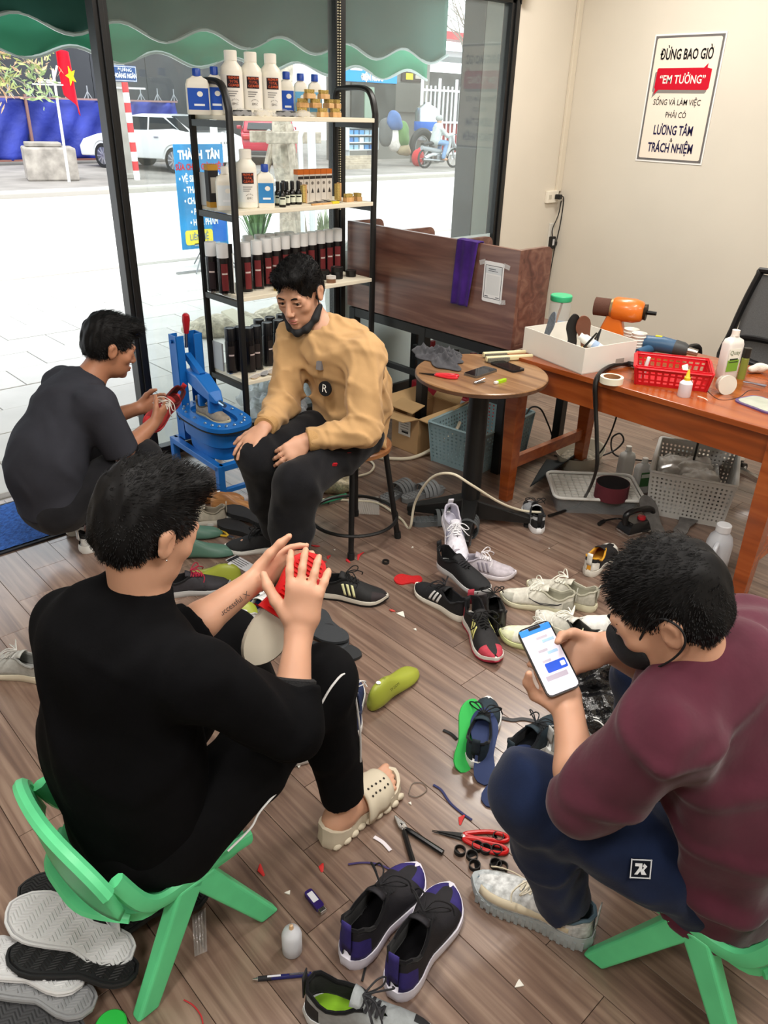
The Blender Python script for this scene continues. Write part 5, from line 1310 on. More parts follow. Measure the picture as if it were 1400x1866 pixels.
# red basket (pierced sides)
R0, R1, R2 = on_d(1160, 700), on_d(1285, 714), on_d(1305, 668)
rbk = thing('red_basket', 'red plastic basket with pierced sides on the desk', 'basket', R0, ang(R0, R1))
M_RED = plastic('#c4121f', .35)
def pierced(t, w, d, h, m, flare=.012, nx=12, nz=4, th=.004, oy=1, name='wall', fill=.5):
    """open basket whose walls are real lattices of bars"""
    def wall(p0, p1, q0, q1, n):
        b = MB(); p0, p1, q0, q1 = map(Vector, (p0, p1, q0, q1))
        up = (q0 - p0).normalized(); nrm = (p1 - p0).cross(up)
        at = lambda u, v: (p0.lerp(p1, u)).lerp(q0.lerp(q1, u), v)
        hh = h / nz
        for i in range(nz + 1):
            tt = hh * (.9 if i in (0, nz) else fill * .8); b.bar(at(0, min(.97, max(.03, i / nz))), at(1, min(.97, max(.03, i / nz))), tt, th, up=nrm)
        ww = (p1 - p0).length / n
        for i in range(n + 1): b.bar(at(i / n, 0), at(i / n, 1), ww * (fill if 0 < i < n else .7), th * .9, up=nrm)
        b.build(name, m, t, smooth=0)
    y0, y1 = 0, oy * d
    f = flare
    wall((0, y0, 0), (w, y0, 0), (-f, y0 - oy * f, h), (w + f, y0 - oy * f, h), nx)
    wall((0, y1, 0), (w, y1, 0), (-f, y1 + oy * f, h), (w + f, y1 + oy * f, h), nx)
    ny = max(3, int(nx * d / w))
    wall((0, y0, 0), (0, y1, 0), (-f, y0 - oy * f, h), (-f, y1 + oy * f, h), ny)
    wall((w, y0, 0), (w, y1, 0), (w + f, y0 - oy * f, h), (w + f, y1 + oy * f, h), ny)
    MB().box((w / 2, oy * d / 2, .003), (w, d, .006)).build('bottom', m, t, smooth=0)
    rim = [(x, y, h) for x, y in rrect(w + 2 * f + .008, d + 2 * f + .008, .02, 4, w / 2, oy * d / 2)]
    MB().path(rim, [(.005, .009)] * len(rim), 8, closed=True, flat=(0, 0, 1)).build('rim', m, t)
pierced(rbk, (R1 - R0).length, .20, .075, M_RED, nx=11, nz=3, fill=.38)
rot_ = ang(R0, R1)
def in_b(x, y, z): return R0 + RZ(rot_).to_3x3() @ Vector((x, y, z))
t = thing('white_tool', 'white handled tool standing in the red basket', 'tool', in_b(.02, .05, .01), (.15, -.1, .3))
MB().loft([[(x, y, z) for x, y in rrect(.026 * k, .014, .006)] for z, k in ((0, .8), (.05, 1), (.09, .9), (.10, .6))]).build('handle', plastic('#e3e3e3'), t, smooth=50)
MB().box((0, 0, .03), (.012, .018, .02)).build('switch', plastic('#b5b5b5'), t, smooth=0, bevel=.002)
def tape(name, label, loc, rot, R=.045, r=.036, hgt=.022, c='#e2dcc6'):
    t = thing(name, label, 'tape', loc, rot, 'rolls of tape')
    MB().lathe([(r, 0), (R, 0), (R, hgt), (r, hgt), (r, 0)], 36).build('roll', P('tape', c, .6), t, smooth=40)
    MB().lathe([(r - .002, .0005), (r + .0005, .0005), (r + .0005, hgt - .0005), (r - .002, hgt - .0005), (r - .002, .0005)], 36).build('core', P('cardcore', '#a0724c', .8), t, smooth=40)
    return t
tape('tape_roll', 'masking tape roll leaning inside the red basket', in_b(.19, .09, .035), (1.1, .2, .4), .042, .034)
tape('tape_roll', 'white tape roll lying flat at the front edge of the desk', on_d(1114, 697), 0, .048, .036, .026)
# bottles
t = thing('glue_bottle', 'small white glue bottle with yellow nozzle at the desk front', 'bottle', on_d(1246, 722))
MB().lathe([(0, 0), (.024, 0), (.026, .004), (.0255, .055), (.018, .064), (.012, .068)], 22).build('body', mat('milky_plastic', '#e2dfe6', .35, alpha=.9), t)
MB().lathe([(0, .066), (.0125, .066), (.0125, .078), (.009, .082), (.004, .108), (.003, .11), (0, .11)], 16).build('nozzle', plastic('#e2c02a'), t)
t = thing('solvent_bottle', 'white square bottle with green label on the desk', 'bottle', on_d(1322, 688), -.35)
MB().loft([[(x, y, z) for x, y in rrect(.085 * k, .055 * k, .014 * k)] for z, k in ((0, .96), (.005, 1), (.15, 1), (.168, .85), (.178, .42), (.186, .40))]).build('body', plastic('#dedbd4', .4), t, smooth=50)
MB().lathe([(0, .184), (.016, .184), (.016, .208), (0, .209)], 18).build('cap', plastic('#ece8de'), t)
LM = T(-.008, -.0283, 0)
MB().box((0, 0, .085), (.062, .001, .10), LM).build('label', printed('#e9ecdf'), t, smooth=0)
MB().box((0, -.0007, .062), (.062, .001, .05), LM).build('green_field', printed('#7aa83c'), t, smooth=0)
text('lettering', 'Quay', .026, printed('#6a7a5a'), t, LM @ T(0, -.0016, .118) @ RX(PI / 2))
MB().box((0, -.0012, .09), (.045, .001, .006), LM).build('print_line', printed('#2f3a2a'), t, smooth=0)
MB().box((0, -.0012, .078), (.05, .001, .004), LM).build('print_line', printed('#2f3a2a'), t, smooth=0)
t = thing('olive_tube', 'olive green spray tube standing behind the white bottle', 'bottle', on_d(1350, 690))
MB().lathe([(0, 0), (.016, 0), (.016, .09), (.012, .095), (.012, .13), (0, .132)], 16).build('body', plastic('#7d8438'), t)
MB().lathe([(0, .095), (.0165, .095), (.0165, .135), (0, .137)], 16).build('cap', plastic('#1d1d1a'), t)
t = thing('round_tub', 'small clear round tub lying on its side on the desk', 'tub', on_d(1318, 716) + Vector((0, 0, .037)), (PI / 2 - .1, 0, -.6))
MB().lathe([(0, -.018), (.033, -.018), (.036, .015), (.038, .018), (.036, .016), (.031, -.014), (0, -.014)], 26).build('body', mat('tub_clear', '#d8d2c6', .2, alpha=.55), t)
MB().lathe([(.034, .012), (.040, .012), (.040, .02), (.034, .02)], 26).build('rim', plastic('#d5cfc2'), t)
c = on_d(1372, 680)
tag(sculpt('cotton_tuft', [ell((c.x, c.y, DZ + .02), (.035, .02, .02)), ell((c.x + .02, c.y - .02, DZ + .025), (.025, .02, .022)), ell((c.x + .03, c.y - .045, DZ + .03), (.012, .018, .012)), plane_cut((c.x, c.y, DZ), (0, 0, -1), .2)], P('cotton', '#e5dfd2', .95, bump=.8, bs=200), h=.004, fold=heap(0, 9, .004)), 'fluffy white cotton tuft near the right end of the desk', 'cotton')
t, L = axis_thing('mouse_pad', 'grey pad with purple rim at the right end of the desk', 'pad', on_d(1345, 722), on_d(1400, 742))
MB().prism(rrect(.19, .15, .04, 6, .05, .0), 0, .006).build('rim', plastic('#5d4a78'), t, smooth=40)
MB().prism(rrect(.17, .13, .035, 6, .05, .0), .006, .0075).build('surface', cloth('#a9ac9e'), t, smooth=0)
t, L = axis_thing('hand_tool', 'small metal pincers lying on the grey pad', 'tool', on_d(1352, 700), on_d(1392, 708))
for k in (-1, 1): MB().path([(-.04, k * .003, .012), (0, 0, .013), (.05, k * .012, .012)], [.003, .004, .0035], 8).build('arm', metal('#8a8790', .3), t)
flex('desk_wire', 'thin dark wire curling across the desk top', [on_d(1285, 708), on_d(1310, 728), on_d(1345, 725), on_d(1365, 712), on_d(1385, 712)], .0018, rubber('#2a2022'))
flex('white_string', 'bit of white string on the desk before the clear tub', [on_d(1272, 722), on_d(1284, 726), on_d(1290, 730)], .002, P('string', '#e9e5da', .9))
# glossy black cable over the desk edge, down to the floor
e0 = on_d(1150, 655); e1 = on_d(1110, 665)
Xf = DX0 - .012
flex('black_cable', 'thick black cable looping over the desk edge down to the floor', [on_d(1168, 672) + Vector((0, 0, .012)), on_d(1140, 668) + Vector((0, 0, .014)), on_d(1108, 676) + Vector((0, 0, .016)), atx(1087, 692, Xf) , atx(1086, 740, Xf - .01), atx(1088, 800, Xf - .02), atx(1086, 860, Xf + .0), fl(1060, 915, .03), fl(1030, 930, .012), fl(1000, 940, .012)], [.011] * 33 + [.009] * 15 + [.007] * 25, rubber('#101010', .35))

# ================================================================== under and beside the tables
cx0 = fl(760, 830); cbx = thing('cardboard_box', 'brown cardboard box with open flaps beside the round table', 'box', (cx0.x, cx0.y, 0), .06)
M_KRAFT = mat('kraft', '#b28d62', .8, var=.06, vs=6)
wallbox(cbx, .36, .20, .215, M_KRAFT, .006)
def flap(pts): MB().loft([[Vector(p) for p in pts], [Vector(p) + Vector((0, 0, .005)) for p in pts]]).build('flap', mat('kraft_inner', '#c4a274', .8, var=.05, vs=6), cbx, smooth=0)
flap([(0, 0, .215), (0, .20, .215), (-.12, .19, .225), (-.12, .01, .225)])
flap([(0, .2, .215), (.36, .2, .215), (.35, .29, .27), (.01, .29, .27)])
flap([(0, 0, .215), (.36, 0, .215), (.36, -.075, .26), (.02, -.075, .20)])
flap([(.36, 0, .215), (.36, .2, .215), (.42, .19, .28), (.42, .01, .28)])
flap([(-.02, .03, .245), (.12, .06, .25), (.10, .22, .262), (-.03, .19, .255)])
MB().box((-.0035, .10, .14), (.001, .09, .09)).build('shipping_label', printed('#dcd6ca'), cbx, smooth=0)
for i in range(4): MB().box((-.0042, .10, .17 - .015 * i), (.001, .06, .004)).build('print_line', printed('#8c867c'), cbx, smooth=0)
MB().box((-.0042, .095, .115), (.001, .05, .012)).build('barcode', printed('#2f2c2a'), cbx, smooth=0)
for k in (.06, .14): MB().box((k + .1, -.0008, .08), (.035, .001, .04)).build('print_mark', printed('#8f7048'), cbx, smooth=0)
# red tool rack with black hardware behind the box
rk = thing('red_machine', 'red framed machine with black hardware behind the cardboard box', 'machine', (3.62, 3.16, 0), 0)
MB().box((.0, 0, .09), (.30, .52, .18)).build('cabinet', paint('#a81e2c'), rk, smooth=0, bevel=.01)
MB().box((-.152, -.12, .12), (.004, .2, .08)).build('spec_plate', printed('#cfd6dc'), rk, smooth=0)
for k in range(4): MB().lathe([(0, 0), (.014, 0), (.014, .002), (0, .002)], 14, T(-.155, -.19 + .045 * k, .12) @ RY(-PI / 2)).build('icon', printed(['#3b78c0', '#2f2f33', '#3b78c0', '#c0392b'][k]), rk)
for y in (-.24, .1): MB().box((-.14, y, .32), (.03, .03, .3)).build('upright', paint('#a81e2c'), rk, smooth=0, bevel=.003)
rr = random.Random(2)
for k in range(14):
    y = -.26 + .04 * k; MB().lathe([(0, 0), (.02, 0), (.022, .03), (.015, .06), (0, .062)], 10, T(-.12 + rr.uniform(-.03, .03), y, .27 + rr.uniform(0, .12)) @ RX(rr.uniform(-.4, .4))).build('clamp_head', rubber('#141415', .4), rk)
MB().box((0, 0, .36), (.28, .55, .1)).build('tray', rubber('#1a1a1c', .5), rk, smooth=0, bevel=.01)
MB().box((0, 0, .22), (.24, .46, .1)).build('hardware_bed', rubber('#131315', .4), rk, smooth=0)
# blue-grey woven basket
b0 = fl(840, 872)
bbk = thing('blue_basket', 'blue-grey woven plastic basket behind the table pedestal', 'basket', (2.97, 2.40, 0), .12)
pierced(bbk, .50, .30, .235, plastic('#8fa9b0', .5), .02, 20, 11, .006, name='woven_wall', fill=.62)
# light grey woven basket with bags
c0, c1 = fl(1180, 935), fl(1290, 957)
gbk = thing('grey_basket', 'light grey woven plastic basket under the desk', 'basket', c0, ang(c0, c1))
pierced(gbk, .34, .44, .235, plastic('#c9c9c6', .5), .02, 18, 11, .006, name='woven_wall', fill=.62)
gc = c0 + RZ(ang(c0, c1)).to_3x3() @ Vector((.17, .22, 0))
for i, (dx, dy, s) in enumerate(((-.06, -.06, 1), (.06, .04, 1.1), (0, .14, .9))):
    tag(sculpt('clear_bag', [ell((gc.x + dx, gc.y + dy, .15), (.09 * s, .08 * s, .055 * s)), ell((gc.x + dx + .04, gc.y + dy - .03, .17), (.05, .05, .04))], mat('bag_clear', '#cfcac2', .25, alpha=.6, bump=.6, bs=40, bd=.01), h=.010, fold=heap(0, 20 + i, .010)), ['crinkled clear bag at the front of the grey basket', 'crinkled clear bag at the middle of the grey basket', 'crinkled clear bag at the back of the grey basket'][i], 'bag', 'bags in the grey basket')
# tray with sanding belt, rubber sheet, bottles, oval lid, red tool
t0, t1 = fl(1003, 928), fl(1165, 935)
tr_ = thing('plastic_tray', 'white grid tray on a clear box under the desk', 'tray', (t0 + t1) / 2 + Vector((.08, .07, 0)), ang(t0, t1))
MB().prism(rrect(.40, .27, .03), 0, .075, top=rrect(.42, .29, .03)).build('clear_box', mat('box_clear', '#b9bfc2', .15, alpha=.35), tr_, smooth=30)
MB().prism(rrect(.42, .29, .03), .076, .082).build('tray_floor', plastic('#d3d3cd', .4), tr_, smooth=30)
rim = [(x, y, .088) for x, y in rrect(.44, .31, .04)]
MB().path(rim, .008, 8, closed=True).build('rim', plastic('#d9d9d4', .4), tr_)
rb_ = MB()
for i in range(13): rb_.box((-.195 + .0325 * i, 0, .0835), (.006, .27, .003))
for i in range(9): rb_.box((0, -.13 + .0325 * i, .0835), (.40, .006, .003))
rb_.build('grid_ribs', plastic('#c9c9c3', .4), tr_, smooth=0)
sb_ = fl(1113, 905, .084)
t = thing('sanding_belt', 'maroon sanding belt roll standing on the white tray', 'sanding belt', sb_)
MB().lathe([(.078, 0), (.080, 0), (.080, .078), (.078, .078), (.078, 0)], 40, sx=1.05).build('belt', P('sandbelt', '#5b2029', .9, bump=.4, bs=300), t, smooth=40)
MB().lathe([(.0765, .0005), (.0778, .0005), (.0778, .0775), (.0765, .0775), (.0765, .0005)], 40, sx=1.05).build('inner_face', P('beltback', '#1d1718', .9), t, smooth=40)
MB().box((0.005, -.0803, .039), (.003, .001, .078)).build('seam', P('beltseam', '#3f151c', .9), t, smooth=0)
s0 = fl(955, 880); s1 = fl(1045, 858)
def rsheet(u, v):
    p = fl(965 + 75 * u, 893 - 28 * u - 0 * v, 0).lerp(fl(995 + 50 * u, 848 - 2 * u, 0), v)
    return (p.x, p.y, .02 + .09 * u * u * (1 - .3 * v) + .02 * math.sin(3 * u + 2 * v))
tag(MB().sheet(rsheet, 16, 10).build('rubber_sheet', rubber('#22282b', .8), solid=.003), 'dark rubber sheet curling up under the desk', 'rubber sheet')
q = fl(1065, 868)
t = thing('oval_tub', 'translucent oval tub of scraps under the desk', 'tub', q + Vector((.12, .12, 0)), .3)
MB().lathe([(0, .004), (.13, 0), (.16, .09), (.165, .092), (.158, .088), (.125, .006), (0, .008)], 36, sx=1.15, sy=.8).build('wall', mat('tub_milk', '#cfcab8', .3, alpha=.7), t)
MB().lathe([(0, .05), (.12, .045), (.135, .03)], 24, sx=1.15, sy=.8).build('scraps', mat('scraps', '#8d8678', .9, var=.5, vs=40, bump=.8, bs=60, bd=.02), t)
t, L = axis_thing('red_file', 'flat red handled file behind the white tray', 'file', fl(1020, 880, .06), fl(1085, 880, .06))
MB().box((0, 0, 0), (.2, .025, .018)).build('grip', plastic('#b01e2c'), t, smooth=0, bevel=.004)
MB().box((.16, 0, 0), (.14, .02, .006)).build('blade', metal('#6b6b6b'), t, smooth=0)
def bottle2(label, p, rot, lab=True):
    t = thing('glue_jug', label, 'bottle', p, rot, 'white bottles under the desk')
    MB().loft([[(x, y, z) for x, y in rrect(.085 * k, .055 * k, .014 * k)] for z, k in ((0, .96), (.005, 1), (.13, 1), (.15, .85), (.16, .42), (.17, .38))]).build('body', plastic('#d6d6d2', .4), t, smooth=50)
    MB().lathe([(0, .168), (.015, .168), (.015, .19), (0, .192)], 16).build('cap', plastic('#e6e3dc'), t)
    if lab:
        MB().box((0, -.0286, .08), (.05, .001, .08)).build('label', printed('#4d7a4a'), t, smooth=0)
        MB().box((0, -.0292, .10), (.044, .001, .02)).build('title_strip', printed('#dfe4d5'), t, smooth=0)
    return t
bottle2('white bottle with green label beside the grey basket', fl(1165, 895), -.5)
bottle2('plain white bottle behind the maroon belt under the desk', fl(1136, 872), -.3, False)
# iron
i0 = fl(1165, 965)
ir = thing('clothes_iron', 'black and chrome clothes iron standing under the desk', 'iron', i0, ang(fl(1120, 960), fl(1200, 940)))
MB().prism([(-.11, -.045), (.05, -.05), (.13, 0), (.05, .05), (-.11, .045)], 0, .016).build('soleplate', metal('#c9c9c9', .2), ir, smooth=30, bevel=.003)
MB().loft([[(x, y, z) for x, y in ((-.105 * k, -.042 * k), (.045 * k, -.046 * k), (.115 * k, 0), (.045 * k, .046 * k), (-.105 * k, .042 * k))] for z, k in ((.017, 1), (.045, .9), (.06, .7))]).build('shell', plastic('#1a1b1d', .3), ir, smooth=30)
MB().path(smooth_pts([(.07, 0, .055), (.05, 0, .10), (-.04, 0, .115), (-.10, 0, .10), (-.095, 0, .05)], 5), .014, 10).build('handle', plastic('#161617', .35), ir)
MB().lathe([(0, 0), (.02, 0), (.018, .012), (0, .013)], 18, T(.0, 0, .06)).build('dial', plastic('#b01c28'), ir)
flex('iron_flex', 'black mains flex of the iron trailing to its plug', [i0 + Vector((-.09, .0, .06)), fl(1130, 945, .01), fl(1105, 948, .008), fl(1092, 955, .01)], [.004] * 18 + [.010] * 7, M_FLEX)
insole('insole', 'grey worn insole propped against the grey basket', lean(fl(1205, 985), 1.0, .55), .25, P('greyleather', '#5c5a58', .85, var=.25, vs=30))
insole('insole', 'grey insole lying beside the iron under the desk', lean(fl(1235, 975), .2, .08), .25, P('greyleather2', '#6a6866', .85, var=.25, vs=30))
# translucent jug by the right desk leg
jg = fl(1300, 1035)
t = thing('water_jug', 'translucent jug with white screw cap beside the right desk leg', 'jug', jg, .2)
MB().lathe([(0, 0), (.050, 0), (.054, .006), (.054, .13), (.046, .16), (.028, .182), (.026, .19)], 28).build('body', mat('jug_milk', '#d3d7de', .3, alpha=.82), t)
MB().lathe([(0, .186), (.031, .186), (.031, .215), (.028, .218), (0, .218)], 24).build('cap', plastic('#e4e6ea'), t)
MB().path(smooth_pts([(-.052, -.0, .145), (-.085, 0, .13), (-.085, 0, .07), (-.054, 0, .05)], 5), .010, 8).build('handle', mat('jug_milk', ''), t)
# floor cables under the desk
flex('floor_cable', 'black cable with an upright loop on the floor behind the desk', [fl(1010, 830, .01), fl(1060, 838, .01), fl(1112, 825, .04), fl(1136, 805, .10), fl(1130, 790, .14), fl(1115, 800, .10), fl(1120, 828, .02), fl(1160, 838, .01), fl(1195, 840, .01)], .005, M_FLEX)
flex('hanging_cable', 'black cable hanging behind the work desk', [Vector((3.62, 2.02, .6)), Vector((3.66, 2.02, .3)), Vector((3.64, 2.08, .05)), Vector((3.5, 2.16, .01))], .005, M_FLEX)
flex('looped_cable', 'black cable arching over the blue basket', [fl(950, 780, .2), fl(965, 745, .25), fl(985, 745, .25), fl(1000, 775, .15), fl(1010, 800, .05), fl(1030, 812, .01)], .005, M_FLEX)
flex('rear_cable', 'black cable hanging near the grey basket behind the desk', [Vector((3.60, 1.52, .62)), Vector((3.62, 1.53, .3)), Vector((3.63, 1.54, .02))], .006, M_FLEX)
# cream hoses
M_HOSE = P('hose', '#d8cfb8', .5)
flex('air_hose', 'thick cream hose running from the stool to the cardboard box', [fl(690, 834, .012), fl(740, 836, .012), fl(775, 825, .03), fl(805, 805, .08), fl(830, 785, .14), fl(838, 770, .16)], .010, M_HOSE)
flex('air_hose', 'thin cream hose arching over the table foot to the grey shoe', [fl(560, 910, .006), fl(640, 912, .006), fl(690, 918, .006), fl(730, 945, .006), fl(747, 962, .01), fl(757, 915, .14), fl(785, 872, .30), fl(822, 863, .36), fl(860, 884, .30), fl(910, 915, .17), fl(950, 930, .08), fl(990, 934, .06)], .006, M_HOSE)
flex('hose_loop', 'cream hose loop on the floor behind the stool', [fl(640, 870, .01), fl(672, 862, .01), fl(682, 848, .01), fl(670, 838, .01), fl(650, 840, .01)], .006, M_HOSE)
# blue-coloured stall pieces: white mesh bag and green handle behind the stool
q = fl(615, 890)
tag(sculpt('net_bag', [ell((q.x, q.y, .05), (.11, .10, .06)), ell((q.x + .08, q.y + .05, .06), (.08, .08, .06)), plane_cut((q.x, q.y, .001), (0, 0, -1), .3)], mat('net', '#cfc6ac', .8, var=.3, vs=60, bump=.8, bs=90, bd=.01), h=.010, fold=heap(0, 31, .010)), 'cream net bag bunched on the floor behind the stool', 'bag')
t, L = axis_thing('scrub_brush', 'green handled scrubbing brush on the floor behind the stool', 'brush', fl(582, 922), fl(625, 910))
MB().path([(-.10, 0, .015), (0, 0, .02), (.09, 0, .018)], [(.008, .012), (.010, .02), (.009, .014)], 10, flat=(0, 0, 1)).build('handle', plastic('#1f9d6e', .4), t)
MB().box((.03, 0, .008), (.10, .03, .014)).build('bristles', P('bristle_grey', '#6d6a5e', .9, var=.3, vs=200), t, smooth=0)
def bubble(u, v):
    p = fl(632, 912).lerp(fl(690, 905), u).lerp(fl(645, 938).lerp(fl(692, 940), u), v); return (p.x, p.y, .003 + .004 * abs(math.sin(40 * u)) * abs(math.sin(30 * v)))
tag(MB().sheet(bubble, 40, 24).build('bubble_wrap', mat('bubble', '#d5d2cc', .2, alpha=.45)), 'flat piece of bubble wrap on the floor behind the stool', 'wrap')

# ================================================================== blue sole press
BL = P('press_blue', '#1566b4', .38, bump=.08, bs=40)
BLD = P('press_blue_d', '#12559a', .45)
px0 = Vector((1.875, 3.25, 0))
pz = thing('sole_press', 'blue steel sole press with red lever on a low stand', 'machine', px0, PI / 2 - .04)      # local +x runs to the rear column
SZ = .19
for x in (-.235, .235):
    for y in (-.1, .1): MB().box((x, y, SZ / 2), (.035, .035, SZ)).build('stand_leg', BL, pz, smooth=0, bevel=.002)
for y in (-.1, .1): MB().box((0, y, SZ - .014), (.5, .035, .03)).build('stand_rail', BL, pz, smooth=0, bevel=.002)
for x in (-.235, .235): MB().box((x, 0, SZ - .014), (.035, .2, .03)).build('stand_rail', BL, pz, smooth=0, bevel=.002)
MB().box((-.235, 0, .05), (.025, .17, .02)).build('stand_brace', BL, pz, smooth=0)
def oval(a, b, n=36, ox=0.):
    out = []
    for i in range(n):
        t_ = 2 * PI * i / n; c_, s_ = math.cos(t_), math.sin(t_)
        out.append((ox + math.copysign(abs(c_) ** .62, c_) * a, math.copysign(abs(s_) ** .8, s_) * b))
    return out
VZ = .375
MB().loft([[(x, y, z) for x, y in oval(a, b, 36, -.03)] for z, a, b in ((SZ, .17, .085), (SZ + .06, .175, .09), (SZ + .075, .20, .108), (VZ - .02, .205, .112))], caps=True).build('vat', BL, pz, smooth=40)
fo, fi = oval(.235, .135, 40, -.03), oval(.165, .075, 40, -.03)
n = 40
vs = [(x, y, z) for z in (VZ - .02, VZ) for o in (fo, fi) for x, y in o]
fs = []
for i in range(n):
    j = (i + 1) % n
    fs += [(i, j, n + j, n + i), (2 * n + i, 3 * n + i, 3 * n + j, 2 * n + j), (i, 2 * n + i, 2 * n + j, j), (n + i, n + j, 3 * n + j, 3 * n + i)]
rim_o = MB().add(vs, fs).build('rim', BL, pz, smooth=40)
MB().loft([[(x, y, z) for x, y in o] for z, o in ((VZ - .022, oval(.238, .138, 40, -.03)), (VZ - .027, oval(.238, .138, 40, -.03)))]).build('gasket', rubber('#141414'), pz, smooth=40)
MB().prism(oval(.164, .074, 40, -.03), VZ - .05, VZ - .045).build('vat_floor', rubber('#1a1c1f'), pz, smooth=0)
for i in range(20):
    x, y = oval(.20, .105, 20, -.03)[i]
    MB().lathe([(0, 0), (.008, 0), (.008, .005), (.004, .009), (0, .01)], 8, T(x, y, VZ)).build('bolt', metal('#9fb7c9', .3), rim_o)
for y in (-.07, .07):
    col = MB(); col.box((.20, y, SZ + .27), (.075, .006, .54)); col.box((.20 - .0345, y - math.copysign(.02, y), SZ + .27), (.006, .045, .54)); col.box((.20 + .0345, y - math.copysign(.02, y), SZ + .27), (.006, .045, .54))
    col.build('column', BL, pz, smooth=0, bevel=.001)
    for z in (.30, .70): MB().tube((.20, y, z), (.20, y + math.copysign(.014, y), z), .010, .010, 6).build('column_bolt', metal('#2f6fae', .4), pz)
MB().path([(.20, 0, .62), (.06, 0, .55)], [(.022, .022)] * 2, 4).build('link_arm', BL, pz, smooth=0)
MB().loft([[(x, y, z) for y, z in ((-w, z0), (w, z0), (w, z1), (-w, z1))] for x, w, z0, z1 in ((.18, .035, .50, .56), (.05, .04, .47, .555), (-.06, .035, .45, .50), (-.10, .02, .445, .465))]).build('press_arm', BL, pz, smooth=0, bevel=.008)
for k in range(6): MB().box((.12 - .03 * k, -.041 + .001 * k, .515 - .006 * k), (.006, .006, .045), rot=(0, .5, 0)).build('arm_rib', BLD, pz, smooth=0)
for x in (.05, -.05): MB().box((x, 0, .425), (.025, .07, .07)).build('press_foot', BL, pz, smooth=0, bevel=.004)
MB().tube((-.10, 0, .455), (-.15, 0, .45), .012, .010, 10).build('adjusting_screw', metal('#8aa0b2', .35), pz)
MB().path(smooth_pts([(.20, 0, .66), (.19, 0, .72), (.18, 0, .76)], 4), .009, 8).build('lever_rod', metal('#b8b8b8', .3), pz)
MB().path([(.185, 0, .735), (.18, 0, .765), (.176, 0, .80), (.174, 0, .825), (.173, 0, .835)], [.012, .016, .020, .018, .008], 12).build('lever_grip', plastic('#a81c26', .3), pz)
flex('press_cable', 'thin black cable hanging below the blue press', [px0 + Vector((.1, -.1, .2)), px0 + Vector((.16, -.16, .1)), px0 + Vector((.1, -.26, .09)), px0 + Vector((.0, -.24, .17))], .003, M_FLEX)
# heap of clear wrapping bags behind the press
for i, (px, py, r) in enumerate(((470, 740, .13), (505, 735, .14), (540, 745, .12), (480, 765, .10), (520, 770, .11), (560, 735, .1))):
    q = fl(px, py)
    tag(sculpt('wrapping_bag', [ell((q.x, q.y, .07), (r, r * .8, .075)), ell((q.x + .06, q.y - .05, .11), (r * .5, r * .5, .06)), plane_cut((q.x, q.y, .001), (0, 0, -1), .4)], mat('bag_film', '#d2d6da', .12, alpha=.55, spec=.9, bump=.9, bs=28, bd=.02), h=.012,
               fold=heap(0, 40 + i, .016)), 'crinkled clear wrapping bag below the shelf, ' + ['leftmost rear one', 'second rear one', 'third rear one', 'left front one', 'right front one', 'rightmost one'][i], 'bag', 'clear wrapping bags below the shelf')
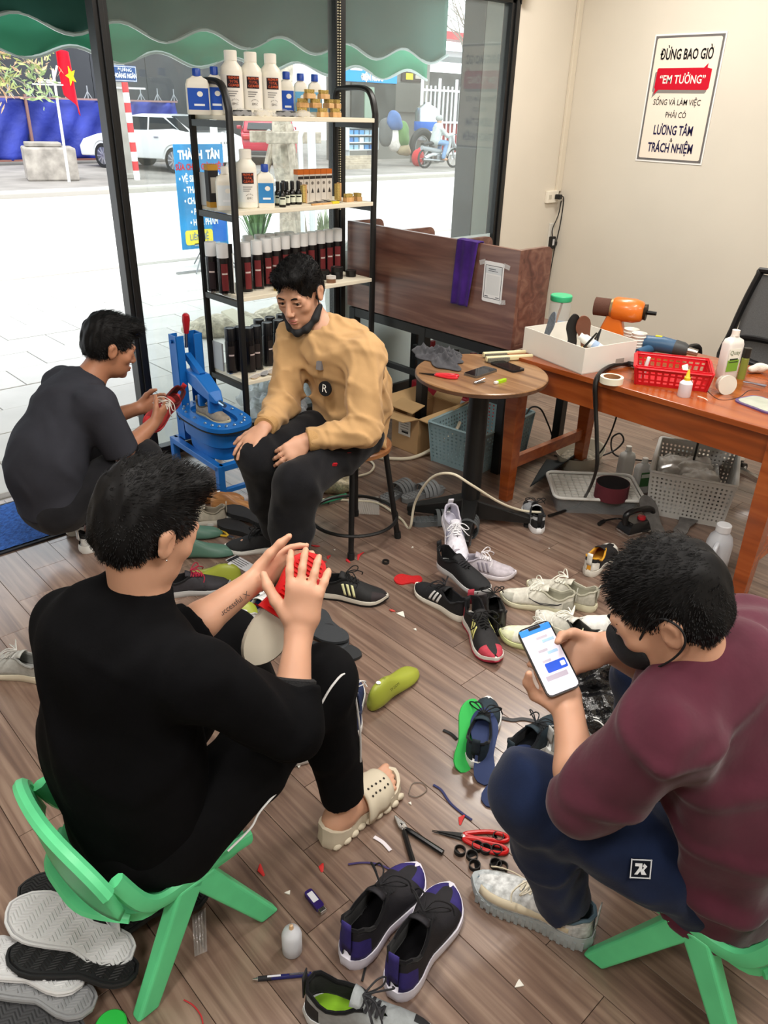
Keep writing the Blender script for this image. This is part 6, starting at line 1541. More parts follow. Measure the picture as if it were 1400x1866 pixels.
# ================================================================== shoes
_HW = [(.0, .10), (.02, .20), (.06, .29), (.12, .335), (.2, .35), (.38, .315), (.55, .40), (.70, .465), (.80, .455), (.88, .39), (.94, .29), (.98, .17), (1.0, .05)]
def _tab(tb, t):
    for (a, b), (c, d) in zip(tb, tb[1:]):
        if t <= c: return b + (d - b) * (t - a) / (c - a)
    return tb[-1][1]
def shoe(label, heel=None, toe=None, up='#1a1a1c', sole='#e8e6e0', lin='#26262a', lace='#1a1a1c', acc=None, L=.29, hi=0., z=0., roll=0., pitch=0., mir=1,
         stripes=None, swoosh=None, parent=None, M=None, name='shoe', group='loose trainers on the floor', insole_c=None, thick=1., bow=True, laces=True, rough=.75, wide=1., sole2=None, mesh_var=.12):
    if M is None:
        p, q = fl(*heel), fl(*toe); c = (p + q) / 2; a = ang(p, q)
        M = T(c.x, c.y, z) @ RZ(a) @ RY(-pitch) @ RX(roll) @ T(-L / 2, 0, 0)
    if parent is None: t_ = thing(name, label, 'shoe', M=M, group=group)
    else:
        t_ = thing(name, None, None, M=M)
        t_.parent = parent; t_.matrix_parent_inverse = T(*(-parent.location)); t_.matrix_basis = M
        if label: t_['label'] = label
    W = .36 * L * wide; S = L / .29
    cl = lambda t: mir * .05 * (t - .3) - mir * .03 * math.sin(PI * max(0, t - .3) / .7)
    spring = lambda t: (.016 * ((t - .78) / .22) ** 2 if t > .78 else 0) * S
    th = lambda t: (.030 - .009 * min(1, max(0, (t - .25) / .5))) * S * thick
    ts = [0, .015, .04, .08, .14, .2, .27, .34, .4, .46, .52, .58, .63, .69, .75, .81, .87, .92, .96, .985, 1.0]
    # sole
    n = len(ts)
    def ring(k, zf, bulge):
        o = [(t * L + (bulge if t > .99 else (-bulge if t < .01 else 0)), W * (cl(t) + _tab(_HW, t) * k), spring(t) + zf(t)) for t in ts]
        o += [(t * L + (bulge if t > .99 else (-bulge if t < .01 else 0)), W * (cl(t) - _tab(_HW, t) * k), spring(t) + zf(t)) for t in ts[::-1]]
        return o
    so = MB().loft([ring(.98, lambda t: 0, 0), ring(1.06, lambda t: .006 * S, .004), ring(1.08, lambda t: th(t) * .6, .006), ring(1.03, lambda t: th(t), .003)]).build('sole', P('solefoam', sole, .6), t_, smooth=45)
    if sole2: MB().loft([ring(.99, lambda t: -.001, 0), ring(1.075, lambda t: .002, .005), ring(1.09, lambda t: .009 * S, .008), ring(1.0, lambda t: .0095 * S, 0)]).build('outsole', rubber(sole2), t_, smooth=45)
    # upper
    hc = [(0, .088 + hi), (.08, .086 + hi), (.2, .068 + hi * .9), (.32, .074 + hi * .95), (.42, .090 + hi * .9), (.52, .084 + hi * .4), (.63, .072), (.75, .058), (.86, .049), (.94, .043), (1, .032)]
    wo = [(0, .0), (.015, .012), (.05, .024), (.12, .032), (.25, .034), (.36, .028), (.44, .018), (.55, .012), (.63, .0), (1, 0)]
    nv = 7
    def S_(t, v, s, off=0.):
        w = W * _tab(_HW, t) * .97; z0 = spring(t) + th(t) * .92; zt = _tab(hc, t) * S + spring(t) * .5; o = _tab(wo, t) * S
        if t < .10: zt += .006 * S
        if t >= .63: y = w * max(0, math.cos(v * PI / 2)) ** .75; zz = z0 + (zt - z0) * math.sin(v * PI / 2) ** .85
        else:
            k = max(0, min(1, (t - .42) / .21)); ya = w + (o - w) * v ** 2.2; yb = o + (w - o) * max(0, math.cos(v * PI / 2)) ** .75; y = ya * (1 - k) + yb * k
            za = v; zb = math.sin(v * PI / 2) ** .85; zz = z0 + (zt - z0) * (za * (1 - k) + zb * k)
        x = t * L + (.010 * S * (1 - v) * 0 if t > .02 else .004 * v)
        if t > .9: x -= .012 * S * v * (t - .9) / .1
        p = Vector((x, W * cl(t) * (1 - .4 * v) + s * y, zz))
        if off:
            nrm = Vector((0, s * (1 - v * .8), .25 + v)).normalized(); p += nrm * off
        return p
    vs, fs, mi = [], [], []
    for s in (-1, 1):
        o = len(vs)
        for t in ts:
            for j in range(nv): vs.append(S_(t, j / (nv - 1), s))
        for i in range(n - 1):
            for j in range(nv - 1):
                f = (o + i * nv + j, o + (i + 1) * nv + j, o + (i + 1) * nv + j + 1, o + i * nv + j + 1)
                fs.append(f if s < 0 else f[::-1]); mi.append(1 if acc and (ts[i] > .80 and j < 5 or (ts[i] < .1 and j < 4)) else 0)
    mb = MB(); mb.v = [tuple(v) for v in vs]; mb.f = fs; mb.mi = mi
    um = P('upper', up, rough, var=mesh_var, vs=60, bump=.3, bs=320, bd=.0012); lm = cloth(lin)
    mats = [um, P('upper', acc, rough, var=mesh_var, vs=60, bump=.3, bs=320, bd=.0012) if acc else um, lm, lm]
    uo = mb.build('upper', mats, t_, smooth=60, fixn=False)
    bm = bmesh.new(); bm.from_mesh(uo.data); bmesh.ops.remove_doubles(bm, verts=bm.verts, dist=2e-4); bm.to_mesh(uo.data); bm.free()
    md = uo.modifiers.new('thickness', 'SOLIDIFY'); md.thickness = .004 * S; md.offset = -1; md.material_offset = 2; md.material_offset_rim = 2
    MB().path([S_(t, 1, -1) for t in reversed(ts[:10])] + [S_(t, 1, 1) for t in ts[1:10]], .0045 * S, 6).build('collar_padding', lm, t_)
    MB().prism([(x * .94 + .008, y * .86) for x, y in foot_outline(L, W, 20, 1)], th(.2) * .95, th(.2) * 1.02).build('footbed', cloth(insole_c or lin), t_, smooth=0)
    # tongue
    def tong(u, v):
        t = .60 - .20 * v; w = (.010 + .014 * v) * S
        zt = _tab(hc, t) * S + (.004 + .018 * v * v) * S
        return (t * L - .012 * S * v * v, W * cl(t) * .6 + (u - .5) * 2 * w, zt - .010 * S * (2 * u - 1) ** 2 - .004 * S)
    MB().sheet(tong, 6, 8).build('tongue', um, t_, solid=.004 * S, off=0)
    if laces:
        lc = P('lace', lace, .85, bump=.4, bs=300)
        lb = MB(); rows = [.435, .475, .515, .555, .595]
        for i, t in enumerate(rows):
            a_, b_ = S_(t, .92, -1, .004), S_(t, .92, 1, .004); m_ = (a_ + b_) / 2 + Vector((0, 0, .007 * S))
            lb.path([a_, m_, b_], [(.0016, .0035)] * 3, 6, flat=(0, 0, 1))
            if i < 4:
                c_ = S_(rows[i + 1], .92, 1, .004); m2 = (a_ + c_) / 2 + Vector((0, 0, .010 * S)); lb.path([a_, m2, c_], [(.0016, .0035)] * 3, 6, flat=(0, 0, 1))
        if bow:
            k = S_(.44, 1, 0) + Vector((.0, 0, .020 * S))
            for s in (-1, 1):
                lb.path(smooth_pts([k, k + Vector((.02, s * .03, .014)) * S, k + Vector((.035, s * .05, .0)) * S, k + Vector((.03, s * .035, -.012)) * S, k], 4), .0022 * S, 5)
                lb.path(smooth_pts([k, k + Vector((.03, s * .012, .008)) * S, k + Vector((.055, s * .04, -.015)) * S, k + Vector((.05, s * .055, -.035)) * S], 4), .0022 * S, 5)
        lb.build('laces', lc, t_)
    if stripes:
        for s in (-1, 1):
            for i in range(3):
                a = .42 + .065 * i
                MB().sheet(lambda u, v: S_(a + .034 * u - .05 * (v - .5), .12 + .62 * v, s, .0015), 2, 6).build('stripe', printed(stripes), t_, solid=.001)
    if swoosh:
        for s in (-1, 1):
            MB().path([S_(t, v, s, .0015) for t, v in ((.16, .62), (.22, .5), (.30, .38), (.38, .26), (.46, .22), (.54, .30), (.60, .42), (.52, .26), (.44, .16), (.36, .18), (.28, .30), (.2, .5), (.16, .62))], .0013, 5).build('side_mark', printed(swoosh), t_)
    # heel tab
    MB().sheet(lambda u, v: Vector((-.004 * S - .0 * v, (u - .5) * .024 * S, th(0) + (.03 + .058 * v + hi * v) * S)), 2, 4).build('heel_tab', P('upper', acc or up, rough), t_, solid=.003)
    return t_
# --- the heap by the table foot
shoe('white and lilac trainer tipped up against the table foot', (812, 985), (838, 1040), '#dcdae4', '#e9e7ee', '#b9b6c4', '#eeeef2', pitch=-.42, z=.075, stripes='#9a9cb4', L=.28)
shoe('lilac-grey trainer lying behind the white and lilac one', (846, 1040), (915, 1050), '#b9b2ba', '#d9d4da', '#a7a1ab', '#e6e2e6', stripes='#8a8490', L=.27)
shoe('plain black trainer resting on top of the black shoe heap', (800, 1052), (888, 1112), '#16171a', '#cfcfcf', '#101012', '#222226', z=.065, L=.29, roll=.1, laces=True, bow=False)
shoe('black trainer with thick white sole at the left of the heap', (842, 1128), (766, 1078), '#17181b', '#e4e0d4', '#1b1b1e', '#1c1c20', stripes='#d9d9d9', L=.28)
shoe('glossy black leather shoe with its heel to the camera', (908, 1158), (880, 1085), '#111113', '#151515', '#1d1b1a', '#141414', L=.28, rough=.3, hi=.01)
shoe('black trainer with red toe and pale yellow stripes', (852, 1120), (905, 1220), '#1b1a1c', '#d9d6cf', '#141316', '#141414', acc='#b03848', stripes='#e3e08e', L=.30, sole2='#b8304a', hi=.006)
NK = dict(sole='#d6d2b6', lin='#a9a695', lace='#e6e4d8', L=.29)
shoe('cream running shoe with dark side mark, nearer of its pair', (1038, 1118), (918, 1092), '#cfccc0', acc='#a9a89c', swoosh='#2b2b33', **NK)
shoe('cream running shoe behind its dark marked twin', (1080, 1112), (965, 1072), '#c6c3b6', acc='#b5b2a4', **NK)
shoe('white mesh trainer with green tinted toe beside the phone', (1030, 1190), (932, 1165), '#d9d8c8', '#ccd39a', '#b8b6a8', '#e9e8e0', acc='#d2d4b0', L=.29)
shoe('white leather trainer with tied laces behind the phone', (1078, 1192), (985, 1130), '#d6d4cb', '#cfcdc4', '#3a3936', '#ecebe4', L=.29, rough=.5)
shoe('white trainer almost hidden by the man in maroon', (1150, 1162), (1092, 1148), '#dfdfdc', '#e6e6e2', '#b5b5b0', '#eeeeea', L=.27)
shoe('grey white and black trainer standing near the table foot pad', (980, 972), (965, 925), '#b4b8bd', '#eceef0', '#202124', '#1c1d20', acc='#1d1e21', L=.28)
shoe('black trainer with yellow lining and white heel near the jug', (1068, 1052), (1118, 1002), '#1c1c1e', '#d8d5cb', '#d29a2c', '#17171a', acc='#e0ded6', L=.28, laces=False)
# --- around the people
shoe('dark teal knit trainer with loose insoles hanging out of it', (862, 1405), (892, 1282), '#22323c', '#d9d9d6', '#0f1216', '#15181c', acc='#1e2a33', L=.29)
shoe('dark teal knit trainer half hidden behind the navy knee', (940, 1390), (1010, 1330), '#24323b', '#cfcfcc', '#12151a', '#1b1f24', L=.28)
shoe('grey and white running shoe under the phone holder', (1035, 1365), (1098, 1345), '#b9b9b6', '#d5d5d2', '#9a9a98', '#f0f0ee', L=.28)
shoe('navy canvas trainer behind the black trouser leg', (640, 1325), (640, 1262), '#1c2a50', '#e2e2df', '#18203a', '#d8d8d8', L=.27)
shoe('pale grey trainer tip under the black trouser thigh', (510, 1390), (558, 1372), '#cfcfcf', '#e0e0e0', '#999999', '#efefef', L=.27)
shoe('black trainer with three pale stripes and worn red toe', (588, 1082), (690, 1096), '#1a1a1b', '#cfc9bc', '#0f0f10', '#131314', acc='#2a2224', stripes='#e3e3b0', L=.30, hi=.006, sole2='#1a1a1b')
PU = dict(up='#18161c', lin='#0c0b0e', lace='#17161a', acc='#2c2268', sole='#d8d4e0', L=.30, hi=.034, wide=1.14, thick=1.15)
shoe('black and purple high trainer, left of the front pair', (640, 1752), (752, 1600), mir=-1, z=.0, **PU)
shoe('black and purple high trainer, right of the front pair', (722, 1808), (818, 1640), **PU)
shoe('grey and black trainer with lime insole at the bottom edge', (592, 1850), (760, 1905), '#8d9294', '#cfd3d6', '#0e0e10', '#26262a', acc='#1d1d20', insole_c='#7fae2c', L=.29, hi=.012)
shoe('grey knit trainer at the left edge of the floor', (78, 1235), (-12, 1222), '#a9aaa6', '#ddd5c0', '#8d8e8b', '#b9b9b5', L=.28)
shoe('dark trainer with crimson laces under the bare forearm', (318, 1082), (398, 1072), '#2e2c31', '#b5b5b5', '#1b1a1c', '#a3203c', L=.27)
shoe('white mesh trainer below the tattooed forearm', (455, 1148), (505, 1092), '#dcdcda', '#e6e6e4', '#b0b0ae', '#efefef', L=.27)
shoe('navy trainer tucked behind the white mesh trainer', (470, 1110), (520, 1085), '#20386f', '#d8d8d8', '#1a2850', '#dadada', L=.26)
pm_ = pz.matrix_world if False else (T(*px0) @ RZ(PI / 2 - .04))
shoe('grey felt shoe clamped in the blue press', None, None, '#8d8374', '#cfc39c', '#4a443c', '#6a6258', M=pm_ @ T(.10, .015, VZ - .035) @ RZ(PI + .15), L=.24, laces=False, group=None)
# --- slippers
def slipper(label, heel, toe, c, z=0., roll=0.):
    p, q = fl(*heel), fl(*toe); L = .27; m = (p + q) / 2
    t = thing('slipper', label, 'slipper', M=T(m.x, m.y, z) @ RZ(ang(p, q)) @ RX(roll) @ T(-L / 2, 0, 0), group='grey slippers')
    o = foot_outline(L, L * .37); mm = rubber(c, .8)
    MB().prism(o, 0, .022, top=[(x * .985 + .002, y * .95) for x, y in o]).build('sole', mm, t, smooth=40)
    rb = MB()
    for i in range(11):
        for k in range(4): rb.box((.03 + .022 * i, -.026 + .0175 * k, .0235), (.015, .011, .003))
    rb.build('massage_nubs', mm, t, smooth=0)
    st_ = MB()
    for k in range(4):
        x = .125 + .025 * k
        st_.path([(x, .052 * math.cos(a) + .004, .012 + .055 * math.sin(a)) for a in np.linspace(0, PI, 13)], [(.003, .0105)] * 13, 6, flat=(0, 0, 1))
    st_.build('strap', rubber(c, .85), t)
    return t
slipper('grey woven slipper, nearer the stool of the rear pair', (700, 915), (752, 888), '#75787a')
slipper('grey woven slipper lying behind its twin near the table', (742, 912), (800, 895), '#7d8082')
slipper('dark grey woven slipper under the table foot', (752, 955), (850, 952), '#54585a')
slipper('dark grey slipper tipped on edge against the table foot', (842, 1000), (850, 955), '#4b4e50', z=.03, roll=1.0)
# --- lasts
def last(label, heel, toe, c, z=0., tip=0., code='TP DDM', roll=0., sc=1.):
    p, q = fl(*heel), fl(*toe); m = (p + q) / 2; L = .265 * sc
    t = thing('shoe_last', label, 'shoe last', M=T(m.x, m.y, z) @ RZ(ang(p, q)) @ RY(-tip) @ RX(roll) @ T(-L / 2, 0, 0), group='plastic shoe lasts')
    rings = []
    for tt in (0, .03, .1, .2, .3, .36, .45, .55, .65, .75, .85, .93, .98, 1):
        w = .35 * L * _tab(_HW, tt); top = _tab([(0, .055), (.05, .085), (.12, .092), (.33, .092), (.38, .082), (.5, .062), (.7, .048), (.88, .038), (1, .014)], tt) * sc; lo = .012 * (tt - .75) ** 2 * 4 if tt > .75 else 0.
        wt = _tab([(0, .25), (.1, .34), (.33, .34), (.45, .5), (1, .6)], tt)
        rings.append([(tt * L, s * w * k, lo + (top - lo) * zz) for s, k, zz in ((-1, .6, 0), (-1, 1, .16), (-1, 1, .38), (-1, (1 + wt) / 2, .75), (-1, wt, .97), (0, 0, 1.0), (1, wt, .97), (1, (1 + wt) / 2, .75), (1, 1, .38), (1, 1, .16), (1, .6, 0))])
    MB().loft(rings).build('body', c, t, sub=1, smooth=180)
    MB().lathe([(.0045, 0), (.008, 0), (.008, .0015), (.0045, .0015)], 14, T(.045 * sc, 0, .091 * sc)).build('thimble_rim', plastic('#e8e8e8'), t)
    MB().lathe([(0, 0), (.0045, 0), (.0045, .001), (0, .001)], 12, T(.045 * sc, 0, .0912 * sc)).build('thimble_hole', plastic('#141416'), t)
    if code:
        text('lettering', code, .013, printed('#3a3d1c'), t, T(.085 * sc, -.0385 * sc, .068 * sc) @ RX(PI / 2 - .45))
        text('lettering', '25', .012, printed('#3a3d1c'), t, T(.075 * sc, 0, .0925 * sc) @ RZ(PI / 2))
    return t
YG = P('last_lime', '#98a03a', .38); TG = P('last_teal', '#4f7263', .45); BR = wood('last_wood', '#8a5a32', '#a8733f', '#bd8b58', scale=(10, 40, 30), rough=.45, rnd=.05)
last('lime green shoe last standing alone mid floor', (672, 1298), (760, 1222), YG)
last('lime green shoe last behind the tattooed forearm', (430, 1062), (335, 1060), YG)
last('lime green shoe last under the forearm, left one', (395, 1175), (345, 1140), YG, code=None, roll=.7, z=.02)
last('lime green shoe last under the forearm, right one', (440, 1150), (385, 1165), YG, code=None, roll=.5, z=.02)
last('teal shoe last beside the paper tag', (335, 1015), (412, 1010), TG, code=None)
last('teal shoe last behind the other teal one', (310, 985), (395, 975), TG, code=None)
last('brown wooden shoe last nearest the beige man', (392, 925), (472, 935), BR, code=None)
last('brown wooden shoe last half hidden by the black hair', (352, 918), (440, 912), BR, code=None)
# --- loose soles and insoles
insole('sole', 'white moulded sole lying among the lasts', lean(fl(372, 955), ang(fl(372, 955), fl(430, 945)), .06), .27, P('whitesole', '#d8d8d4', .5), .012, cat='sole')
shoe('beige felt shoe without laces beside the white sole', (395, 952), (330, 955), '#b9b0a0', '#d5d0c4', '#8d8576', '#b0a898', L=.26, laces=False)
insole('sole', 'black cup sole on the floor before the beige man, front one', lean(fl(482, 985), ang(fl(482, 985), fl(425, 965)), .02), .27, rubber('#1b1b1d'), .025, cat='sole')
insole('sole', 'black cup sole on the floor behind the front one', lean(fl(490, 968), ang(fl(490, 968), fl(440, 948)), .02) @ T(0, 0, .026), .27, rubber('#222224'), .02, cat='sole')
DS = P('darksole', '#33363a', .75, bump=.2, bs=90)
insole('sole', 'dark grey sole lying flat beside the striped shoe', lean(fl(575, 1112), ang(fl(575, 1112), fl(625, 1190)), .01), .28, DS, .01, cat='sole', under=P('solegrid', '#212326', .8))
insole('sole', 'dark grey sole with a small white sticker, half under the hands', lean(fl(520, 1135) + Vector((0, 0, .012)), ang(fl(520, 1135), fl(600, 1165)), .03), .28, DS, .01, cat='sole')
insole('sole', 'black sole lowest of the three beside the striped shoe', lean(fl(530, 1175), ang(fl(530, 1175), fl(610, 1190)), .01), .27, rubber('#26282b'), .01, cat='sole')
GI = P('greenfoam', '#2fae4e', .7); NI = P('navyfoam', '#26345c', .8)
insole('insole', 'bright green insole leaning out of the teal knit trainer', lean(fl(838, 1408), ang(fl(838, 1408), fl(862, 1318)), .42, .5), .24, GI, .006)
insole('insole', 'navy insole draped down the heel of the teal knit trainer', lean(fl(882, 1432), ang(fl(882, 1432), fl(880, 1330)), .36), .25, NI, .006)
insole('insole', 'navy insole lying against the navy knee', lean(fl(885, 1470), ang(fl(885, 1470), fl(945, 1400)), .12), .26, NI, .006)
insole('sole', 'small round red sole piece on the floor', lean(fl(770, 1058), ang(fl(770, 1058), fl(722, 1056)), 0), .12, P('redsole', '#c01f22', .6, bump=.5, bs=120), .006, cat='sole').scale = (1, 1.9, 1)
# --- herringbone outsoles at the lower left
def outsole(label, heel, toe, c, z, tip=0., roll=0., L=.30, logo=False):
    p, q = fl(*heel), fl(*toe); m = (p + q) / 2
    t = thing('outsole', label, 'sole', M=T(m.x, m.y, z) @ RZ(ang(p, q)) @ RY(-tip) @ RX(roll) @ T(-L / 2, 0, 0), group='herringbone outsoles')
    mm = P('outsole', c, .6); o = foot_outline(L, L * .38, 28, 1, .36, .27)
    MB().prism(o, 0, .016, top=[(x * .96 + .006, y * .9) for x, y in o]).build('body', mm, t, smooth=40)
    lim = lambda x: .38 * L * .86 * max(0, _tab([(0, 0), (.03, .22), (.10, .34), (.2, .36), (.38, .27), (.55, .40), (.70, .49), (.82, .46), (.92, .33), (.98, .15), (1.0, 0)], x / L))
    b = MB(); step = .0085; amp = .006
    y = -.06
    while y < .06:
        run = []
        for i in range(0, 64):
            x = .012 + (L - .024) * i / 63; yy = y + amp * (abs((i % 8) - 4) / 2 - 1); c0 = .06 * (x / L - .3) * L * .38
            if abs(yy) < lim(x) - .003: run.append((x, yy + c0, .0165))
            elif len(run) > 1: b.path(run, [(.002, .0016)] * len(run), 4, flat=(0, 0, 1)); run = []
            else: run = []
        if len(run) > 1: b.path(run, [(.002, .0016)] * len(run), 4, flat=(0, 0, 1))
        y += step
    b.build('herringbone_tread', mm, t, smooth=0)
    rim = [(x, y_, .011) for x, y_ in o]
    MB().path(rim, .004, 5, closed=True).build('side_lip', mm, t)
    return t
WS, BS = '#cfd0d2', '#18191b'
outsole('large white herringbone sole on top of the pile', (265, 1790), (15, 1672), WS, .06, .04, L=.335)
outsole('black herringbone sole under the green chair, front one', (320, 1655), (170, 1720), BS, .045, L=.32)
outsole('black herringbone sole behind the large white one', (215, 1655), (85, 1640), BS, .03)
outsole('black herringbone sole under the chair, rear one', (330, 1640), (215, 1625), BS, .012)
outsole('black herringbone sole below the large white one', (205, 1800), (75, 1772), BS, .055, roll=.25)
outsole('grey herringbone sole at the lower left edge', (160, 1855), (-20, 1775), '#8d8f92', .03, roll=.2)
outsole('white herringbone sole at the lower left edge under the grey one', (130, 1815), (-30, 1760), WS, .045, roll=.3)
outsole('dark grey herringbone sole at the bottom left corner', (120, 1905), (-30, 1840), '#3a3b3e', .02)
q = fl(190, 1690); 
tag(MB().sheet(lambda u, v: (lambda p: (p.x, p.y, .085 + .02 * math.sin(5 * u + 3 * v)))(fl(150 + 70 * u, 1650 + 60 * u - 25 * v, .06)), 10, 5).build('white_rag', P('ragfilm', '#d6dade', .4), solid=.002), 'strip of white wrapping over the sole pile', 'wrapping')
# ================================================================== tools and scraps on the floor
snips('scissors', 'large red handled scissors lying by the rubber rings', fl(796, 1518), fl(912, 1540), .2, '#c01818', '#2a2a2a')
t, L = axis_thing('pliers', 'black handled chrome pliers beside the beige slide', 'pliers', fl(722, 1495), fl(765, 1550))
for k, a in ((1, .45), (-1, -.25)):
    MB().path(smooth_pts([(-.035, 0, .008), (-.01, k * .006, .008), (.03, k * .02, .008), (.10, k * .045, .008)], 5), [.0055] * 6 + [.0075] * 10, 8).build('handle', plastic('#141416', .3), t)
MB().loft([[(-.065, -.003, z), (-.03, -.012, z), (-.012, -.009, z), (-.012, .009, z), (-.03, .012, z), (-.065, .003, z)] for z in (.003, .013)]).build('jaws', metal('#b5b5b5', .25), t, smooth=0, bevel=.002)
MB().lathe([(0, 0), (.007, 0), (.006, .003), (0, .003)], 12, T(-.02, 0, .013)).build('pivot', metal('#dcdcdc', .2), t)
ring_px = [(838, 1553), (860, 1562), (865, 1580), (903, 1577), (885, 1550), (905, 1552), (908, 1528), (915, 1582), (870, 1545)]
r0 = None
for i, (a, b) in enumerate(ring_px):
    p = fl(a, b); lab = ['leftmost', 'second', 'front left', 'front right', 'middle', 'right', 'uppermost', 'last right', 'centre'][i] + ' black rubber ring in the cluster under the scissors'
    if r0 is None:
        r0 = tag(MB().lathe([(.013, 0), (.0155, 0), (.0155, .012), (.013, .012), (.013, 0)], 20).build('rubber_ring', rubber('#1c1a19'), smooth=40), lab, 'ring', 'black rubber rings'); o = r0
    else: o = r0.copy(); COL.objects.link(o); o['label'] = lab
    o.location = p + Vector((0, 0, .0)); o.rotation_euler = (random.uniform(-.05, .05), 0, random.uniform(0, 3))
o = r0.copy(); COL.objects.link(o); o['label'] = 'single black rubber ring near the red scraps'; o.location = fl(703, 1026)
t, L = axis_thing('lighter', 'dark purple lighter with a label lying on the floor', 'lighter', fl(556, 1622), fl(590, 1665))
MB().prism(rrect(.06, .022, .006), .0, .012).build('body', plastic('#2b1c5a', .25), t, smooth=30)
MB().box((-.006, 0, .0125), (.03, .015, .001)).build('label', printed('#cfcfd6'), t, smooth=0)
MB().box((.036, 0, .007), (.013, .018, .012)).build('metal_hood', metal('#c9c9c9', .2), t, smooth=0, bevel=.002)
t = thing('glue_vial', 'translucent glue vial with needle tip standing on the floor', 'bottle', fl(533, 1733))
MB().lathe([(0, 0), (.020, 0), (.0235, .006), (.0235, .062), (.019, .074), (.008, .082), (.005, .085)], 24).build('body', mat('vial_milk', '#e4e7ee', .25, alpha=.75), t)
MB().lathe([(0, .002), (.021, .003), (.0225, .008), (.0225, .026), (0, .026)], 24).build('glue', P('glue', '#e9ecf2', .3), t)
MB().lathe([(0, .083), (.006, .083), (.004, .094), (0, .095)], 12).build('tip_hub', plastic('#d9b48c'), t)
MB().tube((0, 0, .094), (0, 0, .118), .0008, .0008, 6).build('needle', metal('#c9c9c9'), t)
t, L = axis_thing('pen', 'dark blue ballpoint pen lying on the floor', 'pen', fl(455, 1788), fl(580, 1777))
MB().path([(-.07, 0, .006), (-.058, 0, .006)], [.0012, .0045], 10).build('tip', metal('#d0d0d0', .2), t)
MB().tube((-.058, 0, .006), (-.028, 0, .006), .0055, .0058, 12).build('grip', rubber('#17171c'), t)
MB().tube((-.028, 0, .006), (.062, 0, .006), .0055, .0055, 12).build('barrel', plastic('#1c1e5a', .25), t)
MB().tube((.062, 0, .006), (.072, 0, .006), .003, .003, 8).build('button', metal('#c9c9d2', .3), t)
MB().box((.035, 0, .0125), (.045, .004, .0015)).build('clip', metal('#b5b5c4', .25), t, smooth=0)
MB().box((-.022, 0, .0118), (.03, .004, .0006)).build('print', printed('#d5d5dd'), t, smooth=0)
def strip(label, pts, w, m, cat='scrap', name='lace_strip', zz=.003):
    pts = smooth_pts([fl(*p, zz) for p in pts], 6)
    return tag(MB().path(pts, [(.0012, w)] * len(pts), 6, flat=(0, 0, 1)).build(name, m), label, cat)
strip('slim navy lace snaking between the slide and the navy trousers', [(790, 1430), (805, 1440), (820, 1462), (840, 1480), (860, 1494)], .004, P('navylace', '#2c3260', .8))
strip('violet lace trailing from the purple shoe', [(635, 1575), (660, 1572), (690, 1575), (722, 1590)], .003, P('violetlace', '#3a3060', .8))
strip('black lace hanging beside the purple pair', [(665, 1700), (672, 1730), (660, 1788)], .003, P('blacklace', '#121214', .8))
strip('thin wire loop beside the beige slide', [(745, 1448), (760, 1452), (778, 1440), (770, 1427), (752, 1428), (745, 1446)], .0012, P('wire', '#6d6258', .5), 'wire', 'wire_loop')
strip('white sliver beside the pliers', [(682, 1525), (698, 1535), (712, 1550)], .006, P('whitescrap', '#dcd6dc', .6), name='rubber_sliver')
strip('red wire bit beside the green chair leg', [(335, 1822), (352, 1832), (366, 1850), (370, 1866)], .0016, P('redwire', '#b3262c', .5), 'wire', 'wire_bit')
strip('short black strap beside the teal trainer', [(808, 1330), (822, 1337), (833, 1347)], .006, rubber('#17171a'), name='strap_scrap')
strip('black and white strap end right of the teal trainer', [(915, 1308), (935, 1312), (955, 1310), (990, 1318)], .008, P('strapbw', '#3a3a3c', .6), name='strap_scrap')
sc_list = [(575, 995, '#c02a2e', .02, 'beside the stool leg'), (600, 1016, '#c02a2e', .015, 'nearest the black trousers'), (590, 1024, '#c02a2e', .012, 'tiny one before the stool'), (635, 1022, '#c02a2e', .018, 'by the front stool leg'), (658, 1014, '#c02a2e', .035, 'long one right of the stool'), (843, 1495, '#c0201e', .018, 'above the red scissors'), (588, 1582, '#c0201e', .012, 'left of the violet lace'), (478, 1586, '#c0201e', .018, 'right of the green chair'), (473, 1035, '#c02a2e', .02, 'by the paper tag'), (715, 1113, '#c04a40', .012, 'by the white patch')]
for i, (a, b, c, s, wh) in enumerate(sc_list):
    p = fl(a, b); an = random.uniform(0, 3); d = Vector((math.cos(an), math.sin(an), 0)); n_ = Vector((-d.y, d.x, 0))
    tag(MB().path([p - d * s, p + n_ * s * .3 + Vector((0, 0, .004)), p + d * s + Vector((0, 0, .003))], [(.002, .003), (.003, .008), (.001, .002)], 6, flat=(0, 0, 1)).build('rubber_scrap', P('scrap', c, .6)), 'red rubber scrap on the floor ' + wh, 'scrap', 'red rubber scraps')
wl = [(732, 1120, .022, 'three-cornered one mid floor'), (525, 1628, .008, 'above the glue vial'), (946, 1795, .012, 'near the lower right'), (610, 1003, .006, 'before the stool'), (752, 998, .006, 'near the grey slipper'), (757, 1148, .008, 'below the three-cornered one'), (830, 1010, .005, 'under the table'), (1001, 1000, .004, 'near the grey shoe'), (545, 1395, .012, 'under the black trousers'), (748, 1465, .006, 'right of the slide')]
for i, (a, b, s, wh) in enumerate(wl):
    p = fl(a, b); an = random.uniform(0, 3)
    tag(MB().prism([(s * math.cos(an + k) * r, s * math.sin(an + k) * r) for k, r in ((0, 1), (1.4, .5), (2.3, 1.1), (3.6, .45), (4.6, .9))], .001, .004, T(p.x, p.y, 0)).build('paper_scrap', P('scrapw', '#dedbd2', .8), smooth=0), 'small white scrap on the floor, ' + wh, 'scrap', 'white scraps')
t, L = axis_thing('hang_tag', 'white printed hang tag on the floor by the black trainer', 'tag', fl(418, 1015), fl(462, 1040))
MB().box((0, 0, .002), (.14, .06, .001)).build('card', printed('#cfcfd2'), t, smooth=0)
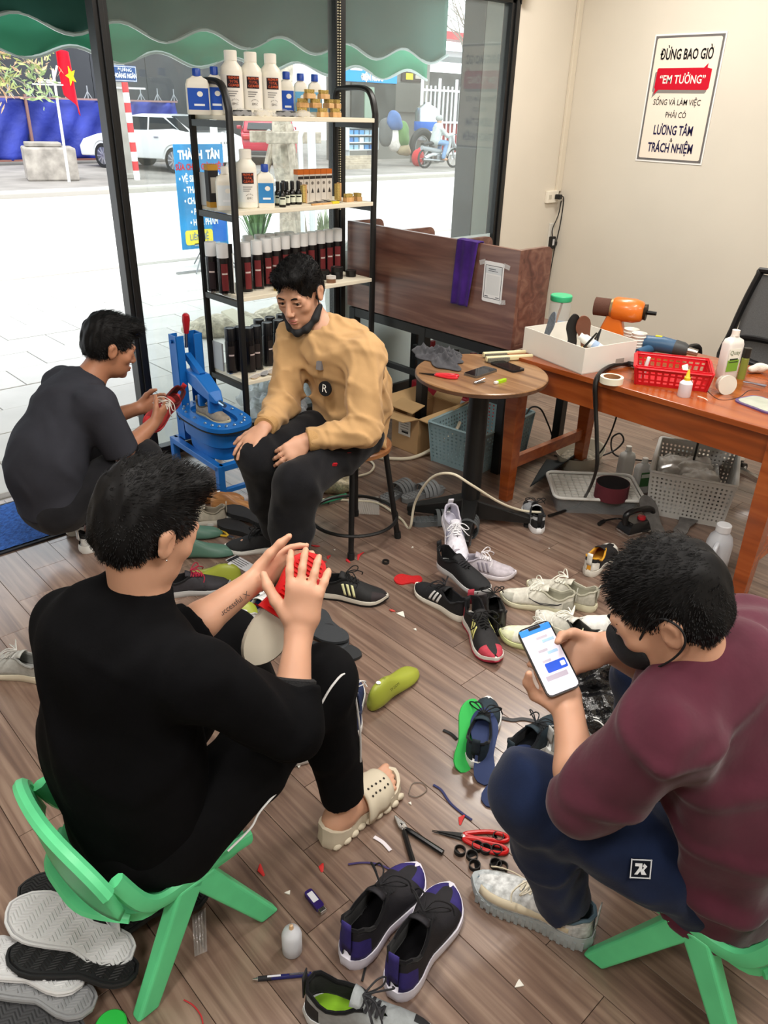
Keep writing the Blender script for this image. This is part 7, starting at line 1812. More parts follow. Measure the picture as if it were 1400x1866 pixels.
for k in range(4): MB().box((-.01, -.018 + .012 * k, .0028), (.08, .004, .0005)).build('print_line', printed('#55555a'), t, smooth=0)
MB().box((-.055, 0, .0028), (.02, .058, .0006)).build('dark_edge', printed('#26262a'), t, smooth=0)
t, L = axis_thing('wire_cutters', 'yellow handled cutters near the teal lasts', 'pliers', fl(430, 985), fl(398, 972))
for k in (-1, 1): MB().path(smooth_pts([(-.01, 0, .007), (.02, k * .014, .007), (.06, k * .02, .007), (.09, k * .012, .007)], 4), .005, 8).build('handle', plastic('#c9a52a', .35), t)
MB().box((-.025, 0, .007), (.035, .016, .009)).build('jaws', metal('#9a9a9a', .3), t, smooth=0, bevel=.002)
# clear film scraps under the left chair, crumpled cellophane, green lid
for (pts, lab) in ((((225, 1545), (215, 1600), (115, 1640), (120, 1585)), 'clear film sheet on the floor left of the green chair'), (((375, 1655), (378, 1735), (355, 1745), (350, 1670)), 'crinkled clear film strip under the green chair')):
    q = [fl(*p) for p in pts]
    tag(MB().sheet(lambda u, v: (lambda p: (p.x, p.y, .003 + .004 * abs(math.sin(30 * u) * math.sin(25 * v))))(q[0].lerp(q[3], u).lerp(q[1].lerp(q[2], u), v)), 14, 14).build('film_scrap', mat('film_scrap', '#e6e6e6', .1, alpha=.22, spec=.8)), lab, 'film', 'clear film scraps')
t = thing('green_lid', 'bright green lid at the bottom edge of the floor', 'lid', fl(203, 1872))
MB().lathe([(0, .012), (.03, .012), (.033, .009), (.033, 0), (.03, 0), (.03, .009), (0, .010)], 28).build('disc', plastic('#2fc04a'), t, smooth=40)
# black bin bag with a yellow knit insole
q = fl(1105, 1330)
tag(sculpt('bin_bag', [ell((q.x, q.y + .02, .07), (.13, .11, .085)), ell((q.x + .05, q.y + .10, .09), (.10, .09, .09)), ell((q.x - .02, q.y - .06, .06), (.09, .08, .06)), cone((q.x + .02, q.y + .08, .15), (q.x + .06, q.y + .13, .20), .05, .06), plane_cut((q.x, q.y, .001), (0, 0, -1), .5)],
          mat('bin_bag', '#121214', .22, spec=.8, bump=.9, bs=16, bd=.03), h=.009, fold=heap(0, 77, .012)), 'black plastic bag on the floor before the man in maroon', 'bag')
yy = fl(1120, 1212, .22)
insole('insole', 'yellow dimpled insole poking out of the black bag', lean(fl(1160, 1235, .19), ang(fl(1160, 1230), fl(1085, 1185)), .12, .5), .24, P('yellowfoam', '#d29a1e', .8, bump=.6, bs=130, bd=.004), .012)
# ================================================================== green plastic chairs
def green_chair(label, loc, rot):
    t = thing('plastic_chair', label, 'chair', loc, rot, 'green plastic chairs')
    G = mat('chair_green', '#60d190', .42, var=.08, vs=10)
    MB().loft([[(x, y, z) for x, y in rrect(.31 * k, .34 * k, .05 * k)] for z, k in ((.228, .9), (.238, 1), (.262, 1.0), (.262, .9), (.250, .82))]).build('seat', G, t, smooth=45)
    for s in (-1, 1):
        for e in (-1, 1):
            p0, p1 = Vector((e * .01, s * .165, .262)), Vector((e * .165, s * .195, 0)); d = p1 - p0
            R = []
            for f, wx, wy in ((0, .034, .020), (.25, .031, .019), (1, .026, .015)):
                c = p0 + d * f; R.append([(c.x - wx, c.y - wy, c.z), (c.x + wx, c.y - wy, c.z), (c.x + wx, c.y + wy, c.z), (c.x - wx, c.y + wy, c.z)])
            MB().loft(R).build('leg', G, t, smooth=0, bevel=.007, seg=3)
        MB().path(smooth_pts([(.15, s * .168, .262), (.05, s * .172, .272), (-.06, s * .172, .262), (-.12, s * .178, .30), (-.165, s * .17, .40)], 5), [(.012, .02)] * 21, 8, flat=(0, 1, 0)).build('side_rim', G, t)
    def back(u, v):
        f = (u - .5) * 2; y = .185 * math.sin(f * 1.25) / math.sin(1.25); x = -.155 - .05 * math.cos(f * 1.3) - .02 * v
        z0 = .315; z1 = .465 - .07 * abs(f) ** 3
        return (x, y, z0 + (z1 - z0) * v)
    MB().sheet(back, 20, 6).build('backrest', G, t, solid=.022, off=0, smooth=60)
    MB().path([back(i / 20, 1) for i in range(21)], [(.014, .017)] * 21, 8, flat=(0, 0, 1)).build('back_rim', G, t)
    MB().path(smooth_pts([(-.14, -.15, .25), (-.20, -.08, .262), (-.21, 0, .265), (-.20, .08, .262), (-.14, .15, .25)], 5), [(.010, .018)] * 21, 8, flat=(0, 0, 1)).build('rear_brace', G, t)
    return t
green_chair('green plastic chair under the man in black', (.475, 1.24, 0), .04)
green_chair('green plastic chair under the man in maroon', (1.355, .295, 0), PI / 2 + .06)

# ================================================================== people
V = Vector
SKIN = mat('skin', '#c6967b', .5, var=.06, vs=9, sss=.12, bump=.08, bs=180, bd=.001)
SKIN2 = mat('skin_tan', '#a87458', .5, var=.06, vs=9, sss=.12, bump=.08, bs=180, bd=.001)
HAIR = mat('black_hair', '#0b0a0b', .6, var=.3, vs=60, spec=.22)
LIP = mat('lips', '#a8665a', .45)
def dpt(px, py, d): return Vector((0, 0, CAM_H)) + _ray(px, py) * (d / F_PX)
def folds(seed, amp=.004, fr=38.):
    r = random.Random(seed); K = [(V((r.gauss(0, 1), r.gauss(0, 1), r.gauss(0, .6))).normalized() * fr * r.uniform(.6, 1.5), r.uniform(0, 6)) for _ in range(5)]
    def f(x, y, z):
        wx = x + .02 * np.sin(23 * z + 3) + .015 * np.sin(31 * y); wy = y + .02 * np.sin(27 * x + 1); wz = z + .012 * np.sin(19 * x + 17 * y)
        o = 0
        for k, ph in K: o = o + np.maximum(0, np.sin(k.x * wx + k.y * wy + k.z * wz + ph)) ** 3
        return -amp * (o - .8)
    return f
class Head:
    def __init__(s, c, fw, up, k=1.):
        s.c = V(c); y = V(fw).normalized(); z = V(up); x = y.cross(z).normalized(); z = x.cross(y)
        s.k = k; s.R = np.array([[x.x, y.x, z.x], [x.y, y.y, z.y], [x.z, y.z, z.z]], np.float32); s.x, s.y, s.z = x, y, z
        s.M = Matrix(((x.x, y.x, z.x, s.c.x), (x.y, y.y, z.y, s.c.y), (x.z, y.z, z.z, s.c.z), (0, 0, 0, 1)))
    def p(s, a, b, c): return s.c + (s.x * a + s.y * b + s.z * c) * s.k
    def e(s, c, r, k=.012, op=1): return ell(s.p(*c), [v * s.k for v in r], s.R, k, op)
    def cn(s, a, b, r0, r1=None, k=.008, op=1): return cone(s.p(*a), s.p(*b), r0 * s.k, (r1 or r0) * s.k, k, op=op)
    def skin(s):
        o = [s.e((0, -.012, .035), (.073, .090, .082), .02), s.e((0, .028, -.03), (.060, .062, .082), .025), s.e((0, .034, -.072), (.049, .05, .038), .02), s.e((0, .074, -.094), (.019, .016, .015), .015)]
        for q in (-1, 1):
            o += [s.e((q * .043, .055, -.022), (.021, .023, .021), .015), s.e((q * .048, .066, .003), (.011, .014, .016), .01)]
        o += [s.cn((-.042, .078, .024), (.042, .078, .024), .010, k=.012)]
        for q in (-1, 1): o += [s.e((q * .031, .098, .003), (.017, .016, .0095), .006, -1)]
        o += [s.cn((0, .086, .012), (0, .106, -.030), .0075, .0115, .008)]
        for q in (-1, 1): o += [s.e((q * .011, .098, -.036), (.0075, .0095, .0065), .005)]
        for q in (-1, 1): o += [s.e((q * .031, .083, .0115), (.0165, .0085, .0045), .003), s.e((q * .031, .083, -.0065), (.0155, .0075, .0035), .003)]
        o += [s.e((0, .091, -.061), (.022, .009, .0055), .005), s.e((0, .090, -.071), (.019, .009, .006), .005), s.cn((-.019, .101, -.0657), (.019, .101, -.0657), .0019, k=.002, op=-1)]
        for q in (-1, 1):
            o += [s.e((q * .077, -.014, -.004), (.0085, .019, .031), .006), s.e((q * .080, -.020, .008), (.009, .017, .019), .005), s.e((q * .087, -.008, -.002), (.006, .010, .018), .005, -1)]
        return o
    def face(s, par, gaze=(0, 0), lips=True):
        L = par.location
        def W(o):
            o.parent = par; o.matrix_parent_inverse = T(*(-L)); return o
        M4 = s.M @ Matrix.Scale(s.k, 4)
        for q in (-1, 1):
            e = W(MB().ball((q * .031, .0722, .003), .0112, 16, 10, M4).build('eye', P('sclera', '#d9d3cc', .25), smooth=180))
            g = V((q * .031 + gaze[0] * .004, .0728 + .0098, .003 + gaze[1] * .004))
            i = MB().ball(g, (.0052, .0032, .0052), 12, 8, M4).build('iris', P('iris', '#17100d', .15), smooth=180); i.parent = e
            W(MB().path([M4 @ V(a) for a in ((q * .014, .0885, .0205), (q * .03, .0905, .0265), (q * .046, .082, .0235), (q * .052, .074, .019))], [.0022, .0035, .003, .0012], 6).build('eyebrow', HAIR))
            W(MB().path([M4 @ V(a) for a in ((q * .016, .0885, .004), (q * .024, .0915, .0075), (q * .033, .0915, .008), (q * .044, .086, .004))], [.0008, .0012, .0012, .0008], 5).build('eyelashes', HAIR))
        if lips: W(sculpt('lips', [s.e((0, .0925, -.0610), (.020, .0090, .0046), .003), s.e((0, .0915, -.0707), (.0175, .0090, .0050), .003), s.cn((-.019, .102, -.0657), (.019, .102, -.0657), .0017, k=.002, op=-1)], LIP, h=.0018))
    def hair(s, par, top=0., fringe=0., seed=1, n=2600, nape=-.055, comb=(0, .7, .4), strand=.022, swirl=0.):
        L = par.location
        pr = [s.e((0, -.016, .044 + top * .5), (.083, .099, .084 + top), .02), s.e((0, -.05, -.0), (.072, .06, .07), .02)]
        if fringe: pr += [s.e((0, .055, .085 + top), (.066, .05, .038), .02)]
        pr += [s.e((0, .118, -.035), (.09, .074, .098), .010, -1), s.e((0, .12, .045), (.060, .058, .042), .012, -1)]
        for q in (-1, 1): pr += [s.e((q * .088, .012, -.022), (.026, .042, .044), .008, -1), s.e((q * .085, -.018, -.03), (.022, .028, .03), .008, -1)]
        pr += [plane_cut(s.p(0, -.05, nape), -s.z, .14, .01)]
        r = random.Random(seed); ph = [r.uniform(0, 6) for _ in range(4)]
        Rn = s.R; cc = np.array(s.c, np.float32)
        def f(x, y, z):
            q = np.stack([x, y, z], -1) - cc; q = q @ Rn
            return .0022 * np.sin(q[..., 0] * 160 + ph[0] + 40 * q[..., 1]) * np.sin(q[..., 2] * 60 + ph[1]) + .0018 * np.sin(q[..., 1] * 190 + 90 * q[..., 0] + ph[2])
        cap = sculpt('hair', pr, HAIR, h=.004, fold=f); cap.parent = par; cap.matrix_parent_inverse = T(*(-L))
        me = cap.data; nv = len(me.vertices); co = np.empty(nv * 3, np.float32); no = np.empty(nv * 3, np.float32)
        me.vertices.foreach_get('co', co); me.vertices.foreach_get('normal', no); co = co.reshape(-1, 3); no = no.reshape(-1, 3)
        b = MB(); cm = s.x * comb[0] + s.y * comb[1] + s.z * comb[2]
        for _ in range(n):
            i = r.randrange(nv); p = V(co[i]); nn = V(no[i]); lz = (p - s.c).dot(s.z)
            up = max(0., min(1., (lz - .0) / .09)); ln = strand * (.35 + .65 * up) * r.uniform(.6, 1.15)
            d = (cm * (.55 + .6 * up) - s.z * (.9 * (1 - up)) + nn * .22 + V((r.gauss(0, .15), r.gauss(0, .15), r.gauss(0, .15)))).normalized()
            w = d.cross(nn); w = w.normalized() * .0007 if w.length > 1e-4 else d.orthogonal().normalized() * .0007
            m_ = p + d * ln * .55 + nn * .002; e = p + d * ln - s.z * ln * .12
            b.add([p - w - nn * .002, p + w - nn * .002, m_ + w * .8, m_ - w * .8, e], [(0, 1, 2, 3), (3, 2, 4)])
        o = b.build('strands', HAIR, cap, smooth=0, fixn=False); o['kind'] = 'stuff'
        return cap
def hand(w, d, n, side, curl=(.5, .5, .5, .5), thumb=(.3, .4), spread=.06, sc=1., thumb_out=.7):
    """wrist w, direction d to the knuckles, palm facing n; side +1 if the thumb lies along d x n"""
    w = V(w); d = V(d).normalized(); n = V(n); n = (n - d * n.dot(d)).normalized(); a = d.cross(n) * side
    o = [cone(w, w + d * .03 * sc, .026 * sc, .030 * sc, .015, n, .62), cone(w + d * .035 * sc + a * .012, w + d * .078 * sc + a * .014, .026 * sc, .026 * sc, .012, n, .5), cone(w + d * .035 * sc - a * .012, w + d * .074 * sc - a * .016, .026 * sc, .022 * sc, .012, n, .5)]
    tips = []
    for i, (off, ln, bs) in enumerate(((.030, .072, .086), (.0105, .080, .090), (-.0095, .074, .087), (-.028, .058, .080))):
        p = w + (d * bs + a * off) * sc; dd = (d + a * spread * (1.2 - .8 * i)).normalized(); ang_ = curl[i]; r = .0088 * sc
        for j, (fr, rr) in enumerate(((.44, .95), (.31, .87), (.25, .80))):
            dd = (dd * math.cos(ang_) + n * math.sin(ang_)).normalized() if j == 0 else (dd * math.cos(ang_) + (n - dd * n.dot(dd)).normalized() * math.sin(ang_)).normalized()
            q = p + dd * ln * fr * sc; o.append(cone(p, q, r, r * .93, .005)); p = q; r *= .92
        tips.append((p, dd))
    p = w + (d * .026 + a * .024) * sc; dd = (d * (1 - thumb_out * .5) + a * thumb_out + n * .25).normalized()
    for j, (ln, r0, r1) in enumerate(((.040, .0145, .0118), (.034, .0112, .010), (.026, .0098, .008))):
        q = p + dd * ln * sc; o.append(cone(p, q, r0 * sc, r1 * sc, .008)); p = q
        an = thumb[min(j, 1)]; t_ = (n * .6 - a * .8); dd = (dd * math.cos(an) + (t_ - dd * t_.dot(dd)).normalized() * math.sin(an)).normalized()
    return o
def person(label, base):
    return thing('person', label, 'person', base)
def put(par, o): o.parent = par; o.matrix_parent_inverse = T(*(-par.location)); return o
def decal(par, name, mb, m, **k): return put(par, mb.build(name, m, **k))
def foot(a, toe):
    a, toe = V(a), V(toe); toe = a.lerp(toe, .8); return [cone(a, V((a.x, a.y, .06)), .033, .03, .02), cone(V((a.x, a.y, .055)) - (toe - a).normalized() * .015, V((toe.x, toe.y, .045)), .024, .02, .02, (0, 0, 1), .75)]

# ---- man in black on the green chair, seen from behind
def man_black():
    pel, mid, chest, neck = V((.45, 1.24, .33)), V((.44, 1.25, .55)), V((.475, 1.24, .775)), V((.525, 1.248, .865))
    hc = V((.560, 1.250, 1.018)); fw = V((.86, .16, -.40)); up = V((.36, .08, .92))
    sL, eL, wL = V((.435, 1.385, .775)), V((.60, 1.28, .715)), V((.795, 1.258, .795))
    sR, eR, wR = V((.55, 1.07, .775)), V((.715, 1.025, .575)), V((.808, 1.105, .735))
    hL, kL, aL = V((.50, 1.34, .33)), V((.83, 1.44, .52)), V((.98, 1.47, .10))
    hR, kR, aR = V((.50, 1.14, .33)), V((.895, 1.13, .535)), V((.945, 1.12, .10))
    P_ = person('man in black sweatshirt seen from behind, holding a red sole', V((.47, 1.24, 0)))
    H = Head(hc, fw, up, 1.02)
    sk = H.skin() + [cone(neck - V((.0, 0, .03)), H.p(0, -.018, -.05), .055, .052, .02), cone(chest, neck, .08, .055, .03), cone(pel, chest, .10, .10, .03), cone(sL, sR, .05, .05, .03)]
    for s_, e_, w_ in ((sL, eL, wL), (sR, eR, wR)): sk += [cone(s_, e_, .044, .040, .02), cone(e_, e_.lerp(w_, .35), .041, .041, .02), cone(e_.lerp(w_, .35), w_, .041, .027, .015)]
    for h_, k_, a_ in ((hL, kL, aL), (hR, kR, aR)): sk += [cone(h_, k_, .07, .05, .02), cone(k_, a_, .046, .034, .02)]
    sk += hand(wR, (.30, .14, .86), (.62, .62, -.25), 1, (.30, .34, .36, .40), (.15, .2), .16, 1.14, .72)
    sk += hand(wL, (.92, .10, .12), (.25, -.85, .1), -1, (.35, .4, .45, .5), (.1, .1), .05, 1.0, .55)
    # bare right foot in the slide: toes show
    tdir = V((.99, .10, 0)).normalized(); nd = V((-tdir.y, tdir.x, 0)); bs = V((.925, 1.118, 0))
    sk += [cone(aR, V((aR.x, aR.y, .07)), .036, .042, .02), cone(bs - tdir * .01 + V((0, 0, .055)), bs + tdir * .12 + V((0, 0, .055)), .036, .034, .02), cone(bs + tdir * .10 + V((0, 0, .05)), bs + tdir * .17 + V((0, 0, .042)), .036, .036, .02, (0, 0, 1), .6)]
    for i, (o_, l_, r_) in enumerate(((.030, .235, .013), (.012, .228, .0105), (-.004, .220, .0100), (-.019, .208, .0095), (-.033, .192, .0095))):
        sk.append(cone(bs + tdir * .17 + nd * o_ + V((0, 0, .045)), bs + tdir * l_ + nd * o_ * 1.1 + V((0, 0, .044)), r_, r_ * .95, .004))
    sk += foot(aL, aL + V((.16, .03, 0)))
    put(P_, sculpt('body', sk, SKIN, h=.005))
    H.face(P_); H.hair(P_, .010, 1, 3, 6500, -.085, (.15, .7, .45), .022)
    lat = (sL - sR).normalized(); f_ = lat.cross(V((0, 0, 1))); f_ = f_ if f_.x > 0 else -f_
    blk = mat('black_fleece', '#08080a', .95, var=.25, vs=14, bump=.3, bs=200, bd=.0015, spec=.12)
    sh = [cone(pel - V((.0, 0, .06)), mid, .178, .180, .03, f_, .72, cap0=True), cone(mid, chest - V((.01, 0, .02)), .180, .165, .04, f_, .70), cone(chest - V((.02, 0, .0)), neck - V((.0, 0, .01)), .13, .072, .05, f_, .85),
          cone(sL + V((.01, -.02, -.01)), sR + V((-.01, .02, -.01)), .082, .082, .05), cone(neck - V((.012, 0, .03)), neck + V((.012, 0, .045)), .071, .066, .012, cap=True)]
    sh += [cone(sL, eL, .078, .068, .03), cone(eL, eL.lerp(wL, .30), .066, .058, .02, cap=True), cone(sR, eR, .080, .070, .03), cone(eR, eR.lerp(wR, .42), .070, .050, .02, cap=True)]
    sh += [plane_cut(H.p(0, -.0, -.02), -H.z, .0001)]
    put(P_, sculpt('sweatshirt', sh[:-1], blk, h=.007, fold=folds(4, .006, 24)))
    a_, b_ = eR.lerp(wR, .36), eR.lerp(wR, .50)
    decal(P_, 'ribbed_cuff', MB().lathe([(.044, 0), (.049, .004), (.049, .030), (.043, .034)], 28, frame(a_, (b_ - a_).cross(V((1, 0, 0))), b_ - a_)), P('rib', '#141416', .9, bump=.6, bs=260))
    pt = [ell(pel + V((.02, 0, -.03)), (.15, .18, .11)), cone(hL, kL, .098, .078, .03), cone(kL, aL + V((0, 0, .02)), .074, .052, .02, cap=True), cone(hR, kR, .100, .080, .03), cone(kR, kR.lerp(aR, .5), .078, .066, .02), cone(kR.lerp(aR, .5), aR + V((-.0, 0, .03)), .066, .056, .02, cap=True)]
    put(P_, sculpt('trousers', pt, mat('black_jersey', '#09090b', .9, var=.2, vs=14, bump=.25, bs=200, bd=.0015, spec=.15), h=.007, fold=folds(9, .004, 30)))
    wt = P('piping', '#d9d9d9', .7)
    o_ = V((.03, -.074, .0))
    decal(P_, 'white_piping', MB().path(smooth_pts([hR.lerp(kR, .72) + V((0, -.083, .03)), kR + V((-.03, -.066, .045)), kR + V((.03, -.06, .04)), kR.lerp(aR, .3) + V((.045, -.06, 0)), kR.lerp(aR, .6) + V((.04, -.052, 0))], 6), .0028, 6), wt)
    decal(P_, 'pocket_piping', MB().path(smooth_pts([hR + V((.05, -.105, -.01)), hR + V((.11, -.106, .015)), hR + V((.14, -.101, .04)), hR + V((.20, -.097, .065))], 6), .0025, 6), wt)
    decal(P_, 'ear_stud', MB().ball(H.p(.084, -.012, -.032), .0022, 8, 6), metal('#e8e8e8', .1))
    # forearm tattoo
    m = eL.lerp(wL, .60); ax = (wL - eL).normalized(); vw = (V((0, 0, CAM_H)) - m); n = (vw - ax * vw.dot(ax) - V((0, 0, .75))); n = (n - ax * n.dot(ax)).normalized()
    put(P_, text('tattoo', 'to be successful ✕', .019, P('ink', '#3a3436', .6), None, frame(m + n * .0368, ax, n), sx=.85))
    # beige slide
    sl = put(P_, thing('slide', None, None)); sl.location = (0, 0, 0); sl['label'] = 'chunky beige slide'
    Mx = frame(bs - tdir * .055, tdir, (0, 0, 1)); CR = P('croslite', '#cfc4ae', .6, bump=.1, bs=30)
    o = foot_outline(.305, .118)
    rings = []
    for z, k, ex in ((0, .95, 0), (.012, 1.03, .004), (.03, 1.0, 0), (.04, .98, 0), (.038, .86, -.012), (.03, .80, -.018)):
        rings.append([Mx @ V((.15 + (x - .1525) * (1 + ex * 6), y * k, z + (.030 * max(0, 1 - x / .07) if z > .03 else 0) + (.012 * max(0, (x - .25) / .055) if z > .03 else 0))) for x, y in o])
    b_ = MB().loft(rings).build('sole', CR); b_.parent = sl
    def strap(u, v):
        x = .125 + .105 * v; a = PI * u; w = .056 - .004 * v + .003 * math.sin(12 * v); h = .098 - .022 * v
        return Mx @ V((x + .012 * math.sin(a), .004 + w * math.cos(a), .022 + (h - .022) * math.sin(a) ** .75))
    b_ = MB().sheet(strap, 22, 10).build('strap', CR, solid=.007, off=1); b_.parent = sl
    for i in range(2):
        for j in range(5):
            p = strap(.72 - .11 * i, .2 + .16 * j); q = strap(.72 - .11 * i, .24 + .16 * j); nn = (strap(.68 - .11 * i, .2 + .16 * j) - p).cross(q - p).normalized()
            if nn.dot(V((0, 0, CAM_H)) - p) < 0: nn = -nn
            b_ = MB().path([p + nn * .0072, p + nn * .0084], .0035, 8).build('vent_dot', P('vent', '#2e2822', .8)); b_.parent = sl  # dark dots on an unpierced strap, the shade of holes put into colour
    for k in range(9):
        x = .02 + .03 * k; b_ = MB().ball(Mx @ V((x, -.118 * _tab(_HW, min(.98, x / .305)) - .001, .010)), (.015, .009, .010), 8, 6).build('tread_lug', CR); b_.parent = sl
    shoe(None, None, None, '#cfcfcd', '#e0e0de', '#8d8d8d', '#efefef', parent=P_, M=frame(aL + V((-.075, -.01, -.10)), (.98, .18, 0), (0, 0, 1)), L=.28)
    # the red soled shoe in his hands
    h0, t0 = dpt(570, 1018, 1.78), dpt(474, 1186, 1.70); x = (t0 - h0).normalized(); z = -(V((0, 0, CAM_H)) - h0).normalized(); z = (z + V((-.55, .1, -.25))).normalized()
    Mh = frame(h0, x, z)
    shoe('pale olive shoe held by the man in black', None, None, '#a8a292', '#b3ab9a', '#8a8478', '#a8a292', M=Mh, L=.275, laces=False, group=None)
    rs = thing('red_sole', 'ribbed red sole being fitted by the man in black', 'sole', M=Mh @ T(-.012, 0, -.006))
    o = [(min(px_, .17), py_ * 1.12) for px_, py_ in foot_outline(.30, .115)]
    MB().prism(o, -.006, .016).build('sole', plastic('#c8161a', .4), rs, smooth=40)
    for i in range(16): MB().box((.012 + .0098 * i, 0, -.008), (.005, .2 * _tab(_HW, (i + 1) / 30) * .95, .005)).build('rib', plastic('#d21a1c', .35), rs, smooth=0)
man_black()

# ---- man in maroon with a phone
def man_maroon():
    pel, mid, chest, neck = V((1.355, .285, .33)), V((1.33, .29, .55)), V((1.27, .385, .775)), V((1.215, .430, .865))
    hc = V((1.168, .480, .963)); fw = V((-.35, .80, -.50)); up = V((-.20, .45, .87))
    pt_, pb = dpt(976, 1152, 1.60), dpt(1024, 1250, 1.545)
    vw = (V((0, 0, CAM_H)) - pb).normalized(); pu = (pt_ - pb).normalized(); pr_ = pu.cross(vw)
    sL, eL, wL = V((1.07, .40, .79)), V((1.01, .49, .585)), pb - pu * .055 - vw * .030 - pr_ * .012
    sR, eR, wR = V((1.44, .42, .80)), V((1.46, .53, .60)), pb + pu * .035 - vw * .034 + pr_ * .120
    hL, kL, aL = V((1.26, .33, .32)), V((1.045, .62, .475)), V((1.148, .545, .10))
    hR, kR, aR = V((1.45, .33, .32)), V((1.56, .66, .48)), V((1.60, .58, .10))
    P_ = person('man in maroon sweater and face mask sitting with a phone', V((1.355, .30, 0)))
    H = Head(hc, fw, up, 1.03)
    sk = H.skin() + [cone(neck - V((0, 0, .02)), H.p(0, -.02, -.05), .060, .056, .02), cone(chest, neck, .08, .06, .03), cone(pel, chest, .10, .10, .03), cone(sL, sR, .05, .05, .03)]
    for s_, e_, w_ in ((sL, eL, wL), (sR, eR, wR)): sk += [cone(s_, e_, .046, .042, .02), cone(e_, e_.lerp(w_, .35), .042, .043, .02), cone(e_.lerp(w_, .35), w_, .043, .029, .015)]
    for h_, k_, a_ in ((hL, kL, aL), (hR, kR, aR)): sk += [cone(h_, k_, .07, .05, .02), cone(k_, a_, .046, .034, .02)]
    sk += hand(wL, pu + pr_ * .12, vw, -1, (.0, .02, .04, .08), (.75, .55), .03, 1.0, .70)
    sk += hand(wR, -pr_ + pu * .12, vw, 1, (.02, .04, .06, .1), (.7, .5), .05, .95, .55)
    sk += foot(aL, aL + V((-.06, .18, 0))) + foot(aR, aR + V((.02, .18, 0)))
    put(P_, sculpt('body', sk, SKIN, h=.005))
    H.face(P_, lips=False); H.hair(P_, .006, 0, 8, 6500, -.07, (-.2, .7, .25), .020)
    lat = (sR - sL).normalized(); f_ = lat.cross(V((0, 0, 1)))
    mar = mat('maroon_knit', '#4f2230', .88, var=.12, vs=14, bump=.3, bs=9, bd=.02, spec=.2, sheen=.15)
    sh = [cone(pel - V((0, 0, .07)), mid, .185, .178, .03, f_, .74, cap0=True), cone(mid, chest - V((0, 0, .03)), .178, .178, .04, f_, .70), cone(chest, neck - V((0, 0, .015)), .13, .075, .05, f_, .85), cone(sL + V((.03, 0, -.005)), sR + V((-.03, 0, -.005)), .084, .084, .05),
          cone(neck - V((-.012, .012, .03)), neck + V((-.008, .010, .022)), .076, .072, .012, cap=True)]
    sh += [cone(sL, eL, .082, .070, .03), cone(eL, eL.lerp(wL, .28), .068, .054, .02, cap=True), cone(sR, eR, .082, .07, .03), cone(eR, eR.lerp(wR, .35), .068, .054, .02, cap=True)]
    put(P_, sculpt('sweater', sh, mar, h=.007, fold=folds(12, .008, 38)))
    nv = cloth('#16213c', .18, .3)
    pt = [ell(pel + V((0, .02, -.03)), (.18, .15, .11)), cone(hL, kL, .105, .088, .03), cone(kL, kL.lerp(aL, .45), .084, .075, .02), cone(kL.lerp(aL, .45), aL + V((0, 0, .01)), .075, .056, .02, cap=True), cone(hR, kR, .105, .085, .03), cone(kR, aR + V((0, 0, .01)), .08, .056, .02, cap=True)]
    put(P_, sculpt('trousers', pt, nv, h=.007, fold=folds(21, .006, 28)))
    # printed badge on the left thigh
    c = hL.lerp(kL, .42); ax = (kL - hL).normalized(); vw = V((0, 0, CAM_H)) - c; n = V((-.80, -.25, .45)); n = (n - ax * n.dot(ax)).normalized()
    Mb = frame(c + n * .101, n.cross(V((0, 0, 1))) * -1, n)
    bd_ = decal(P_, 'badge', MB().box((0, 0, 0), (.042, .042, .002), Mb), printed('#10141f'), smooth=0)
    for (x, y, w_, h_) in ((0, .0195, .042, .0022), (0, -.0195, .042, .0022), (-.0195, 0, .0022, .042), (.0195, 0, .0022, .042)):
        q = MB().box((x, y, .0014), (w_, h_, .0012), Mb).build('badge_border', printed('#dfe3ea'), bd_, smooth=0); q.matrix_parent_inverse = T(0, 0, 0)
    q = MB()
    q.prism([(-.012, -.012), (-.006, -.012), (.002, 0), (.002, .012), (-.012, .012), (-.012, .006), (-.004, .006), (-.004, .002)], .0014, .0024, Mb); q.prism([(.002, -.012), (.012, -.012), (.006, -.002), (.012, .006), (.006, .012), (.003, .006), (.006, .003), (-.001, -.004)], .0014, .0024, Mb)
    q.build('badge_mark', printed('#e6e9ee'), bd_, smooth=0)
    # face mask and ear loops
    mk = mat('mask_black', '#17181b', .75, bump=.2, bs=200)
    put(P_, sculpt('face_mask', [H.e((0, .060, -.052), (.056, .056, .050), .02), H.e((0, .098, -.030), (.02, .022, .024), .02), H.e((0, .045, -.048), (.062, .05, .04), .01), H.e((0, .015, -.04), (.075, .048, .08), .006, -1)], mk, h=.004))
    for s_ in (-1, 1):
        lp = [H.p(s_ * .058, .052, -.022), H.p(s_ * .072, .02, .016), H.p(s_ * .084, -.012, .032), H.p(s_ * .088, -.034, .010), H.p(s_ * .084, -.030, -.022), H.p(s_ * .074, .0, -.052), H.p(s_ * .056, .044, -.078)]
        decal(P_, 'ear_loop', MB().path(smooth_pts(lp, 5), .0022, 6), mk)
    YZ = dict(up='#c6c8c8', sole='#a3abae', lin='#5b7280', lace='#e4dcc8', acc='#b4b9bb', mesh_var=.35)
    y0 = V((1.172, .475, 0)); d = V((1.078, .785, 0)) - y0; L_ = .305
    ys_ = shoe('pale grey knit trainer with cream side band', None, None, parent=P_, M=frame(y0, d, (0, 0, 1)), L=L_, thick=1.35, hi=.006, **YZ)
    Mi = frame(y0, d, (0, 0, 1))
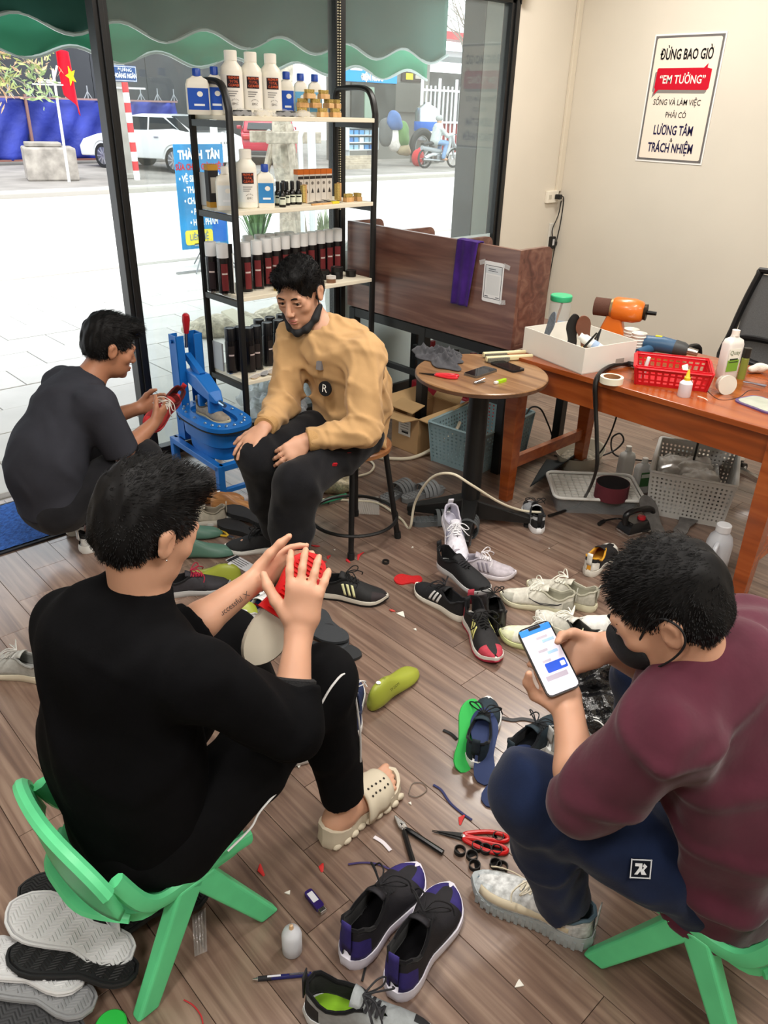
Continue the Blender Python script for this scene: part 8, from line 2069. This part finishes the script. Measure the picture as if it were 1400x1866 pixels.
    for s_ in (-1, 1):
        bb_ = MB().sheet(lambda u, v: V((.05 + .225 * u, s_ * (.36 * L_ * (_tab(_HW, .16 + .74 * u) * .985) + .0045 - .012 * v) + .36 * L_ * .0 , .055 + .016 * v - .012 * u)), 16, 2).build('side_band', P('bandcream', '#c9bda4', .7), ys_, solid=.003)
        for k in range(16):
            x = .015 + .0175 * k; MB().box((x, s_ * (.36 * L_ * _tab(_HW, x / L_) * 1.08 - .0025) + .36 * L_ * (.05 * (x / L_ - .3) - .03 * math.sin(PI * max(0, x / L_ - .3) / .7)), .016), (.009, .006, .028)).build('sole_rib', P('solefoam', '#9aa3a6', .5), ys_, smooth=0)
    shoe(None, None, None, parent=P_, M=frame(aR + V((-.005, -.075, -.10)), (.1, 1, 0), (0, 0, 1)), L=L_, thick=1.3, **YZ)
    return H, pt_, pb
H_m, ph_t, ph_b = man_maroon()
# phone in his hands
vw = (V((0, 0, CAM_H + .0)) - ph_b).normalized(); Mp = frame((ph_t + ph_b) / 2, ph_t - ph_b, vw + V((.2, -.1, .1)))
ph = thing('smartphone', 'lit smartphone showing a chat held by the man in maroon', 'phone', M=Mp)
MB().prism(rrect(.150, .073, .012), -.004, .004).build('case', plastic('#101113', .3), ph, smooth=30)
def scr(name, x, y, w, h, c, z=.0052, e=.9): return MB().prism(rrect(w, h, min(w, h) * .12, 2, x, y), z - .0006, z).build(name, mat('lit' + c, c, .3, emit=e * .4), ph, smooth=0)
scr('screen', 0, 0, .143, .067, '#e3dcea', .0046, .75)
scr('header_bar', .064, 0, .014, .067, '#2f7fd8')
scr('notch', .068, 0, .006, .026, '#101113', .0058, .0)
for (x, y, w, h, c) in ((.045, -.006, .005, .024, '#b5adb9'), (.036, -.016, .006, .026, '#9fc0dc'), (.018, .004, .005, .020, '#b5adb9'), (.010, -.014, .006, .022, '#9fc0dc'), (-.004, .006, .005, .018, '#b5adb9'), (-.019, -.008, .020, .044, '#1f4fc8'), (-.039, .0, .010, .046, '#a99fae'), (-.053, -.020, .006, .018, '#cfe0ea'), (-.064, 0, .008, .06, '#f3f0f5')):
    scr('chat_bubble', x, y, w, h, c)
scr('card_patch', -.019, -.022, .010, .010, '#d8dff0', .0060)

# ---- man in beige on the stool
def man_beige():
    pel, mid, chest, neck = V((2.0, 2.335, .545)), V((2.015, 2.335, .70)), V((1.96, 2.345, .88)), V((1.905, 2.372, .965))
    hc = V((1.828, 2.425, 1.108)); fw = V((-.86, -.40, -.30)); up = V((-.30, -.06, .94))
    sL, eL, wL = V((1.955, 2.18, .90)), V((1.865, 2.085, .64)), V((1.665, 2.19, .615))
    sR, eR, wR = V((1.87, 2.52, .905)), V((1.765, 2.475, .66)), V((1.585, 2.352, .638))
    hL, kL, aL = V((1.98, 2.255, .53)), V((1.57, 2.14, .475)), V((1.575, 2.20, .09))
    hR, kR, aR = V((1.97, 2.42, .53)), V((1.545, 2.335, .53)), V((1.695, 2.46, .09))
    P_ = person('man in beige sweatshirt sitting on the round stool', V((2.0, 2.335, 0)))
    H = Head(hc, fw, up, 1.04)
    sk = H.skin() + [cone(neck - V((0, 0, .02)), H.p(0, -.022, -.05), .054, .050, .02), cone(chest, neck, .08, .055, .03), cone(pel, chest, .09, .10, .03), cone(sL, sR, .05, .05, .03)]
    for s_, e_, w_ in ((sL, eL, wL), (sR, eR, wR)): sk += [cone(s_, e_, .044, .040, .02), cone(e_, w_, .040, .027, .02)]
    for h_, k_, a_ in ((hL, kL, aL), (hR, kR, aR)): sk += [cone(h_, k_, .07, .05, .02), cone(k_, a_, .046, .034, .02)]
    sk += hand(wR, (-.80, -.15, -.35), (-.35, .0, -.94), -1, (.22, .25, .3, .35), (.1, .15), .09, 1.0, .6)
    sk += hand(wL, (-.88, .10, -.35), (-.2, .75, -.65), 1, (.35, .4, .45, .5), (.1, .2), .05, 1.0, .5)
    sk += foot(aL, aL + V((-.16, .06, 0))) + foot(aR, aR + V((-.15, .10, 0)))
    put(P_, sculpt('body', sk, SKIN, h=.0045))
    H.face(P_, (-.35, -.5)); H.hair(P_, .006, 1, 5, 4500, -.045, (-.35, .75, .15), .022)
    lat = (sR - sL).normalized(); f_ = lat.cross(V((0, 0, 1)))
    tan = mat('beige_sweat', '#c09a6c', .9, var=.06, vs=10, bump=.25, bs=8, bd=.02, spec=.15, sheen=.1)
    sh = [cone(pel - V((0, 0, .055)), mid, .165, .172, .03, f_, .76, cap0=True), cone(mid, chest - V((0, 0, .04)), .172, .172, .04, f_, .70), cone(chest, neck - V((0, 0, .02)), .12, .066, .05, f_, .85), cone(sL + V((0, .02, -.01)), sR + V((0, -.02, -.01)), .078, .078, .05), cone(neck - V((-.008, 0, .03)), neck + V((-.004, 0, .006)), .072, .067, .01, cap=True)]
    sh += [cone(sL, eL, .078, .066, .03), cone(eL, eL.lerp(wL, .93), .064, .044, .02, cap=True), cone(sR, eR, .078, .066, .03), cone(eR, eR.lerp(wR, .93), .064, .044, .02, cap=True)]
    put(P_, sculpt('sweatshirt', sh, tan, h=.006, fold=folds(33, .006, 46)))
    for (e_, w_) in ((eL, wL), (eR, wR)):
        a_ = e_.lerp(w_, .80); decal(P_, 'ribbed_cuff', MB().lathe([(.041, 0), (.0455, .004), (.0445, .036), (.040, .040)], 26, frame(a_, (w_ - e_).cross(V((0, 0, 1))), w_ - e_)), P('ribtan', '#b8915f', .9, bump=.6, bs=260))
    put(P_, sculpt('trousers', [ell(pel + V((-.02, 0, -.015)), (.15, .175, .085)), cone(hL, kL, .098, .088, .03), cone(kL, kL.lerp(aL, .55), .088, .082, .02), cone(kL.lerp(aL, .55), aL + V((0, 0, -.01)), .082, .068, .02, cap=True), cone(hR, kR, .096, .084, .03), cone(kR, kR.lerp(aR, .5), .084, .076, .02), cone(kR.lerp(aR, .5), aR + V((0, 0, .0)), .076, .066, .02, cap=True)], cloth('#17171a', .3, .4), h=.007, fold=folds(41, .006, 26)))
    for f1 in (.34, .56):
        c = hL.lerp(kL, f1) + V((-.02, -.092, .028)); decal(P_, 'red_tab', MB().box(c, (.024, .006, .012), rot=(.3, .3, .2)), printed('#b5202a'), smooth=0)
    # chest print
    fr = frame(V((1.836, 2.306, .79)), -lat, -f_ + V((0, 0, .12)))
    for c, w_, h_, col in (((-.005, .06), .022, .036, '#7d7a7c'),):
        decal(P_, 'chest_patch', MB().box((c[0], c[1], .012), (w_, h_, .02), fr), printed(col), smooth=0)
    decal(P_, 'chest_disc', MB().lathe([(0, 0), (.030, 0), (.030, .008), (0, .008)], 24, fr @ T(.02, -.03, -.004)), printed('#1c1c1f'))
    put(P_, text('chest_letter', 'R', .045, printed('#e9e6df'), None, fr @ T(.02, -.03, .0052)))
    mk = mat('mask_black', '#17181b', .75)
    jaw = [(.074, .0, -.048), (.062, .034, -.080), (.034, .066, -.108), (0, .080, -.116)]
    pr = []
    for s_ in (-1, 1):
        for a_, b_ in zip(jaw, jaw[1:]): pr.append(H.cn((s_ * a_[0], a_[1], a_[2]), (s_ * b_[0], b_[1], b_[2]), .010, .017, .01))
    put(P_, sculpt('chin_mask', pr, mk, h=.004))
    for s_ in (-1, 1): decal(P_, 'ear_loop', MB().path(smooth_pts([H.p(s_ * .073, .004, -.045), H.p(s_ * .077, .008, -.01), H.p(s_ * .079, .006, .024), H.p(s_ * .082, -.018, .030)], 5), .0022, 6), mk)
    decal(P_, 'black_collar', MB().path(smooth_pts([neck + V((-.055, .03, -.01)), neck + V((-.07, .0, -.04)), neck + V((-.062, -.035, -.02))], 5), .009, 8), mk)
    BK = dict(up='#1d1e20', sole='#dcdad4', lin='#131315', lace='#151517', L=.285)
    d = V((-.80, .58, 0)).normalized(); shoe('black trainer with white sole', None, None, parent=P_, M=frame(V((aR.x, aR.y, 0)) - d * .06, d, (0, 0, 1)), **BK)
    d = V((-.94, -.1, 0)).normalized(); shoe('black trainer with white sole', None, None, parent=P_, M=frame(V((aL.x, aL.y, 0)) - d * .06, d, (0, 0, 1)), **BK)
man_beige()

# ---- man in grey squatting in the doorway
def man_grey():
    pel, mid, chest, neck = V((.985, 3.03, .27)), V((.985, 3.05, .43)), V((1.12, 3.07, .63)), V((1.215, 3.075, .72))
    hc = V((1.322, 3.07, .838)); fw = V((.86, -.08, -.32)); up = V((.36, .0, .93))
    sR, eR, wR = V((1.17, 2.905, .66)), V((1.235, 2.88, .45)), V((1.42, 2.965, .505))
    sL, eL, wL = V((1.17, 3.24, .66)), V((1.27, 3.28, .45)), V((1.45, 3.15, .52))
    hR, kR, aR = V((1.0, 2.95, .27)), V((1.33, 2.90, .40)), V((1.10, 2.985, .10))
    hL, kL, aL = V((1.0, 3.12, .27)), V((1.33, 3.19, .42)), V((1.12, 3.17, .10))
    P_ = person('man in charcoal shirt squatting in the doorway', V((1.05, 3.06, 0)))
    H = Head(hc, fw, up, 1.05)
    sk = H.skin() + [cone(neck - V((0, 0, .02)), H.p(0, -.02, -.05), .058, .055, .02), cone(chest, neck, .08, .055, .03), cone(pel, chest, .09, .10, .03), cone(sL, sR, .05, .05, .03)]
    for s_, e_, w_ in ((sL, eL, wL), (sR, eR, wR)): sk += [cone(s_, e_, .044, .040, .02), cone(e_, e_.lerp(w_, .35), .041, .041, .02), cone(e_.lerp(w_, .35), w_, .041, .028, .015)]
    for h_, k_, a_ in ((hL, kL, aL), (hR, kR, aR)): sk += [cone(h_, k_, .07, .05, .02), cone(k_, a_, .046, .034, .02)]
    sk += hand(wR, (.78, .25, .30), (-.1, .85, .2), 1, (.45, .5, .55, .6), (.3, .3), .05, 1.0, .6)
    sk += hand(wL, (.80, -.30, .20), (-.1, -.85, .1), -1, (.45, .5, .55, .6), (.3, .3), .05, 1.0, .6)
    sk += foot(aL, aL + V((.17, .02, 0))) + foot(aR, aR + V((.17, .0, 0)))
    put(P_, sculpt('body', sk, SKIN2, h=.005))
    H.face(P_, (.2, -.6)); H.hair(P_, .010, 1, 15, 4800, -.05, (.1, .85, .25), .03)
    lat = (sL - sR).normalized(); f_ = lat.cross(V((0, 0, 1)))
    gr = mat('charcoal_shirt', '#33343b', .9, var=.08, vs=10, bump=.2, bs=9, bd=.02, spec=.15)
    sh = [cone(pel - V((.01, 0, .06)), mid, .175, .182, .03, f_, .80, cap0=True), cone(mid, chest - V((.02, 0, .02)), .182, .172, .04, V((.65, 0, -.75)), .72), cone(chest, neck - V((.01, 0, .015)), .125, .070, .05, f_, .85), cone(sL + V((0, -.02, 0)), sR + V((0, .02, 0)), .078, .078, .05), cone(neck - V((.012, 0, .03)), neck + V((.010, 0, .018)), .070, .066, .012, cap=True)]
    sh += [cone(sR, sR.lerp(eR, .98), .080, .074, .03, cap=True), cone(sL, sL.lerp(eL, .95), .080, .074, .03, cap=True)]
    put(P_, sculpt('shirt', sh, gr, h=.007, fold=folds(55, .004, 24)))
    put(P_, sculpt('trousers', [ell(pel + V((.0, 0, -.03)), (.145, .18, .115)), cone(hR, kR, .10, .082, .03), cone(kR, aR + V((0, 0, .02)), .078, .056, .02, cap=True), cone(hL, kL, .10, .082, .03), cone(kL, aL + V((0, 0, .02)), .078, .056, .02, cap=True)], cloth('#1d1d20', .2, .3), h=.007, fold=folds(60, .005, 26)))
    decal(P_, 'pocket_button', MB().lathe([(0, 0), (.007, 0), (.006, .003), (0, .003)], 12, frame(pel + V((.06, -.178, -.01)), (1, 0, 0), (0, -1, .2))), printed('#e4e0d6'))
    WS_ = dict(up='#1f2022', sole='#e4e6e4', lin='#1a1a1c', lace='#d8d8d6', acc='#dfe2e2', L=.285, thick=1.25)
    for a_ in (aR, aL): shoe('white and black chunky trainer', None, None, parent=P_, M=frame(V((a_.x - .07, a_.y, 0)), (1, .03, 0), (0, 0, 1)), **WS_)
    h0, t0 = V((1.62, 3.10, .545)), V((1.39, 2.985, .47)); x = (t0 - h0).normalized()
    shoe('red trainer with white laces held by the squatting man', None, None, '#9c2a28', '#c4262c', '#5a1a1a', '#d6cfc6', M=frame(h0, x, V((-.3, -.75, .55))), L=.265, acc='#c4262c', group=None)
man_grey()
